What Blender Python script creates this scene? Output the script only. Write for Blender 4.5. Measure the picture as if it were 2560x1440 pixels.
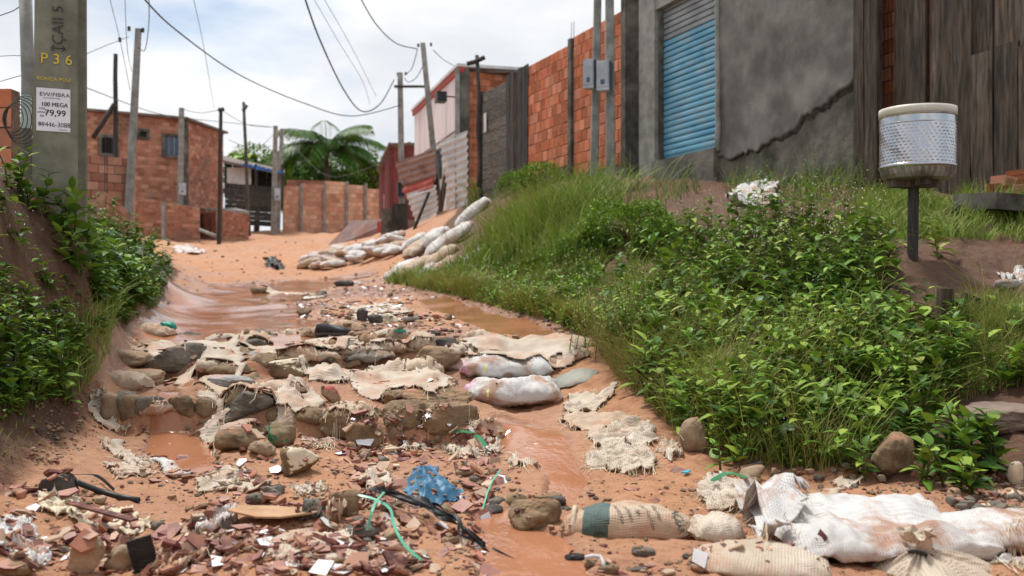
import bpy, math, random
import numpy as np
from mathutils import Vector, Matrix
from mathutils.bvhtree import BVHTree
for _o in list(bpy.data.objects): bpy.data.objects.remove(_o)
SC = bpy.context.scene
COL = SC.collection
random.seed(7); RNG = np.random.default_rng(7)
# ------------------------------------------------------------------ camera, sky, sun, exposure
CZ = 0.9; FPX = 35.0/36.0*2560.0
cam_d = bpy.data.cameras.new('camera'); cam = bpy.data.objects.new('camera', cam_d); COL.objects.link(cam)
cam.location = (0, 0, CZ); cam.rotation_euler = (math.radians(90), 0, 0)
cam_d.lens = 35; cam_d.sensor_width = 36; cam_d.clip_start = 0.05; cam_d.clip_end = 2000
cam_d.dof.use_dof = True; cam_d.dof.focus_distance = 5.2; cam_d.dof.aperture_fstop = 2.8
SC.camera = cam
SUN_EL, SUN_AZ = 68, -40          # azimuth measured from the view direction towards the right
wd = bpy.data.worlds.new('World'); SC.world = wd; wd.use_nodes = True
nt = wd.node_tree; nt.nodes.clear()
def N(t, **k):
    n = nt.nodes.new(t)
    for a, b in k.items(): setattr(n, a, b)
    return n
wo = N('ShaderNodeOutputWorld'); sky = N('ShaderNodeTexSky', sky_type='NISHITA')
sky.sun_disc = False; sky.sun_elevation = math.radians(SUN_EL); sky.sun_rotation = math.radians(SUN_AZ)
b1 = N('ShaderNodeBackground'); b1.inputs['Strength'].default_value = 0.085
tint = N('ShaderNodeMixRGB', blend_type='MIX'); tint.inputs[0].default_value = 0.35; tint.inputs[2].default_value = (4.2, 6.6, 9.8, 1)
nt.links.new(sky.outputs[0], tint.inputs[1]); nt.links.new(tint.outputs[0], b1.inputs['Color'])
b2 = N('ShaderNodeBackground'); b2.inputs['Strength'].default_value = 1.0
tc = N('ShaderNodeTexCoord'); mp = N('ShaderNodeMapping'); mp.inputs['Scale'].default_value = (1.0, 1.0, 2.6); mp.inputs['Location'].default_value = (0.35, 0.1, 0.62)
nt.links.new(tc.outputs['Generated'], mp.inputs['Vector'])
cn = N('ShaderNodeTexNoise'); cn.inputs['Scale'].default_value = 2.3; cn.inputs['Detail'].default_value = 7; cn.inputs['Roughness'].default_value = 0.5; cn.inputs['Distortion'].default_value = 0.35
nt.links.new(mp.outputs[0], cn.inputs['Vector'])
cr = N('ShaderNodeValToRGB'); cr.color_ramp.elements[0].position = 0.35; cr.color_ramp.elements[1].position = 0.50
nt.links.new(cn.outputs['Fac'], cr.inputs[0])
cn2 = N('ShaderNodeTexNoise'); cn2.inputs['Scale'].default_value = 3.1; cn2.inputs['Detail'].default_value = 5
nt.links.new(mp.outputs[0], cn2.inputs['Vector'])
cr2 = N('ShaderNodeValToRGB'); cr2.color_ramp.elements[0].position = 0.35; cr2.color_ramp.elements[0].color = (0.56, 0.59, 0.64, 1)
cr2.color_ramp.elements[1].position = 0.6; cr2.color_ramp.elements[1].color = (0.84, 0.84, 0.84, 1)
nt.links.new(cn2.outputs['Fac'], cr2.inputs[0]); nt.links.new(cr2.outputs[0], b2.inputs['Color'])
mx = N('ShaderNodeMixShader'); nt.links.new(cr.outputs[0], mx.inputs[0]); nt.links.new(b1.outputs[0], mx.inputs[1]); nt.links.new(b2.outputs[0], mx.inputs[2])
nt.links.new(mx.outputs[0], wo.inputs[0])
sd = bpy.data.lights.new('sun', 'SUN'); sd.energy = 3.0; sd.angle = math.radians(12); sd.color = (1, 0.96, 0.9)
so = bpy.data.objects.new('sun', sd); COL.objects.link(so)
_el, _az = math.radians(SUN_EL), math.radians(SUN_AZ)
_v = Vector((math.sin(_az)*math.cos(_el), math.cos(_az)*math.cos(_el), math.sin(_el)))
so.rotation_euler = _v.to_track_quat('Z', 'Y').to_euler(); so.location = (-6, 6, 12)
vs = SC.view_settings; vs.view_transform = 'Standard'; vs.look = 'None'; vs.gamma = 1; vs.exposure = 0.40; vs.use_curve_mapping = False

# ------------------------------------------------------------------ numeric helpers
def W(px, py, d): return Vector((d*(px-1280)/FPX, d, CZ + d*(720-py)/FPX))
def _h(ix, iy, iz, s):
    n = (ix*374761393 + iy*668265263 + iz*1440662683 + s*362437) & 0xffffffff
    n = ((n ^ (n >> 13))*1274126177) & 0xffffffff
    n = n ^ (n >> 16)
    return n/4294967295.0
def vnoise(P, seed=0):
    P = np.asarray(P, float); I = np.floor(P).astype(np.int64); f = P-I; f = f*f*(3-2*f)
    r = 0
    for a in (0, 1):
        wx = f[:, 0] if a else 1-f[:, 0]
        for b in (0, 1):
            wy = f[:, 1] if b else 1-f[:, 1]
            for c in (0, 1):
                wz = f[:, 2] if c else 1-f[:, 2]
                r = r + wx*wy*wz*_h(I[:, 0]+a, I[:, 1]+b, I[:, 2]+c, seed)
    return r*2-1
def fbm(P, oct=4, seed=0, gain=0.5):
    P = np.asarray(P, float); r = np.zeros(len(P)); a = 1.0
    for k in range(oct):
        r += a*vnoise(P*(2.03**k)+k*17.3, seed+k); a *= gain
    return r
def n2(x, y, s, oct=3, seed=0): return fbm(np.stack([np.asarray(x)*s, np.asarray(y)*s, np.zeros(len(x))+seed*3.7], 1), oct, seed)
def sstep(a, b, x): t = np.clip((x-a)/(b-a), 0, 1); return t*t*(3-2*t)
def polydist(x, y, pts):
    """distance to a polyline; pts rows (x, y, ...); returns distance and linearly interpolated extra columns"""
    best = np.full(len(x), 1e9); ext = np.zeros((len(x), max(1, len(pts[0])-2)))
    for p, q in zip(pts[:-1], pts[1:]):
        p = np.array(p, float); q = np.array(q, float); dx, dy = q[0]-p[0], q[1]-p[1]
        t = np.clip(((x-p[0])*dx+(y-p[1])*dy)/(dx*dx+dy*dy+1e-9), 0, 1)
        d = np.hypot(x-p[0]-t*dx, y-p[1]-t*dy); m = d < best; best[m] = d[m]
        if len(p) > 2: ext[m] = p[2:]+(q[2:]-p[2:])*t[m, None]
    return best, ext
def inpoly(x, y, poly):
    x = np.asarray(x); y = np.asarray(y); c = np.zeros(len(x), bool); n = len(poly)
    for i in range(n):
        x0, y0 = poly[i]; x1, y1 = poly[(i+1) % n]
        m = ((y0 > y) != (y1 > y)) & (x < (x1-x0)*(y-y0)/((y1-y0) if y1 != y0 else 1e-9)+x0); c ^= m
    return c

# ------------------------------------------------------------------ mesh and object helpers
def fastmesh(name, V, F, smooth=True, mats=(), mi=None, uv=None, attrs=None):
    me = bpy.data.meshes.new(name); V = np.asarray(V, np.float32)
    if isinstance(F, np.ndarray):
        k = F.shape[1]; flat = F.ravel().astype(np.int32); starts = np.arange(0, len(flat), k, dtype=np.int32)
        tot = np.full(len(F), k, np.int32)
    else:
        tot = np.array([len(f) for f in F], np.int32); flat = np.array([i for f in F for i in f], np.int32)
        starts = np.concatenate([[0], np.cumsum(tot)[:-1]]).astype(np.int32) if len(tot) else np.zeros(0, np.int32)
    me.vertices.add(len(V)); me.vertices.foreach_set('co', V.ravel())
    me.loops.add(len(flat)); me.loops.foreach_set('vertex_index', flat)
    me.polygons.add(len(starts)); me.polygons.foreach_set('loop_start', starts)
    me.polygons.foreach_set('loop_total', tot)
    me.polygons.foreach_set('use_smooth', np.full(len(starts), smooth, bool))
    for m in mats: me.materials.append(m)
    if mi is not None: me.polygons.foreach_set('material_index', np.asarray(mi, np.int32))
    if uv is not None:
        l = me.uv_layers.new(name='UVMap'); l.data.foreach_set('uv', np.asarray(uv, np.float32)[flat].ravel())
    for k_, a in (attrs or {}).items():
        at = me.attributes.new(k_, 'FLOAT', 'POINT'); at.data.foreach_set('value', np.asarray(a, np.float32))
    me.update(calc_edges=True); me.validate()
    return me
def link(name, me, parent=None, label=None, cat=None, group=None, kind=None, loc=None):
    o = bpy.data.objects.new(name, me); COL.objects.link(o)
    if parent is not None: o.parent = parent
    if loc is not None: o.location = loc
    if label: o['label'] = label
    if cat: o['category'] = cat
    if group: o['group'] = group
    if kind: o['kind'] = kind
    return o
def thing(name, label, cat, group=None, loc=(0, 0, 0), rz=0):
    o = link(name, None, None, label, cat, group, None, loc); o.rotation_euler = (0, 0, rz); o.empty_display_size = 0.1; return o
class MB:
    def __init__(s): s.v = []; s.f = []; s.m = []
    def add(s, vs_, fs, m=0):
        n = len(s.v); s.v += [tuple(v) for v in vs_]; s.f += [tuple(i+n for i in f) for f in fs]; s.m += [m]*len(fs); return s
    def box(s, c, d, R=None, m=0, taper=1.0):
        vs_ = []
        for z in (-.5, .5):
            k = taper if z > 0 else 1
            for x, y in ((-.5, -.5), (.5, -.5), (.5, .5), (-.5, .5)):
                p = Vector((x*d[0]*k, y*d[1]*k, z*d[2]))
                if R is not None: p = R @ p
                vs_.append(p+Vector(c))
        return s.add(vs_, [(3, 2, 1, 0), (4, 5, 6, 7), (0, 1, 5, 4), (1, 2, 6, 5), (2, 3, 7, 6), (3, 0, 4, 7)], m)
    def tube(s, pts, r, n=8, m=0, cap=True):
        pts = [Vector(p) for p in pts]; rs = r if hasattr(r, '__len__') else [r]*len(pts); vs_ = []
        u = None
        for i, p in enumerate(pts):
            t = (pts[min(i+1, len(pts)-1)]-pts[max(i-1, 0)]).normalized()
            if u is None: u = t.cross(Vector((0.13, 0.2, 1)) if abs(t.z) < .9 else Vector((1, .1, 0))).normalized()
            u = (u-t*u.dot(t)).normalized(); w = t.cross(u)
            for k in range(n):
                a = 2*math.pi*k/n; vs_.append(p+(u*math.cos(a)+w*math.sin(a))*rs[i])
        fs = [(i*n+k, i*n+(k+1) % n, (i+1)*n+(k+1) % n, (i+1)*n+k) for i in range(len(pts)-1) for k in range(n)]
        if cap: fs += [tuple(range(n-1, -1, -1)), tuple((len(pts)-1)*n+k for k in range(n))]
        return s.add(vs_, fs, m)
    def lathe(s, prof, c=(0, 0, 0), n=48, m=0):
        vs_ = [(c[0]+r*math.cos(2*math.pi*k/n), c[1]+r*math.sin(2*math.pi*k/n), c[2]+z) for r, z in prof for k in range(n)]
        return s.add(vs_, [(i*n+k, i*n+(k+1) % n, (i+1)*n+(k+1) % n, (i+1)*n+k) for i in range(len(prof)-1) for k in range(n)], m)
    def mesh(s, name, mats, smooth=False):
        return fastmesh(name, np.array(s.v, float).reshape(-1, 3), s.f, smooth, mats if isinstance(mats, (list, tuple)) else [mats], s.m)
    def build(s, name, mats, parent=None, smooth=False, **k): return link(name, s.mesh(name, mats, smooth), parent, **k)

# ------------------------------------------------------------------ materials
MATS = {}
def new_mat(name):
    m = bpy.data.materials.new(name); m.use_nodes = True; t = m.node_tree; t.nodes.clear()
    o = t.nodes.new('ShaderNodeOutputMaterial'); p = t.nodes.new('ShaderNodeBsdfPrincipled'); t.links.new(p.outputs[0], o.inputs[0])
    MATS[name] = m; return m, t, p, o
def nd(t, ty, ins=None, **k):
    n = t.nodes.new(ty)
    for a, b in k.items(): setattr(n, a, b)
    for a, b in (ins or {}).items():
        if hasattr(b, 'is_linked') or isinstance(b, bpy.types.NodeSocket): t.links.new(b, n.inputs[a])
        else: n.inputs[a].default_value = b
    return n
def ramp(t, fac, stops):
    n = t.nodes.new('ShaderNodeValToRGB'); e = n.color_ramp.elements
    while len(e) < len(stops): e.new(0.5)
    for el, (p, c) in zip(e, stops):
        el.position = p; el.color = (c[0], c[1], c[2], 1) if hasattr(c, '__len__') else (c, c, c, 1)
    t.links.new(fac, n.inputs[0]); return n.outputs[0]
def noise(t, vec, scale, detail=5, rough=0.55, dist=0.0):
    n = nd(t, 'ShaderNodeTexNoise', {'Scale': scale, 'Detail': detail, 'Roughness': rough, 'Distortion': dist}); t.links.new(vec, n.inputs['Vector']); return n.outputs['Fac']
def mixc(t, f, a, b, mode='MIX'):
    n = t.nodes.new('ShaderNodeMixRGB'); n.blend_type = mode
    for i, v in enumerate((f, a, b)):
        if isinstance(v, bpy.types.NodeSocket): t.links.new(v, n.inputs[i])
        elif hasattr(v, '__len__'): n.inputs[i].default_value = (v[0], v[1], v[2], 1)
        else: n.inputs[i].default_value = v if i == 0 else (v, v, v, 1)
    return n.outputs[0]
def mth(t, op, a, b=0.0):
    n = t.nodes.new('ShaderNodeMath'); n.operation = op
    for i, v in enumerate((a, b)):
        if isinstance(v, bpy.types.NodeSocket): t.links.new(v, n.inputs[i])
        else: n.inputs[i].default_value = v
    return n.outputs[0]
def pos(t, space='world', stretch=None):
    o = t.nodes.new('ShaderNodeNewGeometry').outputs['Position'] if space == 'world' else t.nodes.new('ShaderNodeTexCoord').outputs['Object' if space == 'obj' else 'UV']
    if stretch:
        n = nd(t, 'ShaderNodeMapping'); n.inputs['Scale'].default_value = stretch; t.links.new(o, n.inputs['Vector']); o = n.outputs[0]
    return o
def bump(t, p, h, strength, dist):
    b = nd(t, 'ShaderNodeBump', {'Strength': strength, 'Distance': dist}); t.links.new(h, b.inputs['Height']); t.links.new(b.outputs[0], p.inputs['Normal']); return b
SAND = (0.50, 0.25, 0.14)
def mat(name, c1, c2, scale=8, rough=0.8, bmp=0.4, bdist=0.01, c3=None, dirt=None, dirt_lo=0.5, dirt_hi=0.65, dirt_scale=3.0, up=False,
        space='world', stretch=None, metal=0.0, objrand=0.0, alt=None, spec=0.35, detail=6, fine=None):
    m, t, p, o = new_mat(name); v = pos(t, space, stretch)
    f = noise(t, v, scale, detail, 0.6)
    col = ramp(t, f, [(0.36, c1), (0.64, c2)] if c3 is None else [(0.33, c1), (0.5, c2), (0.66, c3)])
    if objrand:
        oi = t.nodes.new('ShaderNodeObjectInfo').outputs['Random']; ri = t.nodes.new('ShaderNodeNewGeometry').outputs['Random Per Island']
        r = mth(t, 'FRACT', mth(t, 'ADD', oi, ri))
        if alt is not None: col = mixc(t, ramp(t, mth(t, 'FRACT', mth(t, 'MULTIPLY', r, 7.31)), [(.45, 0.), (.95, 1.)]), col, alt)
        k = mth(t, 'ADD', mth(t, 'MULTIPLY', r, 2*objrand), 1-objrand)
        n = t.nodes.new('ShaderNodeVectorMath'); n.operation = 'SCALE'; t.links.new(col, n.inputs[0]); t.links.new(k, n.inputs['Scale']); col = n.outputs[0]
    if dirt is not None:
        g = noise(t, v, dirt_scale, 6, 0.65)
        if up:
            nz = nd(t, 'ShaderNodeSeparateXYZ'); t.links.new(t.nodes.new('ShaderNodeNewGeometry').outputs['Normal'], nz.inputs[0])
            g = mth(t, 'ADD', g, mth(t, 'MULTIPLY', mth(t, 'SUBTRACT', nz.outputs[2], 0.5), 0.25))
        col = mixc(t, ramp(t, g, [(dirt_lo, 0.0), (dirt_hi, 1.0)]), col, dirt)
    t.links.new(col, p.inputs['Base Color']); p.inputs['Roughness'].default_value = rough; p.inputs['Metallic'].default_value = metal
    p.inputs['Specular IOR Level'].default_value = spec
    if bmp:
        h = noise(t, v, fine or scale*5, 5, 0.65); h = mth(t, 'ADD', h, mth(t, 'MULTIPLY', f, 1.2)); bump(t, p, h, bmp, bdist)
    return m
def leafmat(name, c1, c2, rough=0.38, trans=0.2, scale=6):
    m, t, p, o = new_mat(name); v = pos(t)
    ri = t.nodes.new('ShaderNodeNewGeometry').outputs['Random Per Island']; oi = t.nodes.new('ShaderNodeObjectInfo').outputs['Random']
    r = mth(t, 'FRACT', mth(t, 'ADD', ri, oi)); f = mth(t, 'ADD', mth(t, 'MULTIPLY', r, 0.65), mth(t, 'MULTIPLY', noise(t, v, scale, 3), 0.5))
    col = ramp(t, f, [(0.15, c1), (0.8, c2)])
    t.links.new(col, p.inputs['Base Color']); p.inputs['Roughness'].default_value = rough+.12; p.inputs['Specular IOR Level'].default_value = 0.28
    tr = nd(t, 'ShaderNodeBsdfTranslucent'); t.links.new(mixc(t, 0.5, col, (0.20, 0.28, 0.03)), tr.inputs[0])
    mxs = nd(t, 'ShaderNodeMixShader'); mxs.inputs[0].default_value = trans
    t.links.new(p.outputs[0], mxs.inputs[1]); t.links.new(tr.outputs[0], mxs.inputs[2]); t.links.new(mxs.outputs[0], o.inputs[0]); return m
# ------------------------------------------------------------------ terrain
CP = [  # (px, py, depth) readings of the ground
 (0,1440,2.95),(640,1440,2.9),(1280,1440,2.9),(1920,1440,2.95),(2560,1440,2.95),
 (0,1330,3.4),(640,1330,3.42),(1280,1335,3.42),(1920,1330,3.4),(2560,1320,3.5),
 (100,1240,3.85),(640,1240,3.95),(1280,1240,3.9),(1800,1240,3.9),(2300,1250,3.8),
 (200,1150,4.45),(640,1150,4.55),(1000,1150,4.6),(1300,1150,4.45),(1420,1150,4.45),(1700,1150,4.5),
 (250,1090,4.95),(500,1090,5.0),(900,1085,5.1),(1150,1085,5.1),(1350,1095,4.85),(1550,1085,4.95),
 (300,1055,5.28),(500,1055,5.28),(680,1055,5.28),(900,1055,5.38),(1100,1055,5.4),(1300,1055,5.15),
 (260,985,5.45),(400,985,5.44),(500,985,5.44),(680,985,5.44),(900,1000,5.65),(1100,990,5.75),(1250,1040,5.45),
 (280,940,6.0),(480,940,6.0),(700,940,6.0),(900,945,6.1),(1080,945,6.1),(1280,1040,5.9),(1280,1000,6.25),(1290,930,6.75),
 (600,905,6.5),(800,905,6.55),(1000,905,6.6),(1150,890,6.8),
 (300,872,6.85),(470,870,6.95),(650,870,7.0),(850,870,7.1),(1050,868,7.1),(1250,862,7.2),
 (300,845,7.4),(600,845,7.5),(900,845,7.6),(1200,845,7.6),(1400,850,7.3),
 (420,800,8.9),(700,800,9.0),(1000,798,9.2),(1250,800,9.0),
 (420,760,11.3),(700,760,11.5),(1000,760,11.5),(1150,760,11.3),
 (430,730,14.2),(700,730,14.5),(950,728,14.5),
 (450,700,18),(600,698,18.5),(750,700,19),(900,700,18.5),
 (420,670,22),(560,668,23.5),(700,672,23.5),(800,672,23.5),(900,668,22.5),
 (420,640,28),(560,635,28),(700,642,28),(800,640,28.5),
 (420,612,33),(600,608,35),(760,608,36),(880,606,34),
 (560,590,40),(680,590,42),(800,588,44),(830,575,47),(900,576,46),
 (1440,1035,5.6),(1440,900,6.8),(1420,860,7.3),
 (1560,975,6.0),(1650,1090,5.05),(1800,1170,4.5),(2000,1190,4.35),(2200,1205,4.25),(2400,1195,4.3),(2560,1200,4.25),
 (1480,830,7.6),(1400,795,8.6),(1300,772,9.6),(1200,748,11.2),(1100,728,13.2),(1000,708,16),
 (1700,860,6.5),(1700,760,8),(1700,640,9.5),(1720,545,11),(1720,470,14),(1660,440,15.6),
 (1500,800,8.3),(1500,690,10),(1500,600,12),(1500,520,14.5),(1515,458,16.2),
 (1300,700,11.5),(1300,620,14),(1300,540,17),(1320,445,20.5),
 (1150,685,15),(1150,610,18),(1150,540,22),(1150,505,27),
 (1050,692,17),(1060,640,19),(1050,570,25),(1000,600,29),(960,580,33),
 (2000,1000,5.3),(2000,860,6.3),(2000,700,7.8),(2000,600,8.8),(2000,520,10.5),(2000,470,12),
 (2280,640,7),(2280,760,6.3),(2280,900,5.6),(2280,1050,4.9),(2280,560,8.3),(2250,490,10.6),
 (2500,990,5.1),(2500,880,5.6),(2500,720,6.8),(2500,600,8),(2500,510,9.6),
 (0,1210,4.0),(130,1090,4.7),(235,985,5.45),(245,900,6.3),(295,825,7.9),(385,762,10.3),
 (0,1000,4.4),(0,800,4.8),(0,600,5.1),(0,480,5.4),(100,900,5.2),(120,700,5.6),(140,540,6.1),(60,450,6.3),
 (200,560,6.6),(215,585,6.1),(232,690,6.2),(236,800,6.3),(242,870,6.35),(250,650,7.5),(300,720,8.8),(350,610,12),(390,690,13),(300,590,16),(300,565,20),(230,500,20),(400,602,30)]
CR = [(-.55,2.0,-.87),(0,2.0,-.87),(.55,2.0,-.87),(-.7,1.0,-.85),(0,1.0,-.87),(.7,1.0,-.85),(-.62,3,-.6),(-.75,4,.3),(-.8,6,.8),(-.8,12,1.0),(-.8,25,1.8),(-.8,45,2.6),
 (.7,3,-.8),(.7,4.2,-.5),(.8,6,.3),(.8,9,.95),(.8,16,1.6),(.6,25,2.3),(.5,45,3.0),(-.5,70,4),(0,70,3.2),(.5,70,4),(-.8,300,7),(0,300,7),(.8,300,7)]
def warp(x, y):
    y = np.maximum(np.asarray(y, float), .35); return np.asarray(x)/y, np.log(y)*0.55
_cw = np.array([(d*(a-1280)/FPX, d, d*(720-b)/FPX) for a, b, d in CP]+[(a*d, d, z) for a, d, z in CR])
_ca, _cb = warp(_cw[:, 0], _cw[:, 1]); _ncp = len(_cw)
_K = np.hypot(_ca[:, None]-_ca[None], _cb[:, None]-_cb[None])
_A = np.zeros((_ncp+1, _ncp+1)); _A[:_ncp, :_ncp] = _K - np.eye(_ncp)*0.0004; _A[:_ncp, _ncp] = 1; _A[_ncp, :_ncp] = 1
_S = np.linalg.solve(_A, np.concatenate([_cw[:, 2], [0]]))
def T0(x, y):
    x = np.atleast_1d(np.asarray(x, float)); y = np.atleast_1d(np.asarray(y, float)); r = np.empty(len(x))
    for i in range(0, len(x), 20000):
        a, b = warp(x[i:i+20000], y[i:i+20000]); r[i:i+20000] = np.hypot(a[:, None]-_ca[None], b[:, None]-_cb[None]) @ _S[:_ncp] + _S[_ncp]
    return r+CZ
_DS = np.geomspace(1.5, 90, 700)
def hit0(px, py):
    x = _DS*(px-1280)/FPX; z = CZ+_DS*(720-py)/FPX; m = np.nonzero(z <= T0(x, _DS))[0]; d = _DS[m[0]] if len(m) else 60.0
    return d*(px-1280)/FPX, d
def pl(pts):  # px polyline with width in px -> world with width in metres
    r = []
    for a, b, w in pts:
        x, y = hit0(a, b); r.append((x, y, w*y/FPX))
    return r
CHAN = [pl([(905,690,40),(800,700,80),(680,722,150),(580,750,190),(560,800,230),(600,838,260),(620,866,140),(590,925,110),(470,965,90),(420,990,30),(410,1050,40),(440,1085,80),(480,1130,60),(500,1180,50)]),
        pl([(1080,745,35),(1150,775,55),(1240,805,70),(1330,830,70),(1430,848,45)]),
        pl([(1290,1050,70),(1330,1090,85),(1370,1140,75),(1420,1200,50),(1400,1250,45),(1240,1300,75),(1300,1350,115),(1330,1400,125),(1360,1445,120),(1380,1520,120)])]
LB = [hit0(a, b) for a, b in ((0,1240),(110,1180),(205,1110),(245,1000),(245,905),(290,830),(385,762),(430,715),(440,690))]
RB = [hit0(a, b) for a, b in ((2900,1260),(2560,1245),(2200,1232),(2000,1214),(1800,1188),(1650,1100),(1560,985),(1480,905),(1470,840),(1400,800),(1300,775),(1200,750),(1100,728),(1000,706),(960,690))]
def bank(x, y):
    """0 in the bed, 1 on the banks"""
    dl, _ = polydist(x, y, LB); dr, _ = polydist(x, y, RB)
    polyL = [(-60, 0)]+[tuple(p) for p in LB]+[(-6.3, 19), (-60, 40)]; polyR = [(60, 0)]+[tuple(p) for p in RB]+[(-1.5, 22), (0, 40), (60, 40)]
    sl = np.where(inpoly(x, y, polyL), dl, -dl); sr = np.where(inpoly(x, y, polyR), dr, -dr)
    return sl, sr
def channel(x, y):
    c = np.zeros(len(x))
    for ch in CHAN:
        d, e = polydist(x, y, ch); w = np.maximum(e[:, 0], .02)
        c = np.maximum(c, 1-sstep(.45, 1.25, d/w*(1+.35*n2(x, y, 2.2, 2, 5))))
    return c
LEDGE = [([hit0(a, b) for a, b in ((215,985),(260,1040),(430,1052),(690,1058),(770,1072),(960,1088),(1190,1098),(1260,1075))], .105), ([hit0(a, b) for a, b in ((245,900),(370,932),(560,932),(700,925),(850,905),(1000,895),(1140,905))], .09)]
def T(x, y, parts=False):
    x = np.atleast_1d(np.asarray(x, float)); y = np.atleast_1d(np.asarray(y, float))
    z0 = T0(x, y); sl, sr = bank(x, y); bk = np.maximum(sstep(-.03, .10, sl), sstep(-.05, .30, sr)); c = channel(x, y)
    near = np.exp(-np.maximum(y-9, 0)/14)
    for ln_, am in LEDGE:
        lx = np.array([p[0] for p in ln_]); ly = np.array([p[1] for p in ln_]); s_ = y-np.interp(x, lx, ly)+.05*n2(x, y, 3.5, 2, 31); win = sstep(lx[0]-.1, lx[0]+.1, x)*(1-sstep(lx[-1]-.1, lx[-1]+.1, x)); z0 = z0+am*(sstep(-.03, .06, s_)-.5)*np.exp(-(s_/.42)**2)*win
    z = z0 + n2(x, y, 1.1, 3, 1)*(.02+.045*bk) + n2(x, y, 5.5, 3, 2)*(.010+.034*bk)*near + n2(x, y, 22, 3, 3)*(.0075+.010*bk)*near
    z += (1-bk)*near*.020*np.abs(n2(x*0.55, y, 6.5, 2, 8))          # little flow ridges in the sand
    far = sstep(20, 30, y)*(1-sstep(45, 60, y)); z += far*.16*np.abs(n2(x, y, .55, 3, 9)) + sstep(10, 16, y)*(1-bk)*.035*n2(x, y, 2.6, 3, 14)
    z -= c*(.045+.02*near)*(1-bk)
    return (z, z0, bk, c, sl, sr) if parts else z
_a = np.concatenate([np.linspace(-1.5, -.62, 22)[:-1], np.linspace(-.62, .62, 400), np.linspace(.62, 1.5, 22)[1:]])
_d = np.concatenate([np.geomspace(.6, 2.4, 20)[:-1], np.geomspace(2.4, 9, 430)[:-1], np.geomspace(9, 60, 210)[:-1], np.geomspace(60, 900, 25)])
GX = (_a[None, :]*(_d[:, None]+.3)).ravel(); GY = np.repeat(_d, len(_a))
GZ, GZ0, GBK, GC, GSL, GSR = T(GX, GY, True)
nc, nr = len(_a), len(_d); _i = (np.arange(nr-1)[:, None]*nc+np.arange(nc-1)[None]).ravel()
GF = np.stack([_i, _i+1, _i+nc+1, _i+nc], 1)
# soil masks
_wet = np.clip(GC*1.3+(.25+.75*sstep(5.2, 6.5, GY)*(1-sstep(17, 22, GY)))*sstep(-.35, .35, n2(GX, GY*.6, 1.3, 4, 12))*(1-GBK), 0, 1)
_path = np.zeros(len(GX))
for a, b, r in ((2350,650,1.1),(2500,690,.8),(1760,545,1.6),(1900,560,1.0),(1250,540,1.6),(1480,440,2.5)):
    hx, hy = hit0(a, b); _path = np.maximum(_path, 1-sstep(.5, 1.2, np.hypot(GX-hx, (GY-hy)*.7)/r))
m, t, p, o = new_mat('ground_soil'); v = pos(t)
wet = nd(t, 'ShaderNodeAttribute', attribute_name='wet').outputs['Fac']; bkn = nd(t, 'ShaderNodeAttribute', attribute_name='bank').outputs['Fac']; pth = nd(t, 'ShaderNodeAttribute', attribute_name='path').outputs['Fac']
f1 = noise(t, v, 1.6, 7, .68); f2 = noise(t, v, 9, 7, .72); f3 = noise(t, v, 90, 4, .7)
sandc = mixc(t, f1, (0.46, 0.20, 0.09), (0.64, 0.35, 0.195)); sandc = mixc(t, ramp(t, f2, [(.48, 0.), (.66, .75)]), sandc, (0.33, 0.13, 0.062))
wetc = mixc(t, f2, (0.33, 0.15, 0.085), (0.54, 0.325, 0.235))
sandc = mixc(t, wet, sandc, wetc)
earth = mixc(t, f2, (0.05, 0.026, 0.014), (0.17, 0.085, 0.048)); earth = mixc(t, ramp(t, f1, [(.45, 0.), (.7, .7)]), earth, (0.20, 0.085, 0.04))
pathc = mixc(t, f2, (0.10, 0.052, 0.032), (0.20, 0.105, 0.066))
col = mixc(t, bkn, sandc, mixc(t, pth, earth, pathc)); col = mixc(t, ramp(t, f3, [(.62, 0.), (.75, .55)]), col, (0.12, 0.055, 0.03))
t.links.new(col, p.inputs['Base Color'])
rg = mth(t, 'SUBTRACT', .78, mth(t, 'MULTIPLY', wet, mth(t, 'ADD', .46, mth(t, 'MULTIPLY', f1, .30)))); t.links.new(rg, p.inputs['Roughness']); p.inputs['Specular IOR Level'].default_value = .4
f4 = noise(t, pos(t, 'world', (1, 2.2, 1)), 28, 5, .7); bump(t, p, mth(t, 'ADD', mth(t, 'ADD', f2, f4), mth(t, 'MULTIPLY', f3, .5)), .8, .03)
gme = fastmesh('ground', np.stack([GX, GY, GZ], 1), GF, True, [m], attrs={'wet': _wet, 'bank': GBK, 'path': _path})
link('ground', gme, kind='structure')
_near = GY.reshape(nr, nc)[:-1, :-1].ravel() < 75
BV = [BVHTree.FromPolygons([tuple(v) for v in np.stack([GX, GY, GZ], 1).tolist()], GF[_near].tolist())]
BOX = [None]
CAMV = Vector((0, 0, CZ))
def hit(px, py, all_=False):
    dr = (W(px, py, 1.0)-CAMV).normalized(); best = None
    for b in (BV if all_ else BV[:1]):
        h = b.ray_cast(CAMV, dr, 200)
        if h[0] is not None and (best is None or h[3] < best[3]): best = h
    if best is None: return W(px, py, 40)
    return best[0]
def surf(x, y, top=4.0, all_=True):
    """height and normal of the topmost surface under (x, y)"""
    best = None; n = Vector((0, 0, 1))
    for b, bb in zip(BV, BOX) if all_ else ((BV[0], None),):
        if bb is not None and not (bb[0] < x < bb[1] and bb[2] < y < bb[3]): continue
        h = b.ray_cast(Vector((x, y, top)), Vector((0, 0, -1)), 20)
        if h[0] is not None and (best is None or h[0].z > best): best = h[0].z; n = h[1]
    return (best if best is not None else float(T(x, y)[0])), n
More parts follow.
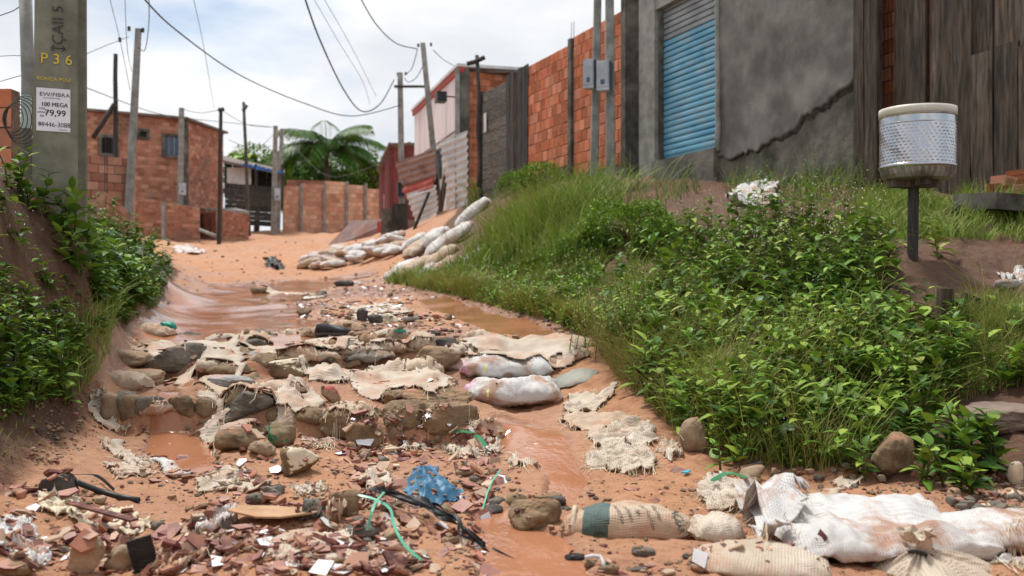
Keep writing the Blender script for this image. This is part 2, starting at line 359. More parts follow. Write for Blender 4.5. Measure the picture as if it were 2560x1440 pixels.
def add_bvh(V, F):
    V = np.asarray(V); BV.append(BVHTree.FromPolygons([tuple(v) for v in V.tolist()], [tuple(f) for f in (F.tolist() if isinstance(F, np.ndarray) else F)]))
    BOX.append((V[:, 0].min(), V[:, 0].max(), V[:, 1].min(), V[:, 1].max()))
# water: a thin murky film that fills the channels
m, t, p, o = new_mat('muddy_water'); v = pos(t)
f1 = noise(t, v, 2.5, 5, .6, .6)
t.links.new(mixc(t, f1, (0.31, 0.115, 0.05), (0.46, 0.215, 0.12)), p.inputs['Base Color']); p.inputs['Roughness'].default_value = .05; p.inputs['IOR'].default_value = 1.33
p.inputs['Specular IOR Level'].default_value = .8
vs2 = pos(t, 'world', (1, .55, 1)); bump(t, p, mth(t, 'ADD', noise(t, vs2, 14, 4, .6, .8), mth(t, 'MULTIPLY', noise(t, vs2, 45, 3, .6), .4)), .16, .02)
_sel = (GC > .03) & (GY < 24) & (GBK < .8)
_fm = _sel[GF].all(1); _use = np.unique(GF[_fm]); _re = np.full(len(GX), -1); _re[_use] = np.arange(len(_use))
_sm = GZ0[_use]+n2(GX[_use], GY[_use], 1.1, 3, 1)*.02
link('stream_water', fastmesh('stream_water', np.stack([GX[_use], GY[_use], _sm-.014], 1), _re[GF[_fm]], True, [m]), kind='structure')
# ------------------------------------------------------------------ shared materials
BRICK_R = mat('brick_red', (0.34, 0.09, 0.035), (0.52, 0.165, 0.075), 3.5, .85, .5, .006, c3=(0.42, 0.12, 0.05), objrand=.22, alt=(0.58, 0.24, 0.14), dirt=(0.20, 0.09, 0.045), dirt_lo=.55, dirt_hi=.78, dirt_scale=1.4)
BRICK_O = mat('brick_orange', (0.30, 0.12, 0.075), (0.43, 0.19, 0.125), 2.2, .85, .5, .006, objrand=.22, alt=(0.50, 0.27, 0.18), dirt=(0.17, 0.10, 0.075), dirt_lo=.52, dirt_hi=.72, dirt_scale=.9)
BRICK_D = mat('brick_dark', (0.22, 0.06, 0.03), (0.40, 0.13, 0.06), 3, .85, .5, .006, objrand=.3, dirt=(0.10, 0.05, 0.035), dirt_lo=.5, dirt_hi=.7, dirt_scale=.8)
BRICK_P = mat('brick_pale', (0.46, 0.215, 0.135), (0.64, 0.36, 0.24), 1.6, .85, .4, .006, objrand=.2, alt=(.60, .40, .28), dirt=(0.36, 0.17, 0.10), dirt_lo=.5, dirt_hi=.72, dirt_scale=.7)
MORTAR = mat('mortar', (0.13, 0.085, 0.06), (0.24, 0.165, 0.12), 12, .9, .6, .01)
MORTAR_O = mat('mortar_sandy', (0.36, 0.20, 0.12), (0.50, 0.30, 0.19), 8, .9, .6, .01)
CONC = mat('concrete_grey', (0.20, 0.195, 0.175), (0.34, 0.33, 0.30), 5, .8, .4, .004, dirt=(0.13, 0.12, 0.10), dirt_lo=.55, dirt_hi=.75)
CONC_OL = mat('concrete_olive', (0.15, 0.145, 0.105), (0.23, 0.22, 0.165), 7, .75, .35, .003, dirt=(0.10, 0.098, 0.07), dirt_lo=.52, dirt_hi=.75, dirt_scale=2.5, fine=60)
CONC_D = mat('concrete_stained', (0.06, 0.055, 0.045), (0.19, 0.175, 0.145), 3, .85, .5, .006, dirt=(0.035, 0.03, 0.022), dirt_lo=.5, dirt_hi=.7, dirt_scale=2)
PLASTER = mat('plaster_grey', (0.11, 0.10, 0.087), (0.215, 0.20, 0.178), 2.2, .85, .5, .006, dirt=(0.075, 0.068, 0.055), dirt_lo=.50, dirt_hi=.74, dirt_scale=.9, fine=40)
FOUND = mat('foundation_mud', (0.11, 0.098, 0.08), (0.20, 0.18, 0.15), 3, .9, .8, .02, dirt=(0.055, 0.055, 0.035), dirt_lo=.48, dirt_hi=.66, dirt_scale=2)
BLACKROT = mat('black_mould', (0.03, 0.028, 0.023), (0.09, 0.082, 0.068), 9, .9, .8, .01)
WOOD_D = mat('wood_dark', (0.025, 0.018, 0.013), (0.125, 0.088, 0.062), 5, .8, .7, .006, stretch=(5, 5, .5), objrand=.35, dirt=(0.20, 0.165, 0.13), dirt_lo=.56, dirt_hi=.75, dirt_scale=1.6)
WOOD_G = mat('wood_grey', (0.055, 0.05, 0.044), (0.17, 0.15, 0.125), 5, .85, .6, .006, stretch=(1, 1, 6), objrand=.3, dirt=(0.24, 0.22, 0.18), dirt_lo=.56, dirt_hi=.75)
WOOD_N = mat('wood_charcoal', (0.022, 0.021, 0.02), (0.075, 0.068, 0.06), 5, .85, .6, .006, stretch=(6, 6, .6), objrand=.3)
WOOD_R = mat('wood_red_paint', (0.10, 0.014, 0.014), (0.22, 0.035, 0.032), 4, .75, .5, .005, stretch=(5, 5, .5), objrand=.25, dirt=(0.06, 0.035, 0.03), dirt_lo=.5, dirt_hi=.7)
STEEL_BLUE = mat('shutter_blue', (0.08, 0.29, 0.44), (0.19, 0.44, 0.58), 1.6, .42, .15, .003, dirt=(0.27, 0.37, 0.43), dirt_lo=.50, dirt_hi=.70, dirt_scale=2.2, stretch=(1, 1, 2.5), spec=.5)
STEEL_GREY = mat('shutter_grey', (0.22, 0.23, 0.235), (0.36, 0.37, 0.37), 2, .4, .15, .003, dirt=(0.16, 0.14, 0.12), dirt_lo=.55, dirt_hi=.75, stretch=(1, 1, 2.5), spec=.5)
BLACKM = mat('black_plastic', (0.012, 0.012, 0.013), (0.03, 0.03, 0.032), 8, .45, .2, .003)
DARK = mat('dark_opening', (0.008, 0.008, 0.008), (0.02, 0.018, 0.016), 5, .8, 0)
GLASS_B = mat('window_glass_blue', (0.03, 0.06, 0.12), (0.06, 0.11, 0.20), 2, .15, 0, spec=.6)
METAL_W = mat('galvanised_white', (0.46, 0.44, 0.42), (0.66, 0.64, 0.61), 3, .5, .1, .002, dirt=(0.20, 0.10, 0.06), dirt_lo=.60, dirt_hi=.72, dirt_scale=3, spec=.5)
METAL_RUST = mat('zinc_rusty', (0.20, 0.10, 0.075), (0.42, 0.28, 0.23), 2.5, .65, .2, .003, dirt=(0.09, 0.05, 0.04), dirt_lo=.52, dirt_hi=.70, dirt_scale=2.5)
METAL_RED = mat('zinc_red', (0.36, 0.06, 0.045), (0.50, 0.13, 0.10), 3, .55, .15, .003, dirt=(0.5, 0.36, 0.3), dirt_lo=.6, dirt_hi=.7)
PINK = mat('pink_siding', (0.70, 0.60, 0.60), (0.82, 0.75, 0.74), 1.5, .6, .2, .003, stretch=(3, 3, .5), dirt=(0.62, 0.30, 0.28), dirt_lo=.6, dirt_hi=.8, dirt_scale=.8)
RED_TRIM = mat('red_trim', (0.34, 0.045, 0.03), (0.48, 0.09, 0.06), 5, .6, .2, .003)
WHITE_P = mat('white_paint', (0.55, 0.55, 0.54), (0.74, 0.74, 0.73), 3, .5, .1, .002, dirt=(0.36, 0.34, 0.31), dirt_lo=.58, dirt_hi=.8)
BOX_G = mat('meter_box_grey', (0.30, 0.32, 0.35), (0.50, 0.52, 0.55), 3, .35, .1, .002, spec=.6)
BOX_B = mat('meter_box_dark', (0.02, 0.028, 0.045), (0.05, 0.065, 0.09), 3, .4, .1, .002)
WIRE = mat('cable_black', (0.02, 0.02, 0.02), (0.06, 0.06, 0.06), 5, .6, 0)
TARP_B = mat('blue_tarp', (0.02, 0.10, 0.42), (0.06, 0.22, 0.60), 4, .45, .2, .01)
ROOF_T = mat('roof_sheet', (0.10, 0.075, 0.06), (0.22, 0.17, 0.14), 3, .7, .3, .005)

def wallpts(px): d = 8.65/((px-1280)/FPX+.40); return Vector((d*(px-1280)/FPX, d, 0))
def zat(py, d): return CZ+d*(720-py)/FPX
_bcache = {}
def brick_mesh(bw, bh, bd, ribs, mt, vertical=True):
    key = (round(bw, 3), round(bh, 3), ribs, mt.name, vertical)
    if key in _bcache: return _bcache[key]
    n = ribs*2+1; us = [-.5+i/(n-1) if n > 1 else 0 for i in range(n)]
    L, H = (bw, bh) if vertical else (bh, bw)
    v = []; f = []
    for i, u in enumerate(us):
        y = 0 if i % 2 == 0 else -.007
        for h in (-.5, .5): v.append((u*L, y, h*H) if vertical else (h*H, y, u*L))
    f = [(2*i, 2*i+2, 2*i+3, 2*i+1) if vertical else (2*i+1, 2*i+3, 2*i+2, 2*i) for i in range(n-1)]
    k = len(v); v += [(x*bw, bd, z*bh) for x, z in ((-.5, -.5), (.5, -.5), (.5, .5), (-.5, .5))]
    v += [(x*bw, 0, z*bh) for x, z in ((-.5, -.5), (.5, -.5), (.5, .5), (-.5, .5))]; q = k+4
    f += [(q, q+3, k+3, k), (q+1, k+1, k+2, q+2), (q, k, k+1, q+1), (q+3, q+2, k+2, k+3)]
    me = fastmesh('brick', np.array(v, float), f, False, [mt]); _bcache[key] = me; return me
def brick_wall(parent, p0, p1, z0, z1, bw, bh, bmat, mmat, ribs=4, holes=(), zbot=None, cap=300, thick=.12, jit=.004, gap=.014, ztop=None, vertical=True, counter=None, pale=None):
    """bricks (one object each, shared mesh) on a recessed mortar slab; p0 -> p1 runs left to right as seen from outside"""
    p0 = Vector((p0[0], p0[1], 0)); p1 = Vector((p1[0], p1[1], 0)); u = (p1-p0); L = u.length; u.normalize(); n = Vector((u.y, -u.x, 0))   # outward normal
    ang = math.atan2(u.y, u.x); R = Matrix.Rotation(ang, 3, 'Z')
    rows = max(1, round((z1-z0)/bh)); bh_ = (z1-z0)/rows; cols = max(1, round(L/bw)); bw_ = L/cols
    zt = ztop or (lambda s: z1)
    # mortar slab follows the top
    mb = MB(); ss = [0, .25, .5, .75, 1]; zb = zbot if zbot is not None else z0-.6
    for s0, s1 in zip(ss[:-1], ss[1:]):
        a = p0+u*(L*s0); b = p0+u*(L*s1); back = -n*thick
        q = [a, b, b+back, a+back]; za, zb1 = min(zt(s0), z1)-.012, min(zt(s1), z1)-.012
        vs_ = [Vector((w.x, w.y, zb)) for w in q]+[Vector((q[0].x, q[0].y, za)), Vector((q[1].x, q[1].y, zb1)), Vector((q[2].x, q[2].y, zb1)), Vector((q[3].x, q[3].y, za))]
        mb.add(vs_, [(4, 5, 6, 7), (0, 1, 5, 4), (1, 2, 6, 5), (2, 3, 7, 6), (3, 0, 4, 7)])
    mb.build('mortar', mmat, parent)
    me = brick_mesh(bw_-gap, bh_-gap, .05, ribs, bmat, vertical); half = brick_mesh(bw_/2-gap, bh_-gap, .05, max(1, ribs//2), bmat, vertical)
    c = counter if counter is not None else [0]; rest = MB()
    for r in range(rows):
        z = z0+(r+.5)*bh_; items = [(k*bw_+bw_/2, me) for k in range(cols)] if r % 2 == 0 else [(bw_/4, half)]+[(k*bw_, me) for k in range(1, cols)]+[(L-bw_/4, half)]
        for x, mm in items:
            if z+bh_*.4 > zt(x/L): continue
            if any(a < x < b and e < z < g for a, b, e, g in holes): continue
            off = n*(.010+random.uniform(-jit, jit)); P = p0+u*(x+random.uniform(-.003, .003))+off+Vector((0, 0, z+random.uniform(-.003, .003)))
            if c[0] < cap:
                b = link('brick', mm, parent); b.location = P; b.rotation_euler = (0, 0, ang+random.uniform(-.012, .012)); c[0] += 1
            else:
                rest.add([R @ w.co + P for w in mm.vertices], [tuple(pp.vertices) for pp in mm.polygons])
    if rest.v: rest.build('bricks_beyond', bmat, parent, kind='stuff')
    return u, n, L
def boards_vertical(parent, p0, p1, z0f, z1f, widths, mt, thick=.025, name='board', lean=.01):
    p0 = Vector((p0[0], p0[1], 0)); p1 = Vector((p1[0], p1[1], 0)); u = p1-p0; L = u.length; u.normalize(); n = Vector((u.y, -u.x, 0)); ang = math.atan2(u.y, u.x); x = 0; i = 0
    while x < L-.02:
        w = min(widths[i % len(widths)]*random.uniform(.9, 1.1), L-x); c = p0+u*(x+w/2); s = (x+w/2)/L
        z0, z1 = z0f(s)+random.uniform(-.04, .02), z1f(s)+random.uniform(-.05, .05)
        mb = MB(); g = .006+random.random()*.006; nz = 5; vs_ = []; fs = []
        for k in range(nz+1):
            zz = (z1-z0)*k/nz; wob = random.uniform(-.006, .006)
            for X, Y in ((-w/2+g+wob, 0), (w/2-g+wob, 0), (w/2-g+wob, thick), (-w/2+g+wob, thick)): vs_.append((X, Y, zz))
        for k in range(nz):
            for q in range(4): fs.append((k*4+q, k*4+(q+1) % 4, k*4+4+(q+1) % 4, k*4+4+q))
        fs += [(3, 2, 1, 0), (nz*4, nz*4+1, nz*4+2, nz*4+3)]
        o = mb.add(vs_, fs).build(name, mt, parent); o.location = c+n*random.uniform(.0, .03)+Vector((0, 0, z0)); o.rotation_euler = (random.uniform(-lean, lean)*.5, random.uniform(-lean, lean), ang)
        x += w; i += 1
def boards_horizontal(parent, p0, p1, z0, z1, h, mt, thick=.025, name='plank', slope=0.0, zc=None):
    p0 = Vector((p0[0], p0[1], 0)); p1 = Vector((p1[0], p1[1], 0)); u = p1-p0; L = u.length; u.normalize(); n = Vector((u.y, -u.x, 0)); ang = math.atan2(u.y, u.x); z = z0
    while z < z1-.03:
        hh = min(h*random.uniform(.85, 1.15), z1-z); mb = MB(); mb.box((0, 0, 0), (L, thick, hh-.012))
        o = mb.build(name, mt, parent); o.location = p0+u*(L/2)+n*random.uniform(.0, .025)+Vector((0, 0, z+hh/2)); o.rotation_euler = (0, slope+random.uniform(-.012, .012), ang); z += hh

# ------------------------------------------------------------------ right side: brick wall, shuttered shop, wooden fence
A0, A1 = wallpts(1320), wallpts(1424); B0, B1 = wallpts(1436), wallpts(1563)
t1 = thing('brick_wall', 'tall red hollow brick wall left of the blue shutter behind two meter posts', 'wall', loc=(0, 0, 0))
cnt = [0]
brick_wall(t1, A0, A1, 2.33+CZ, 4.62+CZ, .235, .208, BRICK_R, MORTAR, 5, vertical=False, zbot=1.6+CZ, counter=cnt)
brick_wall(t1, B0, B1, 2.10+CZ, 4.72+CZ, .235, .208, BRICK_R, MORTAR, 5, vertical=False, zbot=1.4+CZ, counter=cnt, cap=300)
_u = (B1-B0).normalized(); _n = Vector((_u.y, -_u.x, 0)); _ang = math.atan2(_u.y, _u.x); RW = Matrix.Rotation(_ang, 3, 'Z')
MB().box(wallpts(1430)+_n*-.04+Vector((0, 0, 3.4+CZ)), (.13, .20, 2.6), RW).build('pilaster', CONC_D, t1)
MB().box(wallpts(1580)+_n*.02+Vector((0, 0, 3.25+CZ)), (.15, .30, 3.15), RW).build('pilaster', CONC_D, t1)
for k, px in enumerate((1428, 1434, 1575, 1583)):
    q = wallpts(px); zt_ = (4.70 if k < 2 else 4.82)+CZ; MB().tube([q+Vector((0, 0, zt_-.1)), q+Vector((.01, 0, zt_+.32))], .006, 5).build('rebar', BLACKROT, t1)

shop = thing('shop_building', 'grey plastered shop front with a rolled down blue steel shutter', 'building')
s0, s1, s2, s3 = wallpts(1604), wallpts(1643), wallpts(1799), wallpts(2162)
def slab(a, b, z0, z1, front, depth, name, mt, par):
    L = (b-a).length; c = (a+b)/2+_n*(front-depth/2); return MB().box((c.x, c.y, (z0+z1)/2), (L, depth, z1-z0), RW).build(name, mt, par)
slab(s0, s1, 1.3+CZ, 6.2+CZ, .05, .4, 'pillar', CONC, shop)
slab(wallpts(1592), s0, 1.4+CZ, 4.6+CZ, -.12, .1, 'sky_gap_strip', WHITE_P, shop)  # white slab added to stand in for bright sky in the gap
slab(s1, s2, 4.42+CZ, 6.2+CZ, .04, .4, 'lintel', CONC, shop)
slab(s1, s2, 1.2+CZ, 2.00+CZ, .10, .5, 'threshold', FOUND, shop)
slab(s1, s2, 2.0+CZ, 4.42+CZ, -.30, .05, 'shop_interior_back', DARK, shop)
# plaster front with a ragged lower edge over a mud foundation
Lp = (s3-s2).length; nx, nz = 110, 60; V = []; F = []
jag = lambda x: CZ+1.86-.02*x + (0.58*sstep(.30, 1.0, np.array([x/Lp]))[0]) + .10*float(n2(np.array([x]), np.array([0.]), 3.0, 4, 21)[0]) + .03*float(n2(np.array([x]), np.array([0.]), 16., 3, 22)[0])
xs = np.linspace(0, Lp, nx); lo = np.array([jag(x) for x in xs]); ztop = 6.2+CZ
for i, x in enumerate(xs):
    for k in range(nz):
        z = lo[i]+(ztop-lo[i])*(k/(nz-1))**1.4
        bul = .012*float(1) if k else 0
        V.append((x, z, bul))
V = np.array(V); und = n2(V[:, 0], V[:, 1], .9, 3, 23)*.018+n2(V[:, 0], V[:, 1], 5, 2, 24)*.003
P3 = np.array([tuple(s2) for _ in V])+np.outer(V[:, 0], _u)+np.outer(.035+V[:, 2]+und, _n); P3[:, 2] = V[:, 1]
F = np.array([(i*nz+k, (i+1)*nz+k, (i+1)*nz+k+1, i*nz+k+1) for i in range(nx-1) for k in range(nz-1)])
Pb = P3-np.outer(np.full(len(P3), .05), _n); n0 = len(P3)
edge = [(i*nz, n0+i*nz, n0+(i+1)*nz, (i+1)*nz) for i in range(nx-1)]
link('plaster_front', fastmesh('plaster_front', np.concatenate([P3, Pb]), [tuple(f) for f in F.tolist()]+edge, True, [PLASTER]), shop)
slab(s2, s3, .3+CZ, 6.1+CZ, .0, .25, 'foundation_wall', FOUND, shop)
# black mouldy lip under the plaster edge
V = []; F = []
for i, x in enumerate(xs):
    if x < .3: k0 = .02
    w_ = .012+.055*sstep(.2, .8, np.array([x/Lp]))[0]*(0.6+.5*random.random())
    for j, (dz, off) in enumerate(((.02, .016), (-.3*w_, .03), (-w_, .006))): V.append(tuple(s2+_u*x+_n*off+Vector((0, 0, lo[i]+dz))))
F = [(i*3+j, i*3+3+j, i*3+4+j, i*3+1+j) for i in range(nx-1) for j in range(2)]
link('mouldy_crack', fastmesh('mouldy_crack', np.array(V), F, False, [BLACKROT]), shop)
# frame edges of the shutter opening
for a, off in ((s2, .045),):
    mb = MB(); pts = [a+_u*.04+_n*(.05)+Vector((random.uniform(-.01, .01), 0, CZ+1.95+k*.2)) for k in range(22)]; mb.tube(pts, .045, 6); mb.build('reveal_edge', CONC, shop, True)
slab(s1, s1+_u*.06, 2.0+CZ, 4.45+CZ, -.02, .26, 'guide_rail', CONC_D, shop); slab(s2-_u*.02, s2+_u*.03, 2.0+CZ, 4.45+CZ, -.0, .26, 'guide_rail', CONC_D, shop)
sh = MB().box((s1+s2)/2+_n*-.13+Vector((0, 0, CZ+2.06)), ((s2-s1).length-.08, .05, .12), RW).build('shutter', STEEL_BLUE, shop)
sl_h = .092; nsl = 26; Ls = (s2-s1).length-.09
prof = [(-.5, .0), (-.42, .012), (-.1, .016), (.25, .010), (.38, -.008), (.5, -.012)]
sv = []
for e in (-.5, .5):
    for z, y in prof: sv.append((e*Ls, -y, z*sl_h))
k = len(prof); sf = [(i, k+i, k+i+1, i+1) for i in range(k-1)]
slatB = fastmesh('slat', np.array(sv), sf, False, [STEEL_BLUE]); slatG = fastmesh('slat', np.array(sv), sf, False, [STEEL_GREY])
for i in range(nsl):
    o_ = link('slat', slatB if i < 20 else slatG, sh); c = (s1+s2)/2+_n*(-.10); o_.location = (c.x, c.y, CZ+2.13+i*sl_h); o_.rotation_euler = (random.uniform(-.05, .05), random.uniform(-.003, .003), _ang)
# wooden fence
fence = thing('board_fence', 'tall dark weathered board fence behind the drum planter', 'fence')
f0, f1, f2, f3 = wallpts(2158), wallpts(2226), wallpts(2234), wallpts(2800)
boards_vertical(fence, f0+_n*.12, wallpts(2186)+_n*.12, lambda s: CZ+.8, lambda s: CZ+4.2, [.3], WOOD_D, .05, 'post', .003)
boards_vertical(fence, wallpts(2188)+_n*.16, wallpts(2222)+_n*.16, lambda s: CZ+.8, lambda s: CZ+4.2, [.3], WOOD_D, .06, 'post', .003)
boards_vertical(fence, f2, f3, lambda s: CZ+.95-.4*s, lambda s: CZ+4.2, [.27, .24, .26, .30, .25], WOOD_D, .028)
q0, q1 = wallpts(2440)+_n*.07, wallpts(2800)+_n*.07
boards_vertical(fence, q0, q1, lambda s: CZ+.75-.2*s, lambda s: CZ+2.35-.1*s, [.30, .27, .32], WOOD_D, .028)
bk_ = thing('brick_backing_wall', 'red brick wall glimpsed through gaps in the dark board fence', 'wall')
brick_wall(bk_, wallpts(2080)-_n*.35, wallpts(2800)-_n*.35, 1.0+CZ, 4.3+CZ, .24, .16, BRICK_R, MORTAR, 4, cap=120)
# brick heap at the fence foot
BR_LOOSE = {}
def loose_brick(L, w, h, mt):
    mb = MB(); mb.box((0, 0, h/2), (L, w, h))
    for k in range(3):
        for s in (-1, 1): mb.box((0, s*(w/2+.003), h*(.2+.3*k)), (L*.96, .006, h*.17))
    mb.box((L/2+.001, 0, h*.28), (.004, w*.7, h*.3), m=1); mb.box((L/2+.001, 0, h*.72), (.004, w*.7, h*.3), m=1)
    return mb.mesh('hollow_brick', [mt, DARK])
hb = loose_brick(.24, .10, .155, BRICK_D); hb2 = loose_brick(.20, .15, .10, BRICK_O)
for k, (px, py, mm, rz, lab) in enumerate(((2500,478,hb2,.3,'flat orange brick at the left of the heap by the board fence'),(2545,482,hb2,.1,'orange brick low on the heap at the right picture edge'),(2512,462,hb2,.5,'orange brick topmost on the heap by the board fence'),
        (2555,460,hb,-.4,'upright dark brick on the heap by the board fence'),(2490,497,hb,.9,'dark reddish brick fallen in front of the heap by the fence'),(2585,480,hb,.2,'dark brick just outside the heap on the far right'))):
    b = link('hollow_brick', mm, None, lab, 'brick', 'bricks heaped at the fence foot'); b.location = W(px, py+8, 9.0); b.rotation_euler = (0, random.uniform(-.1, .1), rz)
slabm = MB(); slabm.box((0, 0, 0), (.9, .5, .14)); so_ = slabm.build('concrete_slab', CONC_D, None, label='dark broken concrete slab below the brick heap by the fence', cat='slab'); so_.location = W(2540, 512, 8.7); so_.rotation_euler = (.05, .04, .3)
MB().tube([W(2388, 518, 8.7), W(2470, 512, 8.8)], .035, 8).build('fallen_branch', WOOD_G, None, True, label='short grey branch lying in grass behind the drum planter', cat='branch')
MB().tube([W(2168, 600, 8.6), W(2262, 562, 8.9)], .028, 8).build('bare_stick', mat('stick_pale', (.30,.22,.15), (.42,.33,.24), 8), None, True, label='pale bare stick leaning in grass left of the drum post', cat='stick')

# ------------------------------------------------------------------ poles
def square_pole(name, label, x, y, zb, zt, wb, wt, mt, lean=(0, 0), depth=None, cat='pole', group=None, chamfer=True):
    t_ = thing(name, label, cat, group, (x, y, zb)); h = zt-zb; mb = MB(); vs_ = []
    for z, w_ in ((0, wb), (h, wt)):
        dd = (depth or 1)*w_
        for X, Y in ((-w_/2*.8, -dd/2), (w_/2*.8, -dd/2), (w_/2, -dd/2*.8), (w_/2, dd/2*.8), (w_/2*.8, dd/2), (-w_/2*.8, dd/2), (-w_/2, dd/2*.8), (-w_/2, -dd/2*.8)): vs_.append((X+lean[0]*z, Y+lean[1]*z, z))
    mb.add(vs_, [(i, (i+1) % 8, 8+(i+1) % 8, 8+i) for i in range(8)]+[tuple(range(8, 16))]); mb.build('shaft', mt, t_)
    return t_
def meter_box(t_, c, d, rz=0, label=None, light=True):
    R = Matrix.Rotation(rz, 3, 'Z'); c = Vector(c)
    b = MB(); b.box(c, d, R); o_ = b.build('meter_box', BOX_G if light else BOX_B, t_)
    MB().box(c+R @ Vector((0, -d[1]/2-.004, .01)), (d[0]*.86, .012, d[2]*.8), R).build('lid', BOX_G if light else BLACKM, o_)
    MB().box(c+R @ Vector((d[0]/2+.004, 0, 0)), (.01, d[1]*.92, d[2]*.96), R).build('shaded_side', BOX_B, o_)  # dark plate paints the shade on the box's right face
    MB().box(c+R @ Vector((0, -d[1]/2-.014, -d[2]*.22)), (d[0]*.3, .012, d[2]*.16), R).build('window', GLASS_B, o_)
    return o_
def insulator(t_, p):
    MB().lathe([(0, 0), (.03, .01), (.035, .03), (.02, .04), (.035, .06), (.03, .09), (.012, .1), (0, .1)], p, 10).build('insulator', BLACKM, t_, True)
GP = 'slim grey utility posts'
pa = W(1484, 440, 16.0); ta = square_pole('meter_post', 'concrete meter post on the left of the close pair by the brick wall', pa.x, pa.y, pa.z-.4, CZ+6.2, .135, .11, CONC, (.02, 0), group='twin meter posts')
meter_box(ta, Vector((-.07, -.16, zat(192, 16)-pa.z+.4)), (.17, .20, .46), -.35)
pb = W(1526, 462, 15.6); tb = square_pole('meter_post', 'concrete meter post on the right of the close pair by the brick wall', pb.x, pb.y, pb.z-.4, CZ+6.2, .145, .12, CONC, (-.004, 0), group='twin meter posts')
meter_box(tb, Vector((-.11, -.17, zat(197, 15.6)-pb.z+.4)), (.20, .20, .46), -.35)
# leaning pole with meter box by the zinc sheets
pc = W(1104, 540, 26.5); tcx = square_pole('leaning_pole', 'leaning slim concrete pole with dark meter box by zinc sheets', pc.x, pc.y, pc.z-.5, zat(108, 26.5), .17, .13, CONC, (-.098, 0)); meter_box(tcx, Vector((-.22, -.15, zat(462, 26.5)-pc.z+.5)), (.22, .2, .46), .3, light=False)
insulator(tcx, (-.62, 0, zat(118, 26.5)-pc.z+.5)); insulator(tcx, (-.28, 0, zat(116, 26.5)-pc.z+.5))
pd = W(1006, 605, 30); td = square_pole('street_pole', 'concrete pole with a crossarm beside the dark red shack', pd.x, pd.y, pd.z-.5, zat(182, 30), .19, .15, CONC, (-.012, 0))
MB().box((.24, -.1, zat(218, 30)-pd.z+.5), (.95, .07, .07)).build('crossarm', BLACKROT, td); meter_box(td, Vector((-.02, -.18, zat(475, 30)-pd.z+.5)), (.22, .2, .40), .3, light=False)
insulator(td, (-.14, 0, zat(190, 30)-pd.z+.5)); insulator(td, (.1, 0, zat(188, 30)-pd.z+.5))
pe = W(683, 595, 42); te = square_pole('street_pole', 'left one of two slim concrete poles by the far orange wall', pe.x, pe.y, pe.z-.4, zat(315, 42), .22, .16, CONC, (.02, 0), group=GP); meter_box(te, Vector((.22, -.2, zat(487, 42)-pe.z+.4)), (.24, .2, .5), .3)
pf = W(693, 570, 43.5); tf = square_pole('street_pole', 'right leaning one of two slim poles by the far orange wall', pf.x, pf.y, pf.z-.4, zat(322, 43.5), .2, .15, CONC, (.045, 0), group=GP)
pg = W(450, 505, 34.5); tg = square_pole('street_pole', 'grey pole with white meter box at the corner of the brick house', pg.x, pg.y, pg.z-.4, zat(270, 34.5), .18, .15, CONC, (.015, 0)); meter_box(tg, Vector((.14, -.18, zat(474, 34.5)-pg.z+.4)), (.24, .2, .4), .3)
ph = W(320, 470, 19.5); th = square_pole('street_pole', 'tall grey pole with wire insulators behind the low brick wall', ph.x, ph.y, ph.z-.8, zat(72, 19.5), .15, .10, CONC, (.052, 0))
for dx, dy in ((-.14, 78), (.13, 82), (-.32, 106)): insulator(th, (.16+dx, 0, zat(dy, 19.5)-ph.z+.8))
def round_post(name, label, px0, py0, px1, py1, d, r, mt, cat='post', crossbar=None):
    a = W(px0, py0, d); b = W(px1, py1, d); t_ = thing(name, label, cat, None, a); k = 6
    MB().tube([(b-a)*(i/k)+Vector((random.uniform(-.02, .02), 0, 0)) for i in range(-1, k+1)], [r*(1-.03*i) for i in range(k+2)], 8).build('shaft', mt, t_, True)
    if crossbar:
        c0, c1 = W(*crossbar[:2], d-.1)-a, W(*crossbar[2:], d-.1)-a; MB().tube([c0, (c0+c1)/2+Vector((0, 0, -.02)), c1], r*.9, 6).build('crossbar', mt, t_, True)
    return t_
round_post('wooden_post', 'rough dark wooden post rising beside the brick house', 290, 480, 288, 135, 24, .065, WOOD_N, crossbar=(232, 345, 286, 260))
round_post('wooden_post', 'thin dark post with flat top at the brick house side', 548, 590, 553, 272, 33, .075, WOOD_N, crossbar=(546, 274, 560, 272))
round_post('wooden_post', 'crooked thin trunk post by the dark plank gate', 622, 560, 610, 255, 39, .075, WOOD_G, crossbar=(607, 278, 617, 262))
round_post('wooden_cross', 'dark wooden post with tilted crossbar above the grey plank fence', 1198, 420, 1194, 138, 22.6, .055, WOOD_N, 'post', (1167, 160, 1212, 143))
# big left pole
TXT = []
def text_mesh(s, size, name='lettering'):
    c = bpy.data.curves.new('txt', 'FONT'); c.body = s; c.size = size; c.align_x = 'CENTER'; c.align_y = 'CENTER'; c.resolution_u = 3
    o_ = bpy.data.objects.new('txt', c); COL.objects.link(o_); dg = bpy.context.evaluated_depsgraph_get(); me = bpy.data.meshes.new_from_object(o_.evaluated_get(dg)); me.name = name
    bpy.data.objects.remove(o_); bpy.data.curves.remove(c); return me
def put_text(parent, s, size, loc, rot, mt, name='lettering', sx=1.0):
    me = text_mesh(s, size, name); me.materials.clear(); me.materials.append(mt); o_ = link(name, me, parent); o_.location = loc; o_.rotation_euler = rot; o_.scale = (sx, 1, 1); return o_
INK = mat('ink_black', (.012, .012, .012), (.03, .03, .03), 5, .7, 0); YEL = mat('yellow_paint', (.50, .36, .02), (.70, .52, .04), 9, .6, 0); GREYINK = mat('grey_stencil', (.03, .03, .028), (.075, .072, .065), 30, .8, 0)
PAPER = mat('paper_white', (.66, .66, .70), (.78, .78, .82), 4, .7, .15, .002, dirt=(.55, .53, .52), dirt_lo=.6, dirt_hi=.8)
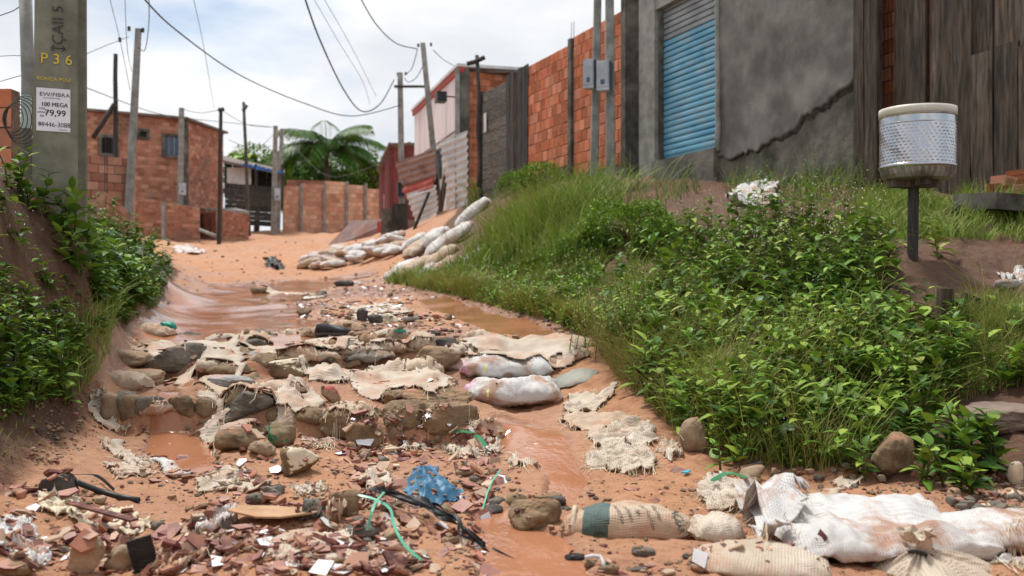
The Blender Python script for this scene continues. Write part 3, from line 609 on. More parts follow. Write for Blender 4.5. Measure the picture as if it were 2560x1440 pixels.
DP = 6.1; bp = W(136, 545, DP); PRZ = math.atan2(-bp.x, bp.y); DE = math.hypot(bp.x, bp.y)*math.cos(PRZ)**2
UP = thing('utility_pole', 'big olive grey concrete utility pole with a white poster on it', 'pole', None, (bp.x, bp.y, bp.z-1.3), PRZ)
hz = 3.6; wB, wT = .285, .240; sh_ = Vector((.022, 0, 0))
def pole_piece(name, xa, xb, ya, yb, mt, bev=.012):
    vs_ = []
    for z, k, s in ((0, 1, 0), (hz, wT/wB, 1)):
        for X, Y in ((xa+bev, ya), (xb-bev, ya), (xb, ya+bev), (xb, yb), (xa, yb), (xa, ya+bev)): vs_.append((X*k+sh_.x*s, Y, z))
    return MB().add(vs_, [(i, (i+1) % 6, 6+(i+1) % 6, 6+i) for i in range(6)]+[tuple(range(6, 12))]).build(name, mt, UP)
pole_piece('front_flange', -wB/2, wB/2-.01, 0, .10, CONC_OL)
pole_piece('web', -.05, .09, .10, .26, CONC_OL); pole_piece('rear_flange', -wB/2+.04, wB/2+.055, .26, .36, CONC_OL)
MB().tube([(wB/2-.004, .02, 0), (wB/2-.026, .02, hz)], .006, 6).build('earth_wire', METAL_RUST, UP)
def onpole(px, py): return Vector(((px-136)/FPX*DE, -.004, (545-py)*DP/FPX+1.3))
po = MB(); a = onpole(91, 329); b = onpole(176, 222); po.box(((a.x+b.x)/2, -.005, (a.z+b.z)/2), (b.x-a.x, .004, b.z-a.z)); poster = po.build('poster', PAPER, UP)
RX = math.radians(90)
def pt(s, px, py, hpx, mt=INK, par=poster, rot=0.0, sx=1.0, name='lettering', off=.009):
    l = onpole(px, py); l.y = -off; put_text(par, s, hpx*DP/FPX*1.38, l, (RX, 0, 0) if not rot else (RX, rot, 0), mt, name, sx)
pt('EW/FIBRA', 137, 238, 10, sx=1.15); pt('100 MEGA', 136, 263, 11, sx=.9); pt('79,99', 138, 284, 16, sx=1.0); pt('99446-3088', 136, 313, 12, sx=.92)
pt('POR', 105, 274, 5.5); pt('APENAS', 105, 283, 5.0, sx=.9); pt('R$', 105, 292, 5.5); pt('SUA INTERNET FIBRA', 130, 247, 3); pt('instale ja', 158, 324, 4); pt('(92)', 101, 313, 5)
for p_ in ('100 MEGA', '79,99'): pt(p_, 136.6 if p_[0] == '1' else 138.7, 263 if p_[0] == '1' else 284, 11 if p_[0] == '1' else 16, sx=.9 if p_[0] == '1' else 1, off=.0095)
pt('P 3 6', 141, 149, 26, YEL, UP); pt('RONCA POU', 134, 199, 9, YEL, UP, sx=1.05)
pt('ÇAII 5 7', 146, 48, 27, GREYINK, UP, rot=-math.pi/2, sx=1.0)
ar = MB(); 
for (x0, y0, x1, y1) in ((128,120,163,120),(128,120,135,113),(128,120,135,127),(163,120,156,113),(163,120,156,127)): ar.tube([onpole(x0, y0)+Vector((0, -.001, 0)), onpole(x1, y1)+Vector((0, -.001, 0))], .003, 5)
ar.build('painted_arrow', GREYINK, UP)
# small pole pieces left of it: cable coil and thin steel pipe
pi_ = W(68, 470, 6.8); MB().tube([W(66, 520, 6.8), W(70, 200, 6.8), W(62, -60, 6.8)], .042, 10).build('steel_pipe', CONC, None, True, label='slim grey steel pipe just left of the big utility pole', cat='pipe')
coil = MB()
for k in range(6):
    c = W(42, 300, 6.6); r_ = (.09+.016*k); coil.tube([c+Vector((math.cos(a_)*r_*.75+.006*k, .02*k-.05, math.sin(a_)*r_*1.0)) for a_ in np.linspace(0, 6.4, 26)], .0034, 5)
coil.build('cable_coil', CONC_D, None, True, label='coil of black cable hanging left of the utility pole', cat='cable coil')
MB().box(W(66, 280, 6.7), (.05, .05, .22)).build('cable_joint_box', mat('box_pale_teal', (.4, .5, .5), (.6, .68, .68), 6, .5), None, label='pale teal cable joint box on the slim pipe', cat='box')
lw = thing('brick_pillar', 'dark red brick pillar at the left picture edge behind the pipe', 'wall'); a_, b_ = W(-60, 400, 8.2), W(32, 400, 8.2)
brick_wall(lw, a_, b_, zat(470, 8.2), zat(220, 8.2), .24, .16, BRICK_R, MORTAR, 4)

# ------------------------------------------------------------------ wooden plank fence beyond the brick wall
pf_ = thing('plank_fence', 'grey plank fence between the brick wall and the brick house', 'fence')
boards_horizontal(pf_, wallpts(1208), wallpts(1271), 2.0+CZ, 4.55+CZ, .27, WOOD_G, name='plank')
boards_vertical(pf_, wallpts(1271)+_n*.02, wallpts(1322)+_n*.02, lambda s: CZ+2.0, lambda s: CZ+4.66+.0*s, [.2, .22], WOOD_N)
MB().box(wallpts(1205)+Vector((0, 0, CZ+3.2)), (.14, .14, 2.8), RW).build('post', WOOD_N, pf_)
MB().box(W(1222, 307, 23.0)+_n*.09, (.15, .012, .44), RW).build('notice_board', WHITE_P, None, label='small white notice fixed to the grey plank fence', cat='notice')
# pink sided brick house
ph_ = thing('pink_house', 'two storey house with pink side wall and red trimmed roof edge', 'house')
c0 = Vector((-1.306, 25.0, 0)); c1 = c0+Vector((-.283, 1, 0)).normalized()*6.4; c2 = Vector((.2, 25.7, 0))
ul = (c0-c1).normalized(); nl = Vector((ul.y, -ul.x, 0)); al = math.atan2(ul.y, ul.x); RL = Matrix.Rotation(al, 3, 'Z')
Lh = (c0-c1).length; zt5 = 5.52+CZ
def lslab(s0_, s1_, z0, z1, front, depth, name, mt):
    c = c1+ul*((s0_+s1_)/2)+nl*(front-depth/2); return MB().box((c.x, c.y, (z0+z1)/2), (s1_-s0_, depth, z1-z0), RL).build(name, mt, ph_)
for k in range(8): lslab(k*Lh/8+.006, (k+1)*Lh/8-.006, 4.05+CZ, zt5-.1, random.uniform(.0, .012), .1, 'siding_panel', PINK)
lslab(0, Lh, 1.6+CZ, 4.0+CZ, -.02, .12, 'lower_wall', WHITE_P); lslab(-.1, Lh+.1, zt5-.12, zt5+.02, .06, .25, 'roof_trim', RED_TRIM); lslab(-.1, Lh+.1, zt5+.025, zt5+.10, .10, 2.0, 'roof_edge', WHITE_P)
for s_ in (Lh-1.35, Lh-.45-2.6): 
    w0 = lslab(s_, s_+.75, 3.0+CZ, 3.85+CZ, .03, .06, 'window', CONC_D); 
    c = c1+ul*(s_+.375)+nl*.045; MB().box((c.x, c.y, 3.42+CZ), (.62, .03, .7), RL).build('pane', GLASS_B, w0)
    for q in (-.15, .0, .15): MB().tube([Vector((c.x, c.y, 3.1+CZ))+ul*q+nl*.03, Vector((c.x, c.y, 3.78+CZ))+ul*q+nl*.03], .012, 5).build('bar', BLACKM, w0)
lslab(Lh-.5, Lh-.15, 4.7+CZ, 4.95+CZ, .55, .25, 'floodlight', BLACKM); MB().tube([c1+ul*(Lh-.3)+nl*.05+Vector((0, 0, 4.85+CZ)), c1+ul*(Lh-.3)+nl*.4+Vector((0, 0, 4.85+CZ))], .02, 6).build('floodlight_arm', BLACKM, ph_)
brick_wall(ph_, c0+(c2-c0)*.14, c2, 2.3+CZ, 5.46+CZ, .25, .165, BRICK_R, MORTAR, 3, zbot=1.5+CZ)
cc = c0+(c2-c0)*.075; MB().box((cc.x, cc.y, 3.5+CZ), (.24, .25, 4.0)).build('corner_column', CONC_D, ph_); cc = c0+(c2-c0)*-.04; MB().box((cc.x, cc.y+.02, 3.5+CZ), (.12, .2, 4.05)).build('corner_column', CONC, ph_)
cc = c0+(c2-c0)*.5; MB().box((cc.x, cc.y+.2, 5.50+CZ), (1.75, .6, .07)).build('roof_cap', ROOF_T, ph_); MB().box((cc.x-.1, cc.y-.07, 4.88+CZ), (1.0, .1, .14)).build('concrete_band', CONC, ph_)
# zinc sheets
def sheet(name, corners, nwave, mt, label, amp=.028, bands=None, group=None):
    """corrugated sheet; corners bl, br, tr, tl; ridges run along bl->br"""
    bl, br, tr, tl = [Vector(c) for c in corners]; nn = (br-bl).cross(tl-bl).normalized(); nu, nv = 10, nwave*6; V = []; mi = []
    for j in range(nv+1):
        for i in range(nu+1):
            u_, v_ = i/nu, j/nv; p = bl*(1-u_)*(1-v_)+br*u_*(1-v_)+tr*u_*v_+tl*(1-u_)*v_
            V.append(p+nn*(amp*math.sin(v_*nwave*2*math.pi)+.04*math.sin(3*u_+2*v_)))
    F = []; 
    for j in range(nv):
        for i in range(nu): F.append((j*(nu+1)+i, j*(nu+1)+i+1, (j+1)*(nu+1)+i+1, (j+1)*(nu+1)+i))
    V = np.array([tuple(v) for v in V]); k = len(V); V2 = V-np.array(tuple(nn))*.004
    edges = [(i, i+1) for i in range(nu)]+[(nv*(nu+1)+i, nv*(nu+1)+i+1) for i in range(nu)]
    F2 = [tuple(k+i for i in reversed(f)) for f in F]; E = [(a, b, k+b, k+a) for a, b in edges]
    return link(name, fastmesh(name, np.concatenate([V, V2]), F+F2+E, True, [mt]), None, label, 'metal sheet', group)
GZS = 'corrugated sheets fencing the slope'
sheet('zinc_sheet', (W(1013,478,26.3), W(1090,455,25.6), W(1086,372,25.6), W(990,405,26.3)), 5, METAL_RUST, 'rusty brown upper corrugated sheet by the leaning pole', group=GZS)
sheet('zinc_sheet', (W(1016,492,26.2), W(1082,470,25.5), W(1080,442,25.5), W(1006,470,26.2)), 2, METAL_RED, 'faded red strip of corrugated sheet in the zinc fence', group=GZS)
sheet('zinc_sheet', (W(1040,556,26.0), W(1096,528,25.4), W(1086,462,25.4), W(1018,484,26.0)), 5, METAL_W, 'white lower corrugated sheet under the faded red strip', group=GZS)
sheet('zinc_sheet', (W(1128,528,25.2), W(1170,512,24.6), W(1164,326,24.6), W(1102,352,25.2)), 10, METAL_W, 'tall white corrugated sheet beside the brick house corner', group=GZS)
MB().box(W(1112, 455, 25.6), (.14, .06, 1.5), Matrix.Rotation(.16, 3, 'Y')).build('propping_board', WOOD_D, None, label='dark board standing between the two corrugated sheets', cat='board')
MB().tube([W(1033, 580, 25.6), W(1073, 480, 25.4)], .04, 7).build('prop_stick', WOOD_N, None, True, label='dark prop stick leaning against the white lower sheet', cat='stick')
# dark red shack
rs = thing('red_shack', 'small dark red wooden shack with a sloping tin roof', 'shack')
boards_vertical(rs, W(975, 580, 34), W(1042, 580, 32.5), lambda s: zat(600, 33.5), lambda s: zat(362+4*s, 33.5), [.22, .25], WOOD_R)
boards_vertical(rs, W(950, 580, 38), W(975, 580, 34), lambda s: zat(590, 34), lambda s: zat(415-50*s, 35), [.3], WOOD_R)
sheet_ = MB(); a, b, c, d = W(941, 424, 37.6), W(971, 357, 33.7), W(1046, 357, 32.3), W(1010, 424, 36)
sheet_.add([a, b, c, d, a-Vector((0, 0, .06)), b-Vector((0, 0, .06)), c-Vector((0, 0, .06)), d-Vector((0, 0, .06))], [(0, 3, 2, 1), (4, 5, 6, 7), (0, 1, 5, 4), (1, 2, 6, 5), (2, 3, 7, 6)]); sheet_.build('roof', ROOF_T, rs)
# low concrete wall with sloping end in front of the shack
lc = MB(); d0 = 33.0
a, b, c, d = W(800, 632, d0), W(1000, 612, d0-2), W(1000, 545, d0-2), W(880, 552, d0)
bk2 = Vector((.4, 1.5, 0)); lc.add([a, b, c, d, a+bk2, b+bk2, c+bk2, d+bk2], [(0, 1, 2, 3), (3, 2, 6, 7), (0, 3, 7, 4), (1, 5, 6, 2)])
lc.build('ramp_wall', mat('mauve_concrete', (.17, .11, .10), (.27, .19, .17), 2, .85, .4, .01, dirt=(.24, .10, .06), dirt_lo=.5, dirt_hi=.7, dirt_scale=.8), None, label='low brownish concrete ramp wall below the red shack', cat='wall')
MB().box(W(975, 568, 30.6), (.75, .3, .35)).build('red_crate', RED_TRIM, None, label='small red painted block beside the pole under the shack', cat='block')
MB().box(W(1000, 560, 28.8), (.42, .42, 1.15)).build('timber_stand', WOOD_N, None, label='dark timber stand at the foot of the crossarm pole', cat='stand')
MB().box(W(967, 560, 29.5), (.3, .3, .9)).build('drum_box', CONC_D, None, label='grey upright box left of the dark timber stand', cat='box')
# ------------------------------------------------------------------ far orange wall, plank gate, shed
fw = thing('orange_brick_wall', 'long pale orange brick wall at the end of the street', 'wall')
cnt = [0]; segs = [(709, 812, 461, 452, 585, 585, 45, 45), (812, 870, 452, 461, 585, 580, 45, 45.5), (870, 915, 463, 470, 580, 575, 45.5, 46), (915, 953, 470, 478, 575, 570, 46, 46.6)]
segs = [(709, 752, 464, 43.6, 44), (756, 810, 458, 44, 44.5), (814, 866, 452, 44.5, 45), (870, 913, 461, 45, 45.5), (917, 953, 471, 45.5, 46)]
for i, (a, b, ty, da, db) in enumerate(segs):
    brick_wall(fw, W(a, 580, da), W(b, 580, db), zat(592, da), zat(ty, da), .30, .20, BRICK_P, MORTAR_O, 1, counter=cnt, cap=300, gap=.02)
    q = W(b+2, 520, db-.03); MB().box((q.x, q.y, zat(525, db)), (.10, .2, zat(ty-2, db)-zat(592, db))).build('pilaster', CONC, fw)
gate = thing('plank_gate', 'dark horizontal plank gate left of the far orange wall', 'gate')
boards_horizontal(gate, W(562, 560, 40.5), W(683, 560, 42.5), zat(562, 41), zat(458, 41), .21, WOOD_N, name='slat')
brs = thing('brick_side_wall', 'darker brick wall stub behind the far orange wall', 'wall'); brick_wall(brs, W(716, 470, 47), W(812, 470, 47.5), zat(540, 47), zat(449, 47), .28, .18, BRICK_O, MORTAR, 1)
shed = thing('tarp_shed', 'open shed with white cloth and blue tarp edged roof', 'shed')
r_ = MB(); a, b, c, d = W(555, 400, 42.5), W(712, 432, 43), W(712, 424, 47), W(555, 388, 47); r_.add([a, b, c, d]+[v-Vector((0, 0, .12)) for v in (a, b, c, d)], [(0, 1, 2, 3), (7, 6, 5, 4), (0, 4, 5, 1), (1, 5, 6, 2), (2, 6, 7, 3), (3, 7, 4, 0)]); r_.build('roof', ROOF_T, shed)
tp = MB(); 
for i in range(9):
    p = W(612+11*i, 412+2.4*i, 42.4); tp.box(p, (.22, .06, .07+.08*random.random()), Matrix.Rotation(random.uniform(-.3, .3), 3, 'Y'))
tp.build('tarp_edge', TARP_B, shed); boards_vertical(shed, W(560, 455, 44), W(700, 455, 44.5), lambda s: zat(470, 44), lambda s: zat(405+25*s, 44), [.35], DARK, name='back_board')
wc = MB(); wc.box(W(596, 440, 43.2), (1.1, .05, .72)); wc.build('hanging_cloth', WHITE_P, shed)
for px in (564, 640, 706): q = W(px, 440, 42.6); MB().tube([q-Vector((0, 0, .9)), q+Vector((0, 0, .5))], .06, 6).build('post', WOOD_N, shed)
# ------------------------------------------------------------------ brick house on the left
bh = thing('brick_house', 'unplastered orange brick house with two small windows on the left', 'house')
k0, k1, k2 = W(120, 500, 33.6), W(466, 510, 36), W(558, 510, 38.8); cnt = [0]
zt6 = 6.07+CZ; z06 = zat(545, 36); L1 = (Vector((k1.x, k1.y, 0))-Vector((k0.x, k0.y, 0))).length
def s_at(px): return (px-120)/(466-120)*L1
wins = [(s_at(400), s_at(450), zat(398, 36), zat(338, 36)), (s_at(240), s_at(290), zat(395, 35), zat(342, 35)), (s_at(335), s_at(368), zat(352, 35.5), zat(326, 35.5))]
brick_wall(bh, k1, k2, z06, zt6-.03, .24, .14, BRICK_O, MORTAR_O, 1, counter=cnt, cap=140, gap=.02, ztop=lambda s: zt6-.02-.0*s)
u1, n1, _ = brick_wall(bh, k0, k1, z06, zt6, .24, .14, BRICK_O, MORTAR_O, 1, holes=wins, counter=cnt, cap=300, gap=.02)
a1 = math.atan2(u1.y, u1.x); R1 = Matrix.Rotation(a1, 3, 'Z'); K0 = Vector((k0.x, k0.y, 0))
for i, (a, b, e, g) in enumerate(wins):
    c = K0+u1*((a+b)/2)+n1*.0; w_ = MB(); z_ = (e+g)/2; W_, H_ = b-a, g-e
    for (ox, oz, sx_, sz_) in ((0, H_/2-.05, W_, .1), (0, -H_/2+.05, W_, .1), (-W_/2+.05, 0, .1, H_-.2), (W_/2-.05, 0, .1, H_-.2)): w_.box(c+u1*ox+n1*.03+Vector((0, 0, z_+oz)), (sx_, .12, sz_), R1)
    wo_ = w_.build('window_frame' if i < 2 else 'vent_opening', CONC_D, bh); MB().box(c+n1*.012+Vector((0, 0, z_)), (W_-.2, .02, H_-.2), R1).build('pane', GLASS_B if i == 0 else DARK, wo_)
    if i < 2:
        for q in (-.1, .1): MB().tube([c+u1*q+n1*.05+Vector((0, 0, z_-H_/2+.1)), c+u1*q+n1*.05+Vector((0, 0, z_+H_/2-.1))], .02, 5).build('bar', CONC if i == 0 else BLACKM, wo_)
MB().box((k1.x-.05, k1.y-.03, (z06+zt6)/2), (.22, .22, zt6-z06+.02), R1).build('corner_column', CONC_D, bh)
rf = MB(); back = Vector((-1.2, 6, 0)); tops = [Vector((k0.x, k0.y-.25, zt6+.08)), Vector((k1.x+.1, k1.y-.25, zt6+.08)), Vector((k2.x+.2, k2.y, zt6+.02)), Vector((k2.x-6, k2.y+2, zt6+.1)), Vector((k0.x, k0.y+5, zt6+.1))]
rf.add(tops+[v-Vector((0, 0, .08)) for v in tops], [(0, 1, 2, 3, 4), (0, 5, 6, 1), (1, 6, 7, 2), (9, 8, 7, 6, 5)]); rf.build('roof', ROOF_T, bh)
# retaining walls in front of the house
rt = thing('retaining_wall', 'low orange brick retaining wall in front of the brick house', 'wall')
brick_wall(rt, W(334, 600, 33.5), W(500, 590, 34.5), zat(612, 34), zat(496, 34), .24, .12, BRICK_O, MORTAR_O, 1, cap=220, gap=.018, ztop=lambda s: zat(494+22*s, 34))
MB().box(W(410, 555, 33.55), (.10, .2, 1.3)).build('pilaster', CONC, rt)
rt2 = thing('low_brick_box', 'low brick enclosure with pale top right of the retaining wall', 'wall')
brick_wall(rt2, W(548, 585, 34.6), W(622, 575, 36.5), zat(592, 35.5), zat(530, 35.5), .22, .10, BRICK_O, MORTAR_O, 1, cap=200, gap=.016)
brick_wall(rt2, W(500, 585, 37), W(548, 590, 34.6), zat(592, 35.5), zat(528, 35.5), .22, .10, BRICK_D, MORTAR, 1, cap=200, gap=.016)
cp = MB(); q = [W(500, 520, 37), W(548, 522, 34.6), W(624, 528, 36.5), W(590, 520, 38.5)]; cp.add(q+[v-Vector((0, 0, .1)) for v in q], [(0, 1, 2, 3), (0, 4, 5, 1), (1, 5, 6, 2)]); cp.build('slab_top', CONC, rt2)
MB().tube([W(500, 575, 34), W(545, 592, 33.5)], .07, 6).build('fallen_beam', CONC, None, True, label='pale concrete beam leaning at the low brick enclosure', cat='beam')
# nearer low brick walls behind the pole
nw = thing('low_brick_wall', 'low wall of large orange and red bricks behind the utility pole', 'wall')
brick_wall(nw, W(206, 520, 19.0), W(324, 520, 19.6), zat(520, 19.3), zat(391, 19.3), .27, .165, BRICK_O, MORTAR, 1, ztop=lambda s: zat(391, 19.3)-.0*s)
brick_wall(nw, W(324, 520, 19.6), W(336, 600, 23), zat(610, 19.8), zat(396, 19.6), .27, .165, BRICK_P, MORTAR_O, 1)
nw2 = thing('stepped_brick_wall', 'sloping lower brick wall running down beside the sandy street', 'wall')
brick_wall(nw2, W(262, 560, 15.5), W(334, 600, 20.5), zat(640, 18), zat(490, 18), .22, .11, BRICK_O, MORTAR_O, 1, ztop=lambda s: zat(492+26*s, 16.5+2*s))
for px in (262, 268): MB().tube([W(px, 500, 18.9), W(px, 385, 18.9)], .008, 5).build('rebar', BLACKROT, nw)
# ------------------------------------------------------------------ cables
def cable(pts, label, r=.01, n=14):
    P = [W(*p) for p in pts]; out = []
    for i in range(len(P)-1):
        p0, p1, p2, p3 = P[max(i-1, 0)], P[i], P[i+1], P[min(i+2, len(P)-1)]
        for k in range(n):
            t_ = k/n; out.append(.5*((2*p1)+(p2-p0)*t_+(2*p0-5*p1+4*p2-p3)*t_*t_+(3*p1-p0-3*p2+p3)*t_**3))
    out.append(P[-1]); MB().tube(out, r, 5).build('overhead_cable', WIRE, None, True, label=label, cat='cable')
cable([(345, -20, 14), (440, 75, 17), (600, 188, 22), (760, 258, 26), (880, 290, 28), (1005, 262, 30)], 'long dark cable sagging from top left to the crossarm pole', .014)
cable([(757, -20, 18), (800, 100, 20), (860, 225, 24), (905, 278, 27), (950, 260, 28.5), (985, 200, 29.8)], 'thick cable looping deep below the others left of the crossarm pole', .018)
cable([(893, -20, 20), (940, 60, 23), (990, 108, 25), (1042, 122, 26.4)], 'cable dropping from the top edge to the leaning pole', .014)
cable([(1044, 122, 26.4), (1030, 170, 28), (1012, 188, 29.8)], 'short cable joining the leaning pole and the crossarm pole', .012)
cable([(1060, 160, 26.4), (1040, 195, 28), (1020, 205, 29), (1012, 195, 29.8)], 'short slack loop between the two leaning street poles', .012)
cable([(1083, 125, 26), (1110, 150, 25.8), (1150, 172, 25)], 'cable from the leaning pole to the pink house roof', .01)
cable([(775, -20, 20), (850, 110, 24), (905, 200, 27), (925, 260, 29)], 'faint thin cable crossing the sky left of the thick loop', .006)
cable([(800, -20, 20), (880, 120, 24), (940, 240, 29)], 'faint thin cable next to the thick looping one', .006)
cable([(480, -20, 20), (510, 120, 26), (535, 270, 33)], 'faint thin cable above the brick house', .007); cable([(270, -20, 15), (300, 100, 17), (325, 225, 19)], 'thin wire running down to the tall grey pole', .005)
cable([(312, -20, 15), (318, 120, 17), (330, 180, 19)], 'second thin wire running down beside the tall grey pole', .005); cable([(372, -20, 15), (372, 60, 17), (362, 125, 19), (345, 118, 19.4)], 'hanging dark wire end by the tall grey pole top', .008)
cable([(217, 134, 16), (270, 112, 18), (322, 92, 19.4)], 'wire from the big utility pole to the tall grey pole', .006)
cable([(-20, 45, 8), (30, 28, 7.5), (60, 8, 6.9)], 'wire crossing the top left picture corner', .004); cable([(-20, 210, 9), (30, 195, 8), (64, 186, 7)], 'wire reaching the slim pipe from the left edge', .003)
cable([(-20, 142, 9), (30, 139, 8), (64, 140, 7)], 'thin level wire at the left edge', .003)
cable([(217, 220, 20), (400, 285, 30), (555, 305, 34), (686, 318, 42)], 'low sagging wire passing over the brick house roof', .010); cable([(553, 275, 33), (620, 312, 40), (690, 318, 42)], 'low wire from the flat topped post to the far poles', .010)
cable([(455, 272, 34.5), (500, 282, 34), (553, 274, 33)], 'short wire from the house corner pole to the thin post', .010); cable([(700, 325, 43), (800, 430, 40), (880, 435, 36), (1000, 380, 30)], 'slack cable hanging in front of the palm tree', .012)
cable([(690, 330, 42), (640, 370, 41), (572, 350, 40)], 'wire from the far poles down to the tarp shed', .01)
# ------------------------------------------------------------------ rocks
import bmesh
def _ico(n):
    b = bmesh.new(); bmesh.ops.create_icosphere(b, subdivisions=n, radius=1); b.verts.ensure_lookup_table()
    V = np.array([v.co[:] for v in b.verts]); F = np.array([[v.index for v in f.verts] for f in b.faces]); b.free(); return V, F
ICO = {k: _ico(k) for k in (1, 2, 3, 4, 5)}
SD = (0.44, 0.20, 0.105)
ROCK_B = mat('rock_brown', (0.10, 0.066, 0.036), (0.25, 0.175, 0.10), 5, .8, .8, .012, c3=(0.19, 0.13, 0.075), dirt=SD, dirt_lo=.60, dirt_hi=.78, up=True, dirt_scale=4, fine=50)
ROCK_T = mat('rock_tan', (0.22, 0.155, 0.095), (0.40, 0.30, 0.20), 6, .85, .7, .012, dirt=SD, dirt_lo=.58, dirt_hi=.76, up=True, dirt_scale=4, fine=60)
ROCK_G = mat('rock_grey', (0.085, 0.075, 0.06), (0.24, 0.215, 0.175), 4, .75, .9, .015, dirt=SD, dirt_lo=.64, dirt_hi=.82, up=True, dirt_scale=4, stretch=(1, 3.5, 1), fine=26)
ROCK_PG = mat('rock_pale_grey', (0.22, 0.215, 0.205), (0.42, 0.40, 0.37), 5, .6, .6, .01, dirt=SD, dirt_lo=.60, dirt_hi=.76, up=True, dirt_scale=5)
ROCK_D = mat('rock_dark', (0.035, 0.030, 0.026), (0.12, 0.105, 0.09), 6, .75, .8, .01, dirt=SD, dirt_lo=.70, dirt_hi=.85, up=True, fine=50)
COAL = mat('charcoal', (0.008, 0.008, 0.008), (0.03, 0.028, 0.026), 30, .6, .9, .01)
CREAM = mat('cream_plaster', (0.56, 0.48, 0.34), (0.72, 0.64, 0.48), 12, .8, .5, .006, dirt=(.40, .25, .14), dirt_lo=.58, dirt_hi=.75, dirt_scale=14)
TEAL = mat('paint_teal', (0.02, 0.26, 0.20), (0.05, 0.36, 0.28), 20, .5, .3, .004, dirt=(.22, .2, .15), dirt_lo=.62, dirt_hi=.7, dirt_scale=25)
GREENP = mat('paint_green', (0.01, 0.14, 0.06), (0.03, 0.22, 0.10), 20, .5, .3, .004, dirt=(.15, .12, .08), dirt_lo=.56, dirt_hi=.66, dirt_scale=40)
REDP = mat('paint_red', (0.30, 0.035, 0.03), (0.45, 0.08, 0.065), 20, .5, .3, .004, dirt=(.15, .12, .08), dirt_lo=.6, dirt_hi=.7, dirt_scale=30)
TILEW = mat('tile_white', (0.72, 0.73, 0.74), (0.84, 0.85, 0.86), 8, .22, .05, .001, dirt=(0.48, 0.26, 0.15), dirt_lo=.62, dirt_hi=.74, dirt_scale=16, objrand=.08, spec=.5)
def rock_shape(seed, style='round', sub=4, rough=1.0):
    V, F = ICO[sub]; rg = np.random.default_rng(seed); D = V.copy()
    p = {'round': 2.3, 'block': 5.0, 'slab': 3.2, 'wedge': 3.0, 'angular': 2.6}[style]
    r = 1/(np.abs(D)**p).sum(1)**(1/p)
    ncut = {'round': 3, 'block': 4, 'slab': 4, 'wedge': 7, 'angular': 9}[style]
    for k in range(ncut):
        n_ = rg.normal(size=3); n_ /= np.linalg.norm(n_); h = rg.uniform(.62, .95) if style in ('round', 'slab') else rg.uniform(.5, .9)
        t_ = D @ n_; lim = np.where(t_ > .05, h/np.maximum(t_, .05), 9); k_ = 14.0
        r = -np.log(np.exp(-k_*r)+np.exp(-k_*np.minimum(lim, 3)))/k_
    r *= 1+rough*(.09*fbm(D*1.6+seed, 3, seed)-.06*np.abs(fbm(D*3.2+seed, 3, seed+3))+.035*fbm(D*6.5+seed, 3, seed+4)+.022*fbm(D*15+seed, 3, seed+5))
    P = D*r[:, None]; lo_, hi = P.min(0), P.max(0); P = (P-(lo_+hi)/2)/(hi-lo_)*2; return P, F
def rock(label, px, py, wpx, hpx, style='round', mt=None, dp=.75, rz=0.0, tilt=(0, 0), seed=None, paint=None, name='rock', cat='rock', group=None, sub=4, sink=.12, reg=True, rough=1.0):
    """stands with its front foot at pixel (px, py) on the ground; wpx, hpx are its apparent size"""
    g = hit(px, py); d = g.y; w = wpx*d/FPX; depth = w*dp; drop = max((CZ-g.z)/d, 0.0); h = max(hpx*d/FPX-depth*drop, .35*hpx*d/FPX)
    seed = seed if seed is not None else int(px*7+py*13) % 9973
    P, F = rock_shape(seed, style, sub, rough); P = P*np.array([w/2, depth/2, h/2*(1+sink)])
    E = Matrix.Rotation(rz, 3, 'Z') @ Matrix.Rotation(tilt[0], 3, 'X') @ Matrix.Rotation(tilt[1], 3, 'Y'); P = P @ np.array(E).T
    cz = g.z-P[:, 2].min()-sink*h; loc = Vector((g.x, g.y+depth*.42, cz))
    mi = None; mats = [mt or ROCK_B]
    if paint:
        c = P[F].mean(1); nn = np.cross(P[F[:, 1]]-P[F[:, 0]], P[F[:, 2]]-P[F[:, 0]]); nn /= np.linalg.norm(nn, axis=1)[:, None]+1e-9
        dv = np.array(paint[1], float); dv /= np.linalg.norm(dv); mi = ((nn @ dv+.25*fbm(c/np.array([w, depth, h])*5, 3, seed)) > paint[2]).astype(int); mats.append(paint[0])
    o_ = link(name, fastmesh(name, P, F, True, mats, mi), None, label, cat, group, None, loc)
    if reg: add_bvh(P+np.array(loc), F)
    return o_
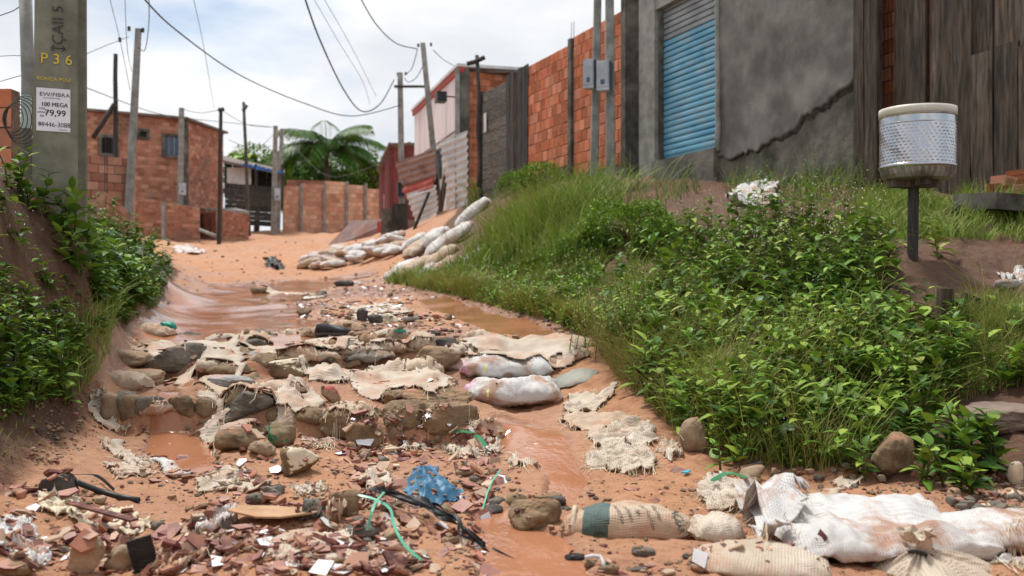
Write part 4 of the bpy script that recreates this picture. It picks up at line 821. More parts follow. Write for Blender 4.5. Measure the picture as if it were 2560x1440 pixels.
RK = [
 # upper steps
 ('wide ridged grey stone in the upper step, left of centre', 465,932,210,86,'slab',ROCK_G,.7,.05),
 ('flat tan stone at the left end of the upper step', 312,908,108,38,'slab',ROCK_T,.8,-.05),
 ('long tan stone lying low in front of the upper step left', 322,965,150,48,'slab',ROCK_T,.6,.12),
 ('dark grey lump right of the wide ridged grey stone', 612,880,110,38,'round',ROCK_G,.6,-.2),
 ('grey smooth stone beside the dark lump in the upper step', 655,905,95,36,'round',ROCK_PG,.6,0),
 ('pale blue grey wet stone between the two steps', 555,965,140,34,'slab',ROCK_PG,.7,.1),
 ('square tan stone at the left end of the lower ledge', 280,1045,68,70,'block',ROCK_T,.9,.1),
 ('brown stone second from the left in the lower ledge', 322,1048,50,66,'block',ROCK_B,.9,-.1),
 ('grey brown stone left of the small waterfall', 368,1045,72,62,'block',ROCK_G,.8,.05),
 ('brown stone right of the small waterfall in the ledge', 450,1045,72,62,'block',ROCK_B,.8,-.05),
 ('brown stone in the ledge behind the hanging cloth strip', 512,1048,62,60,'round',ROCK_B,.8,.1),
 ('long dark stone at the right end of the lower ledge', 600,1056,175,92,'angular',ROCK_G,.6,.05),
 ('small brown stone tucked at the ledge end', 680,1058,50,40,'round',ROCK_B,.9,0),
 ('flat grey slab sunk in cloth behind the concrete drum chunk', 800,945,90,26,'slab',ROCK_G,.7,0),
 ('grey low stone right of the concrete drum chunk', 790,938,110,24,'slab',ROCK_T,.6,.1),
 ('broad sand covered stone under the black shoe', 830,880,170,34,'slab',ROCK_T,.5,-.08),
 ('dark slab peeping from torn cloth in the upper step', 945,880,80,34,'slab',ROCK_D,.7,.1),
 ('brown slab right of the dark slab in the upper step', 1010,885,95,34,'slab',ROCK_B,.6,-.1),
 ('brown rock left of the upper white sack', 1085,930,135,72,'angular',ROCK_B,.7,.1),
 ('rough dark rock by the beige cloth in the upper step', 1110,880,80,40,'angular',ROCK_D,.8,.0),
 ('small dark stone in a beige sack tear near the upper sack', 1255,895,45,22,'round',ROCK_D,.8,0),
 # lower boulders
 ('big flat brown stone on top of the boulder row', 1060,1035,240,84,'slab',ROCK_B,.8,-.06),
 ('long rounded boulder in the boulder row, right of centre', 1010,1078,125,90,'round',ROCK_B,.8,0),
 ('big rounded boulder at the right end of the boulder row', 1122,1098,145,104,'round',ROCK_B,.8,-.15),
 ('round boulder at the left end of the boulder row', 772,1075,80,66,'round',ROCK_B,.9,0),
 ('wide boulder with pale fringe in the boulder row', 872,1100,165,102,'round',ROCK_B,.7,.05),
 ('tilted flat stone leaning under the wide boulder', 908,1122,100,76,'wedge',ROCK_B,.5,.3),
 ('thin upright stone right of the tilted flat stone', 992,1108,42,46,'wedge',ROCK_T,.7,.2),
 ('rounded tan boulder left of the green painted stone', 584,1130,112,70,'round',ROCK_B,.8,.1),
 ('rounded stone right of the tan boulder on orange sand', 648,1142,70,48,'round',ROCK_T,.8,0),
 ('long curved brown stone above the rounded tan boulder', 600,1085,120,34,'slab',ROCK_B,.5,.3),
 ('flat brown slab lying on sand left of the cream faced block', 578,1205,115,48,'slab',ROCK_T,.8,.2),
 ('small grey stone left of the flat brown slab', 530,1220,52,34,'round',ROCK_G,.9,0),
 ('dark wet stone half in the streamlet at left', 465,1135,70,20,'slab',ROCK_G,.8,0),
 ('big smooth wedge shaped stone beside the printed sack', 1340,1338,136,112,'wedge',ROCK_B,.8,.2),
 ('thin flat slab propped behind the wedge shaped stone', 1352,1255,110,34,'slab',ROCK_B,.7,.05),
 ('lumpy brown stone left of the thin flat slab', 1290,1275,60,48,'round',ROCK_B,.9,0),
 ('small dark stone under the thin flat slab', 1395,1268,44,34,'angular',ROCK_D,.9,0),
 ('upright tan rock standing in torn cloth on the right bank', 1738,1132,72,96,'round',ROCK_T,.8,0),
 ('large rough brown rock half hidden by weeds on the right', 2240,1195,125,130,'wedge',ROCK_B,.9,.3),
 ('tan wedge rock wrapped in cloth behind the crumpled sack', 1885,1205,58,50,'wedge',ROCK_T,.9,.3),
 ('dark grey angular block at the left near the black hose', 135,1238,95,66,'block',ROCK_D,.8,.3),
 ('tall yellowish brown rock in the left foreground', 205,1436,92,120,'round',ROCK_T,.8,0),
 ('rounded yellowish rock right of the tall one in the foreground', 292,1430,82,82,'round',ROCK_T,.8,.2),
 ('blurred brown rock at the bottom left picture corner', 20,1445,90,60,'round',ROCK_B,.9,0),
 ('grey brown angular stone in the tile rubble left of centre', 780,1292,74,56,'angular',ROCK_G,.9,.4),
 ('long brown stone leaning in rubble left of the black plastic', 858,1290,80,75,'block',ROCK_B,.6,-.5),
 ('rough dark stone beneath the long leaning stone', 900,1352,110,62,'round',ROCK_G,.8,.1),
 ('small tan stone beside the crumpled brown paper', 820,1332,46,34,'round',ROCK_T,.9,0),
 ('small stone below the blue rag', 1112,1288,42,30,'angular',ROCK_B,.9,.2),
 ('small stone touching the black plastic end', 1125,1358,44,24,'round',ROCK_T,.9,.2),
 ('dark mossy stone left of the thin slab by the stream', 1232,1285,52,30,'round',ROCK_D,.9,.2),
 ('greyish stone behind the dark mossy one by the stream', 1240,1262,48,26,'round',ROCK_G,.9,.1),
 ('small brown stone right of the blue rag', 1160,1192,48,28,'round',ROCK_T,.9,.1),
 ('tiny grey stone by the thin strap right of the blue rag', 1188,1205,32,22,'round',ROCK_G,.9,.1),
 ('small square stone left of the blue rag in the tiles', 918,1218,32,36,'block',ROCK_D,.8,.2),
 ('grey stone in the sand left of the red tile bits', 675,1240,62,32,'block',ROCK_G,.8,.1),
 ('mossy stone beside the grey sand stone left of centre', 636,1265,52,36,'angular',ROCK_G,.8,.5),
 ('flat grey stone in the water below the printed sack', 1610,1392,62,30,'slab',ROCK_G,.7,.1),
 ('brown stone at the bottom edge right of the stream', 1525,1436,50,30,'slab',ROCK_B,.7,.1),
 ('grey flat pebble near the bottom edge right of the white pipe', 1595,1428,56,20,'slab',ROCK_G,.8,.1),
 ('dark angular stone left of the charcoal lump', 1388,1408,42,38,'wedge',ROCK_D,.7,.5),
 ('round stone behind the white shard at the bottom right', 1736,1412,30,26,'round',ROCK_T,.9,0),
 ('dark stone with white shard near the bottom right', 1728,1400,44,24,'angular',ROCK_D,.9,0),
 ('dark brown lump between the crumpled cloth and big sack', 1990,1262,58,44,'round',ROCK_D,.9,.2),
 ('long low stone buried at the bottom centre', 1000,1432,110,34,'slab',ROCK_G,.7,.1),
 # middle distance stones
 ('dark upright stone in the middle of the muddy bed', 905,803,30,34,'wedge',ROCK_D,.8,0),
 ('dark stone with teal top in the middle of the bed', 936,808,40,24,'round',ROCK_D,.8,0),
 ('stone with teal paint left of the black shoe', 722,824,54,16,'slab',ROCK_G,.7,0),
 ('flat stone on the left of the mid bed stones', 757,790,38,22,'angular',ROCK_B,.8,0),
 ('pale flat stone right of the yellowish one', 1026,806,42,18,'slab',ROCK_PG,.8,0),
 ('rounded dark log like stone far up the bed', 858,716,52,16,'slab',ROCK_D,.5,0),
 ('rounded stone far up the bed near the white cloth', 648,738,55,24,'round',ROCK_B,.8,0),
 ('brown pebble right of the black shoe', 893,845,26,16,'round',ROCK_B,.9,0),
 ('small brown pebble between the shoe and torn cloth', 975,842,24,14,'round',ROCK_B,.9,0),
 ('brown stone beside the green shard in the mid bed', 1020,848,40,20,'round',ROCK_B,.9,0),
 ('long dark stone beside the green shard in the mid bed', 1075,840,60,12,'slab',ROCK_D,.5,0),
 ('brown stone at the left edge of the wet channel', 660,760,30,14,'round',ROCK_B,.9,0),
 ('large flat grey rock slab on the right bank edge', 2520,1085,220,95,'slab',mat('slab_mauve', (.17, .12, .095), (.30, .225, .185), 3, .85, .5, .01, dirt=(.12, .075, .05), dirt_lo=.5, dirt_hi=.7),.9,.1),
 ('pale flat stone at the right edge under the weeds', 2535,722,70,26,'slab',ROCK_PG,.8,.1),
]
for i, r in enumerate(RK):
    sink = .30 if r[3] > 90 and r[4] < 50 else .12
    rock(*r[:6], mt=r[6], dp=r[7], rz=r[8], sub=5 if r[3] > 120 and r[2] > 900 else (4 if r[3] > 60 else 3), sink=sink)
rock('round concrete chunk with a cream top on the steps', 712, 945, 98, 56, 'slab', ROCK_B, .8, .1, paint=(CREAM, (0, 0, 1), .62), name='concrete_chunk', cat='chunk')
rock('square concrete chunk with a white tile top on the steps', 870, 922, 66, 38, 'block', ROCK_B, .8, .1, paint=(TILEW, (0, 0, 1), .75), name='concrete_chunk', cat='chunk')
rock('tan stone with a red painted top above the boulders', 824, 1006, 50, 46, 'wedge', ROCK_T, .8, .1, paint=(REDP, (0, -.2, 1), .55))
rock('grey rounded stone with a green painted left side', 700, 1120, 72, 72, 'round', ROCK_B, .8, .1, paint=(GREENP, (-.8, -.8, .1), .72))
rock('angular brown block with one cream plaster corner', 742, 1192, 96, 88, 'block', ROCK_B, .8, .45, paint=(CREAM, (.6, -.5, .55), .66), name='concrete_chunk', cat='chunk')
rock('teal painted block at the left edge of the stream', 418, 836, 42, 34, 'block', ROCK_D, .7, -.3, paint=(TEAL, (.35, -1, .3), .35), name='painted_block', cat='block')
rock('yellowish cream block among the mid bed stones', 975, 808, 42, 26, 'block', ROCK_T, .8, .2, paint=(CREAM, (0, -.6, .8), .3), name='concrete_chunk', cat='chunk')
rock('black charcoal lump in the mud at the bottom', 1443, 1412, 64, 34, 'round', COAL, .6, .1, name='charcoal_lump', cat='charcoal')
# white plaster lumps on the right
WP = [('tall white plaster piece at the right picture edge', 2545,1215,40,66,'wedge'),('white plaster piece at the right edge among stones', 2545,1250,52,30,'slab'),('small white stone right of the big white sack', 2470,1270,36,16,'slab'),
      ('white fragment in the weeds left of the rough brown rock', 2015,1075,60,28,'wedge'),('pale tan stone right of the weeds by the big sack', 2390,1245,44,30,'round'),('grey stone at the right edge below plaster pieces', 2480,1312,46,26,'round')]
for k, (l, a, b, c, d, s) in enumerate(WP): rock(l, a, b, c, d, s, CREAM if k < 4 else ROCK_T, .7, .2*k, sub=3, name='plaster_piece' if k < 4 else 'rock', cat='plaster' if k < 4 else 'rock')

# ------------------------------------------------------------------ sacks
def sackmat(name, c1, c2, dirtc=SD, lo=.50, hi=.68, ds=4.0, weave=34, rough=.55, wb=.5):
    m, t, p, o = new_mat(name); v = pos(t); uv = pos(t, 'uv')
    col = ramp(t, noise(t, v, 6, 5), [(.3, c1), (.7, c2)]); g = noise(t, v, ds, 7, .68, .3)
    col = mixc(t, ramp(t, g, [(lo, 0.), (hi, .85)]), col, dirtc); col = mixc(t, ramp(t, noise(t, v, 26, 4, .7), [(.55, 0.), (.80, .35)]), col, [c*.75 for c in dirtc])
    t.links.new(col, p.inputs['Base Color']); p.inputs['Roughness'].default_value = rough; p.inputs['Specular IOR Level'].default_value = .35
    w1 = nd(t, 'ShaderNodeTexWave', {'Scale': weave, 'Distortion': .6, 'Detail': 1.0}, bands_direction='X'); w2 = nd(t, 'ShaderNodeTexWave', {'Scale': weave, 'Distortion': .6, 'Detail': 1.0}, bands_direction='Y')
    t.links.new(uv, w1.inputs['Vector']); t.links.new(uv, w2.inputs['Vector'])
    h = mth(t, 'ADD', mth(t, 'MULTIPLY', mth(t, 'MULTIPLY', w1.outputs['Fac'], w2.outputs['Fac']), .7), mth(t, 'MULTIPLY', noise(t, v, 14, 5), 1.2)); bump(t, p, h, wb, .008); return m
SK_W = sackmat('sack_white', (0.48, 0.465, 0.445), (0.64, 0.625, 0.605), dirtc=(0.34, 0.17, 0.095), lo=.50, hi=.60, ds=3.4)
SK_C = sackmat('sack_cream', (0.42, 0.34, 0.25), (0.60, 0.52, 0.42), lo=.48, hi=.70)
SK_B = sackmat('sack_beige', (0.38, 0.28, 0.19), (0.56, 0.44, 0.32), lo=.48, hi=.68)
SK_F = sackmat('sack_far', (0.50, 0.47, 0.43), (0.66, 0.64, 0.61), lo=.48, hi=.66, ds=2.2)
SK_G = sackmat('sack_green_print', (0.045, 0.085, 0.075), (0.085, 0.13, 0.115), (0.30, 0.15, 0.08), .62, .8)
THREAD = mat('loose_thread', (0.50, 0.38, 0.24), (0.72, 0.62, 0.46), 20, .7, 0, objrand=.2)
def sack_shape(L, Wd, H, seed, nu=56, nv=40, ends=.55, wr=1.0, sq=False):
    u = np.linspace(-1, 1, nu); th = np.linspace(0, 2*np.pi, nv, endpoint=False); U, TH = np.meshgrid(u, th, indexing='ij'); U = U.ravel(); TH = TH.ravel()
    au = np.abs(U); wprof = (1-au**5*(1-ends))*(.90+.10*np.cos(U*2.2)); tprof = np.clip(1-au**2.6, 0, 1)**.62*.97+.03
    if sq: wprof = (1-au**9*(1-ends))*(.96+.04*np.cos(U*2.2)); tprof = np.clip(1-au**4.5, 0, 1)**.7*.97+.03
    cs, sn = np.cos(TH), np.sin(TH); y = np.sign(cs)*np.abs(cs)**.72*wprof; z = np.sign(sn)*np.abs(sn)**.80*tprof*(1-.16*np.abs(cs)**3)
    z = np.where(z < 0, z*.62, z)
    P = np.stack([U*L/2, y*Wd/2, z*H/2], 1)
    q = np.stack([U*1.8, y*1.6, np.sign(sn)*.7], 1)+seed*3.1
    amp = H*.10*wr; fold = fbm(np.stack([U*1.2, y*7, np.sign(sn)*.5], 1)+seed, 3, seed)*(au**2.5)*1.6+fbm(q*1.6, 3, seed+1)*.9+fbm(q*5, 2, seed+2)*.28
    P[:, 2] += amp*fold*np.sign(sn)*np.minimum(1, tprof*2.2); P[:, 0] += .02*L*fbm(q*.9, 2, seed+4); P[:, 1] += .05*Wd*fbm(np.stack([U*1.4, U*0, U*0], 1)+seed, 2, seed+6)
    F = np.array([(i*nv+j, (i+1)*nv+j, (i+1)*nv+(j+1) % nv, i*nv+(j+1) % nv) for i in range(nu-1) for j in range(nv)])
    uv = np.stack([U*L/2, TH/(2*np.pi)*(Wd*2+H)], 1); return P, F, uv, U, TH
def finish_sack(P, F, uv, loc, rz, name, label, mats, mi=None, conform=True, tiltx=0, group=None, cat='sack', parent=None, reg=True, lift=0.0, tilty=0):
    R = np.array(Matrix.Rotation(rz, 3, 'Z') @ Matrix.Rotation(tiltx, 3, 'X') @ Matrix.Rotation(tilty, 3, 'Y')); P = P @ R.T
    if conform:
        gz = T0(P[:, 0]+loc[0], P[:, 1]+loc[1]); P[:, 2] += gz-T0(np.array([loc[0]]), np.array([loc[1]]))[0]
    P[:, 2] += lift
    nend = len(P); 
    o_ = link(name, fastmesh(name, P, F, True, mats, mi, uv), parent, label, cat, group, None, loc)
    if reg: add_bvh(P+np.array(loc), F)
    return o_
def sack(label, px, py, L, Wd, H, mt, rz=0.0, seed=None, res=(48, 36), name='sack', tiltx=0, tilty=0, group=None, lift=0.0, wr=1.0, ends=.6, on=None, conform=True, sink=.08, sq=False):
    g = hit(px, py, all_=bool(on)); seed = seed if seed is not None else int(px+py*3) % 997
    P, F, uv, U, TH = sack_shape(L, Wd, H, seed, res[0], res[1], ends, wr, sq)
    loc = Vector((g.x, g.y+(abs(math.sin(rz))*L+abs(math.cos(rz))*Wd)/2*.75, g.z+H*(.31-sink)))
    if conform and not on: loc.z = float(T0(np.array([loc.x]), np.array([loc.y]))[0])+H*(.31-sink)
    return finish_sack(P, F, uv, loc, rz, name, label, [mt], None, conform and not on, tiltx, group, lift=lift, tilty=tilty)
# the two white sacks that make the step
PINKP = mat('sack_pink_print', (.50, .22, .32), (.70, .48, .55), 10, .55, .3, .004); YELP = mat('sack_yellow_print', (.66, .55, .12), (.75, .66, .25), 10, .55, .3, .004)
for lab, cx, cy, d, L, z_, rz, dp_ in (('plump white sack with pink end, lower of two in the step', 1278, 1032, 5.95, .62, 0, .02, .42), ('white sack with pink corner, upper of two in the step', 1262, 965, 6.35, .60, 1, .03, .42)):
    c = W(cx, cy, d); P, F, uv, U, TH = sack_shape(L, .42, .21 if not z_ else .19, 31+z_, 80, 56, .86, 1.1, True)
    fc = U[F].mean(1); cn = P[F].mean(1); top = cn[:, 2] > -.02; nz_ = fbm(cn*9, 3, 4); mi = np.zeros(len(F), int); mi[(fc+.16*nz_ < -.86)] = 1; mi[(np.abs(fc+.62+.16*np.sin(cn[:, 1]*7)+.06*nz_) < .018) & (nz_ > -.25) & (cn[:, 2] > 0)] = 2
    finish_sack(P, F, uv, Vector((c.x, c.y+.19, c.z+.085)), rz, 'sack', lab, [SK_W, PINKP, YELP], mi, False, -.05, 'white sacks stacked in the step')
# beige flattened sacks across the upper step
sack('beige flattened sack at the far right of the upper step', 1385, 880, .56, .34, .10, SK_B, .12, lift=.0)
sack('beige sack with a ragged edge in the upper step centre', 1235, 895, .52, .36, .09, SK_B, -.08)
sack('beige twisted sack under grass at the right stream edge', 1395, 925, .46, .26, .11, SK_B, .35)
sack('grey green sack flap below the twisted beige sack', 1440, 965, .30, .26, .06, sackmat('sack_greyish', (.22, .23, .19), (.34, .34, .28)), .5)
# sand caked, hardened sacks that pave the steps
CK = np.random.default_rng(19); NMS = [(ROCK_T, 'tan'), (ROCK_B, 'brown'), (SK_B, 'beige cloth covered'), (SK_C, 'cream cloth covered'), (ROCK_G, 'grey'), (SK_B, 'beige cloth covered')]
for ry, x0, x1, lo_, hi_, stp in ((846,300,1180,60,110,'topmost'),(870,270,1160,60,150,'topmost'),(892,260,1180,60,150,'upper'),(915,480,1130,60,140,'upper'),(942,560,1120,60,130,'middle'),(968,240,900,60,150,'middle'),(1046,240,700,70,120,'lower')):
    x = x0+CK.uniform(0, 40)
    while x < x1:
        w_ = CK.uniform(lo_, hi_); px, py = x+w_/2, ry+CK.uniform(-20, 20)
        if CK.random() < .86:
            g = hit(px, py); mt_, nm = NMS[CK.integers(6)]; L = w_*1.08*g.y/FPX; side = 'left of centre' if px < 560 else ('in the centre' if px < 900 else 'right of centre')
            P, F, uv, U, TH = sack_shape(L, L*CK.uniform(.55, .8), CK.uniform(.08, .15), int(CK.integers(9999)), 40, 28, .8, 1.6); P += (fbm(P*14+ry, 3, 3)*.010)[:, None]*np.array([.4, .4, 1])
            finish_sack(P, F, uv, Vector((g.x, g.y+.08, float(T(np.array([g.x]), np.array([g.y+.08]))[0])+CK.uniform(-.02, .02))), CK.uniform(-.45, .45), 'hardened_sack', nm+' hardened sack paving the '+stp+' step row, '+side, [mt_], None, False, CK.uniform(-.18, .05), 'hardened sacks paving the '+stp+' step row', 'hardened sack', tilty=CK.uniform(-.08, .08))
        x += w_*CK.uniform(.9, 1.15)
# printed flour sack
pfs = thing('printed_flour_sack', 'beige flour sack with green band and printed letters in the mud', 'sack'); c = W(1580, 1378, 3.32)
P, F, uv, U, TH = sack_shape(.46, .21, .155, 77, 110, 72, .40, .7); rzs = -.13
fc = U[F].mean(1); cn = P[F].mean(1); w_ = .02*np.sin(cn[:, 1]*30); mi = np.where((fc+w_ > -.70) & (fc+w_ < -.28), 1, 0)
R = np.array(Matrix.Rotation(rzs, 3, 'Z')); PW = P @ R.T; locS = Vector((c.x, c.y+.10, c.z+.055)); pfs.location = locS
link('sack_body', fastmesh('sack_body', PW, F, True, [SK_B, SK_G], mi, uv), pfs); add_bvh(PW+np.array(locS), F)
_bvs = BVHTree.FromPolygons([tuple(v) for v in PW.tolist()], [tuple(f) for f in F.tolist()])
def wrap_text(s, size, u0, ang, v0, rot=0.0, mt=None):
    """print text onto the sack: u0 along its length, ang (deg) up from its near side"""
    me = text_mesh(s, size); bm_ = bmesh.new(); bm_.from_mesh(me); bmesh.ops.triangulate(bm_, faces=bm_.faces); bmesh.ops.subdivide_edges(bm_, edges=[e for e in bm_.edges if e.calc_length() > size*.15], cuts=1); bm_.to_mesh(me); bm_.free()
    cr_, sr_ = math.cos(rot), math.sin(rot); Rm = Matrix(R.tolist())
    for v in me.vertices:
        x, y = v.co.x*cr_-v.co.y*sr_, v.co.x*sr_+v.co.y*cr_; a = math.radians(ang)+y/.085
        dirv = Rm @ Vector((0, -math.cos(a), math.sin(a))); o_ = Rm @ Vector((u0+x, 0, 0)); h = _bvs.ray_cast(o_+dirv*.6, -dirv, 1.0)
        v.co = (h[0]+dirv*.0022) if h[0] is not None else o_+dirv*.08
    me.materials.clear(); me.materials.append(mt or INKG); link('lettering', me, pfs)
INKG = mat('sack_ink', (.045, .07, .065), (.10, .125, .115), 40, .7, 0)
wrap_text('FARINHA DE TRIGO', .026, .07, -28, 0, .03); wrap_text('AÇÚ', .042, .165, 48, 0, -1.25); wrap_text('CAR', .03, .17, 22, 0, -1.25)
for k, s in enumerate(('ENRIQUECIDA', 'COM FERRO', 'E SOJA', 'CONTEM GLUTEN', 'INDUSTRIA')): wrap_text(s, .016, -.035+k*.032, 52, 0, -1.2)
TIE = MB(); TIE.tube([Rm_ for Rm_ in [Vector(R @ np.array([-.185, .075*math.cos(a), .062*math.sin(a)])) for a in np.linspace(0, 6.3, 24)]], .009, 6); TIE.build('neck_tie', THREAD, pfs, True)
# big white sacks at the bottom right
sack('large bulging white woven sack at the bottom right', 2235, 1418, .66, .62, .125, SK_W, .06, 5, (120, 90), wr=1.9, ends=.88, lift=.02, sq=True)
sack('cream sack wedge between the printed sack and crumpled cloth', 1800, 1362, .17, .16, .11, SK_C, .2, 9, (48, 40))
sack('torn cream sack with a green stripe at the bottom edge', 1930, 1450, .40, .26, .11, SK_C, -.25, 11, (64, 44))
sack('thin curled cream sack strip at the bottom edge', 1960, 1412, .32, .09, .07, SK_C, .18, 12, (48, 30), lift=.01)
sack('white sack half under sand at the right bottom edge', 2560, 1400, .42, .34, .13, SK_W, -.15, 13, (64, 44), lift=.02)
STRIPE = mat('sack_stripe_blue_grey', (.07, .12, .15), (.12, .18, .21), 20, .6, .2, .002)
# tied sack: pleated dome with a knot on top
kn = thing('tied_sack', 'white sack tied in a knot with radiating pleats at the bottom', 'sack'); c = W(2305, 1425, 3.02); kn.location = c
nr_, nt_ = 34, 150; V = []
for i in range(nr_):
    r = i/(nr_-1)
    for j in range(nt_):
        th_ = 2*math.pi*j/nt_; pl_ = math.sin(th_*17+2*math.sin(th_*3))*.5+math.sin(th_*29+1)*.3; x = r*(.21+.07*math.cos(th_-.2)+.025*math.sin(3*th_)+.012*math.sin(7*th_+1)); 
        z = .085*(1-r**2.0)-.03+.012*math.sin(5*th_+r*4)*r+pl_*.016*(1-r)**.6*min(1, r*6); V.append((x*math.cos(th_), x*math.sin(th_)*.85, z))
F = [(i*nt_+j, (i+1)*nt_+j, (i+1)*nt_+(j+1) % nt_, i*nt_+(j+1) % nt_) for i in range(nr_-1) for j in range(nt_)]
V = np.array(V); link('sack_body', fastmesh('sack_body', V, F, True, [SK_C], None, V[:, :2]), kn)
P, F = rock_shape(412, 'round', 4, 1.6); P = P*np.array([.032, .028, .035])+np.array([0, 0, .075]); link('knot', fastmesh('knot', P, F, True, [SK_C]), kn)
fr = []; Ff = []
for i in range(8):
    for j in range(40):
        th_ = 2*math.pi*j/40; r = .014+.034*(i/7)*(1+.5*math.sin(th_*7)); fr.append((-.02+r*math.cos(th_), r*math.sin(th_), .09+.025*(i/7)+.012*math.sin(th_*5+i)))
Ff = [(i*40+j, (i+1)*40+j, (i+1)*40+(j+1) % 40, i*40+(j+1) % 40) for i in range(7) for j in range(40)]; link('knot_frill', fastmesh('knot_frill', np.array(fr), Ff, True, [SK_C]), kn)
MB().tube([(.038*math.cos(a),     .034*math.sin(a), .055+.006*math.sin(2*a)) for a in np.linspace(0, 6.3, 20)], .006, 6).build('tie_cord', BLACKM, kn, True)
# sack pile beside the slope
GS = 'sand sacks tumbled down the slope edge'
PILE = [('dirty white sack lying top right on the sack pile',1120,628,.85,.50,.34,.25,.10,1),('white sack drooping at the top centre of the pile',1080,634,.62,.45,.34,-.5,.15,1),('sand stained sack in the middle of the sack pile',1045,655,.75,.45,.32,.9,.1,0),
 ('long white sack sliding down at the pile left edge',1010,692,.85,.42,.28,1.05,.0,0),('beige sack at the pile foot right of the sliding one',1035,690,.72,.40,.28,.85,.0,0),('small white sack at the left top of the pile',1030,622,.55,.38,.26,.3,.05,0),
 ('bare orange stained sack under the top right one',1100,660,.6,.4,.3,.2,0,0),('white sack end poking from the grass right of pile',1195,652,.52,.3,.2,.1,0,0),('beige sack low in the grass below the pile',1110,682,.45,.32,.22,.2,0,0),
 ('lone white sack on the slope above the pile',1180,545,.72,.45,.36,.25,0,0),('small pale sack low left in the grass edge',985,694,.4,.3,.2,.6,0,0),('rolled beige sack between the pile and grass',1065,686,.42,.25,.2,1.2,0,0)]
for k, (l, a, b, L, wd_, H, rz, lf, on) in enumerate(PILE): sack(l, a, b, L, wd_, H, SK_F if k not in (2, 4, 6, 8) else SK_B, rz, 60+k, (36, 28), group=GS, lift=lf, wr=1.2, ends=.55)
# far heap of white sacks
GH = 'white sacks heaped beside the muddy street'
for k in range(46):
    t_ = random.random(); px = 765+t_*235+random.uniform(-10, 10); py = 680-t_*46+random.uniform(-34, 8)*(.6+.5*t_); g = hit(px, py); c = Vector((g.x, g.y, g.z+random.uniform(.06, .16))); L = random.uniform(.42, .78)
    P, F, uv, U, TH = sack_shape(L, L*.6, L*.36, 200+k, 26, 20, .5, 1.4)
    lab = 'small white sack in the front row of the far heap' if py > 655 else ('white sack in the middle of the far heap by the ramp wall' if py > 632 else 'white sack at the top of the far heap under the pole')
    lab += ', left part' if px < 845 else (', centre' if px < 925 else ', right part')
    finish_sack(P, F, uv, c, random.uniform(-.6, .9), 'sack', lab, [SK_F if random.random() > .25 else SK_B], None, False, random.uniform(-.3, .1), GH, reg=False, tilty=random.uniform(-.3, .3))
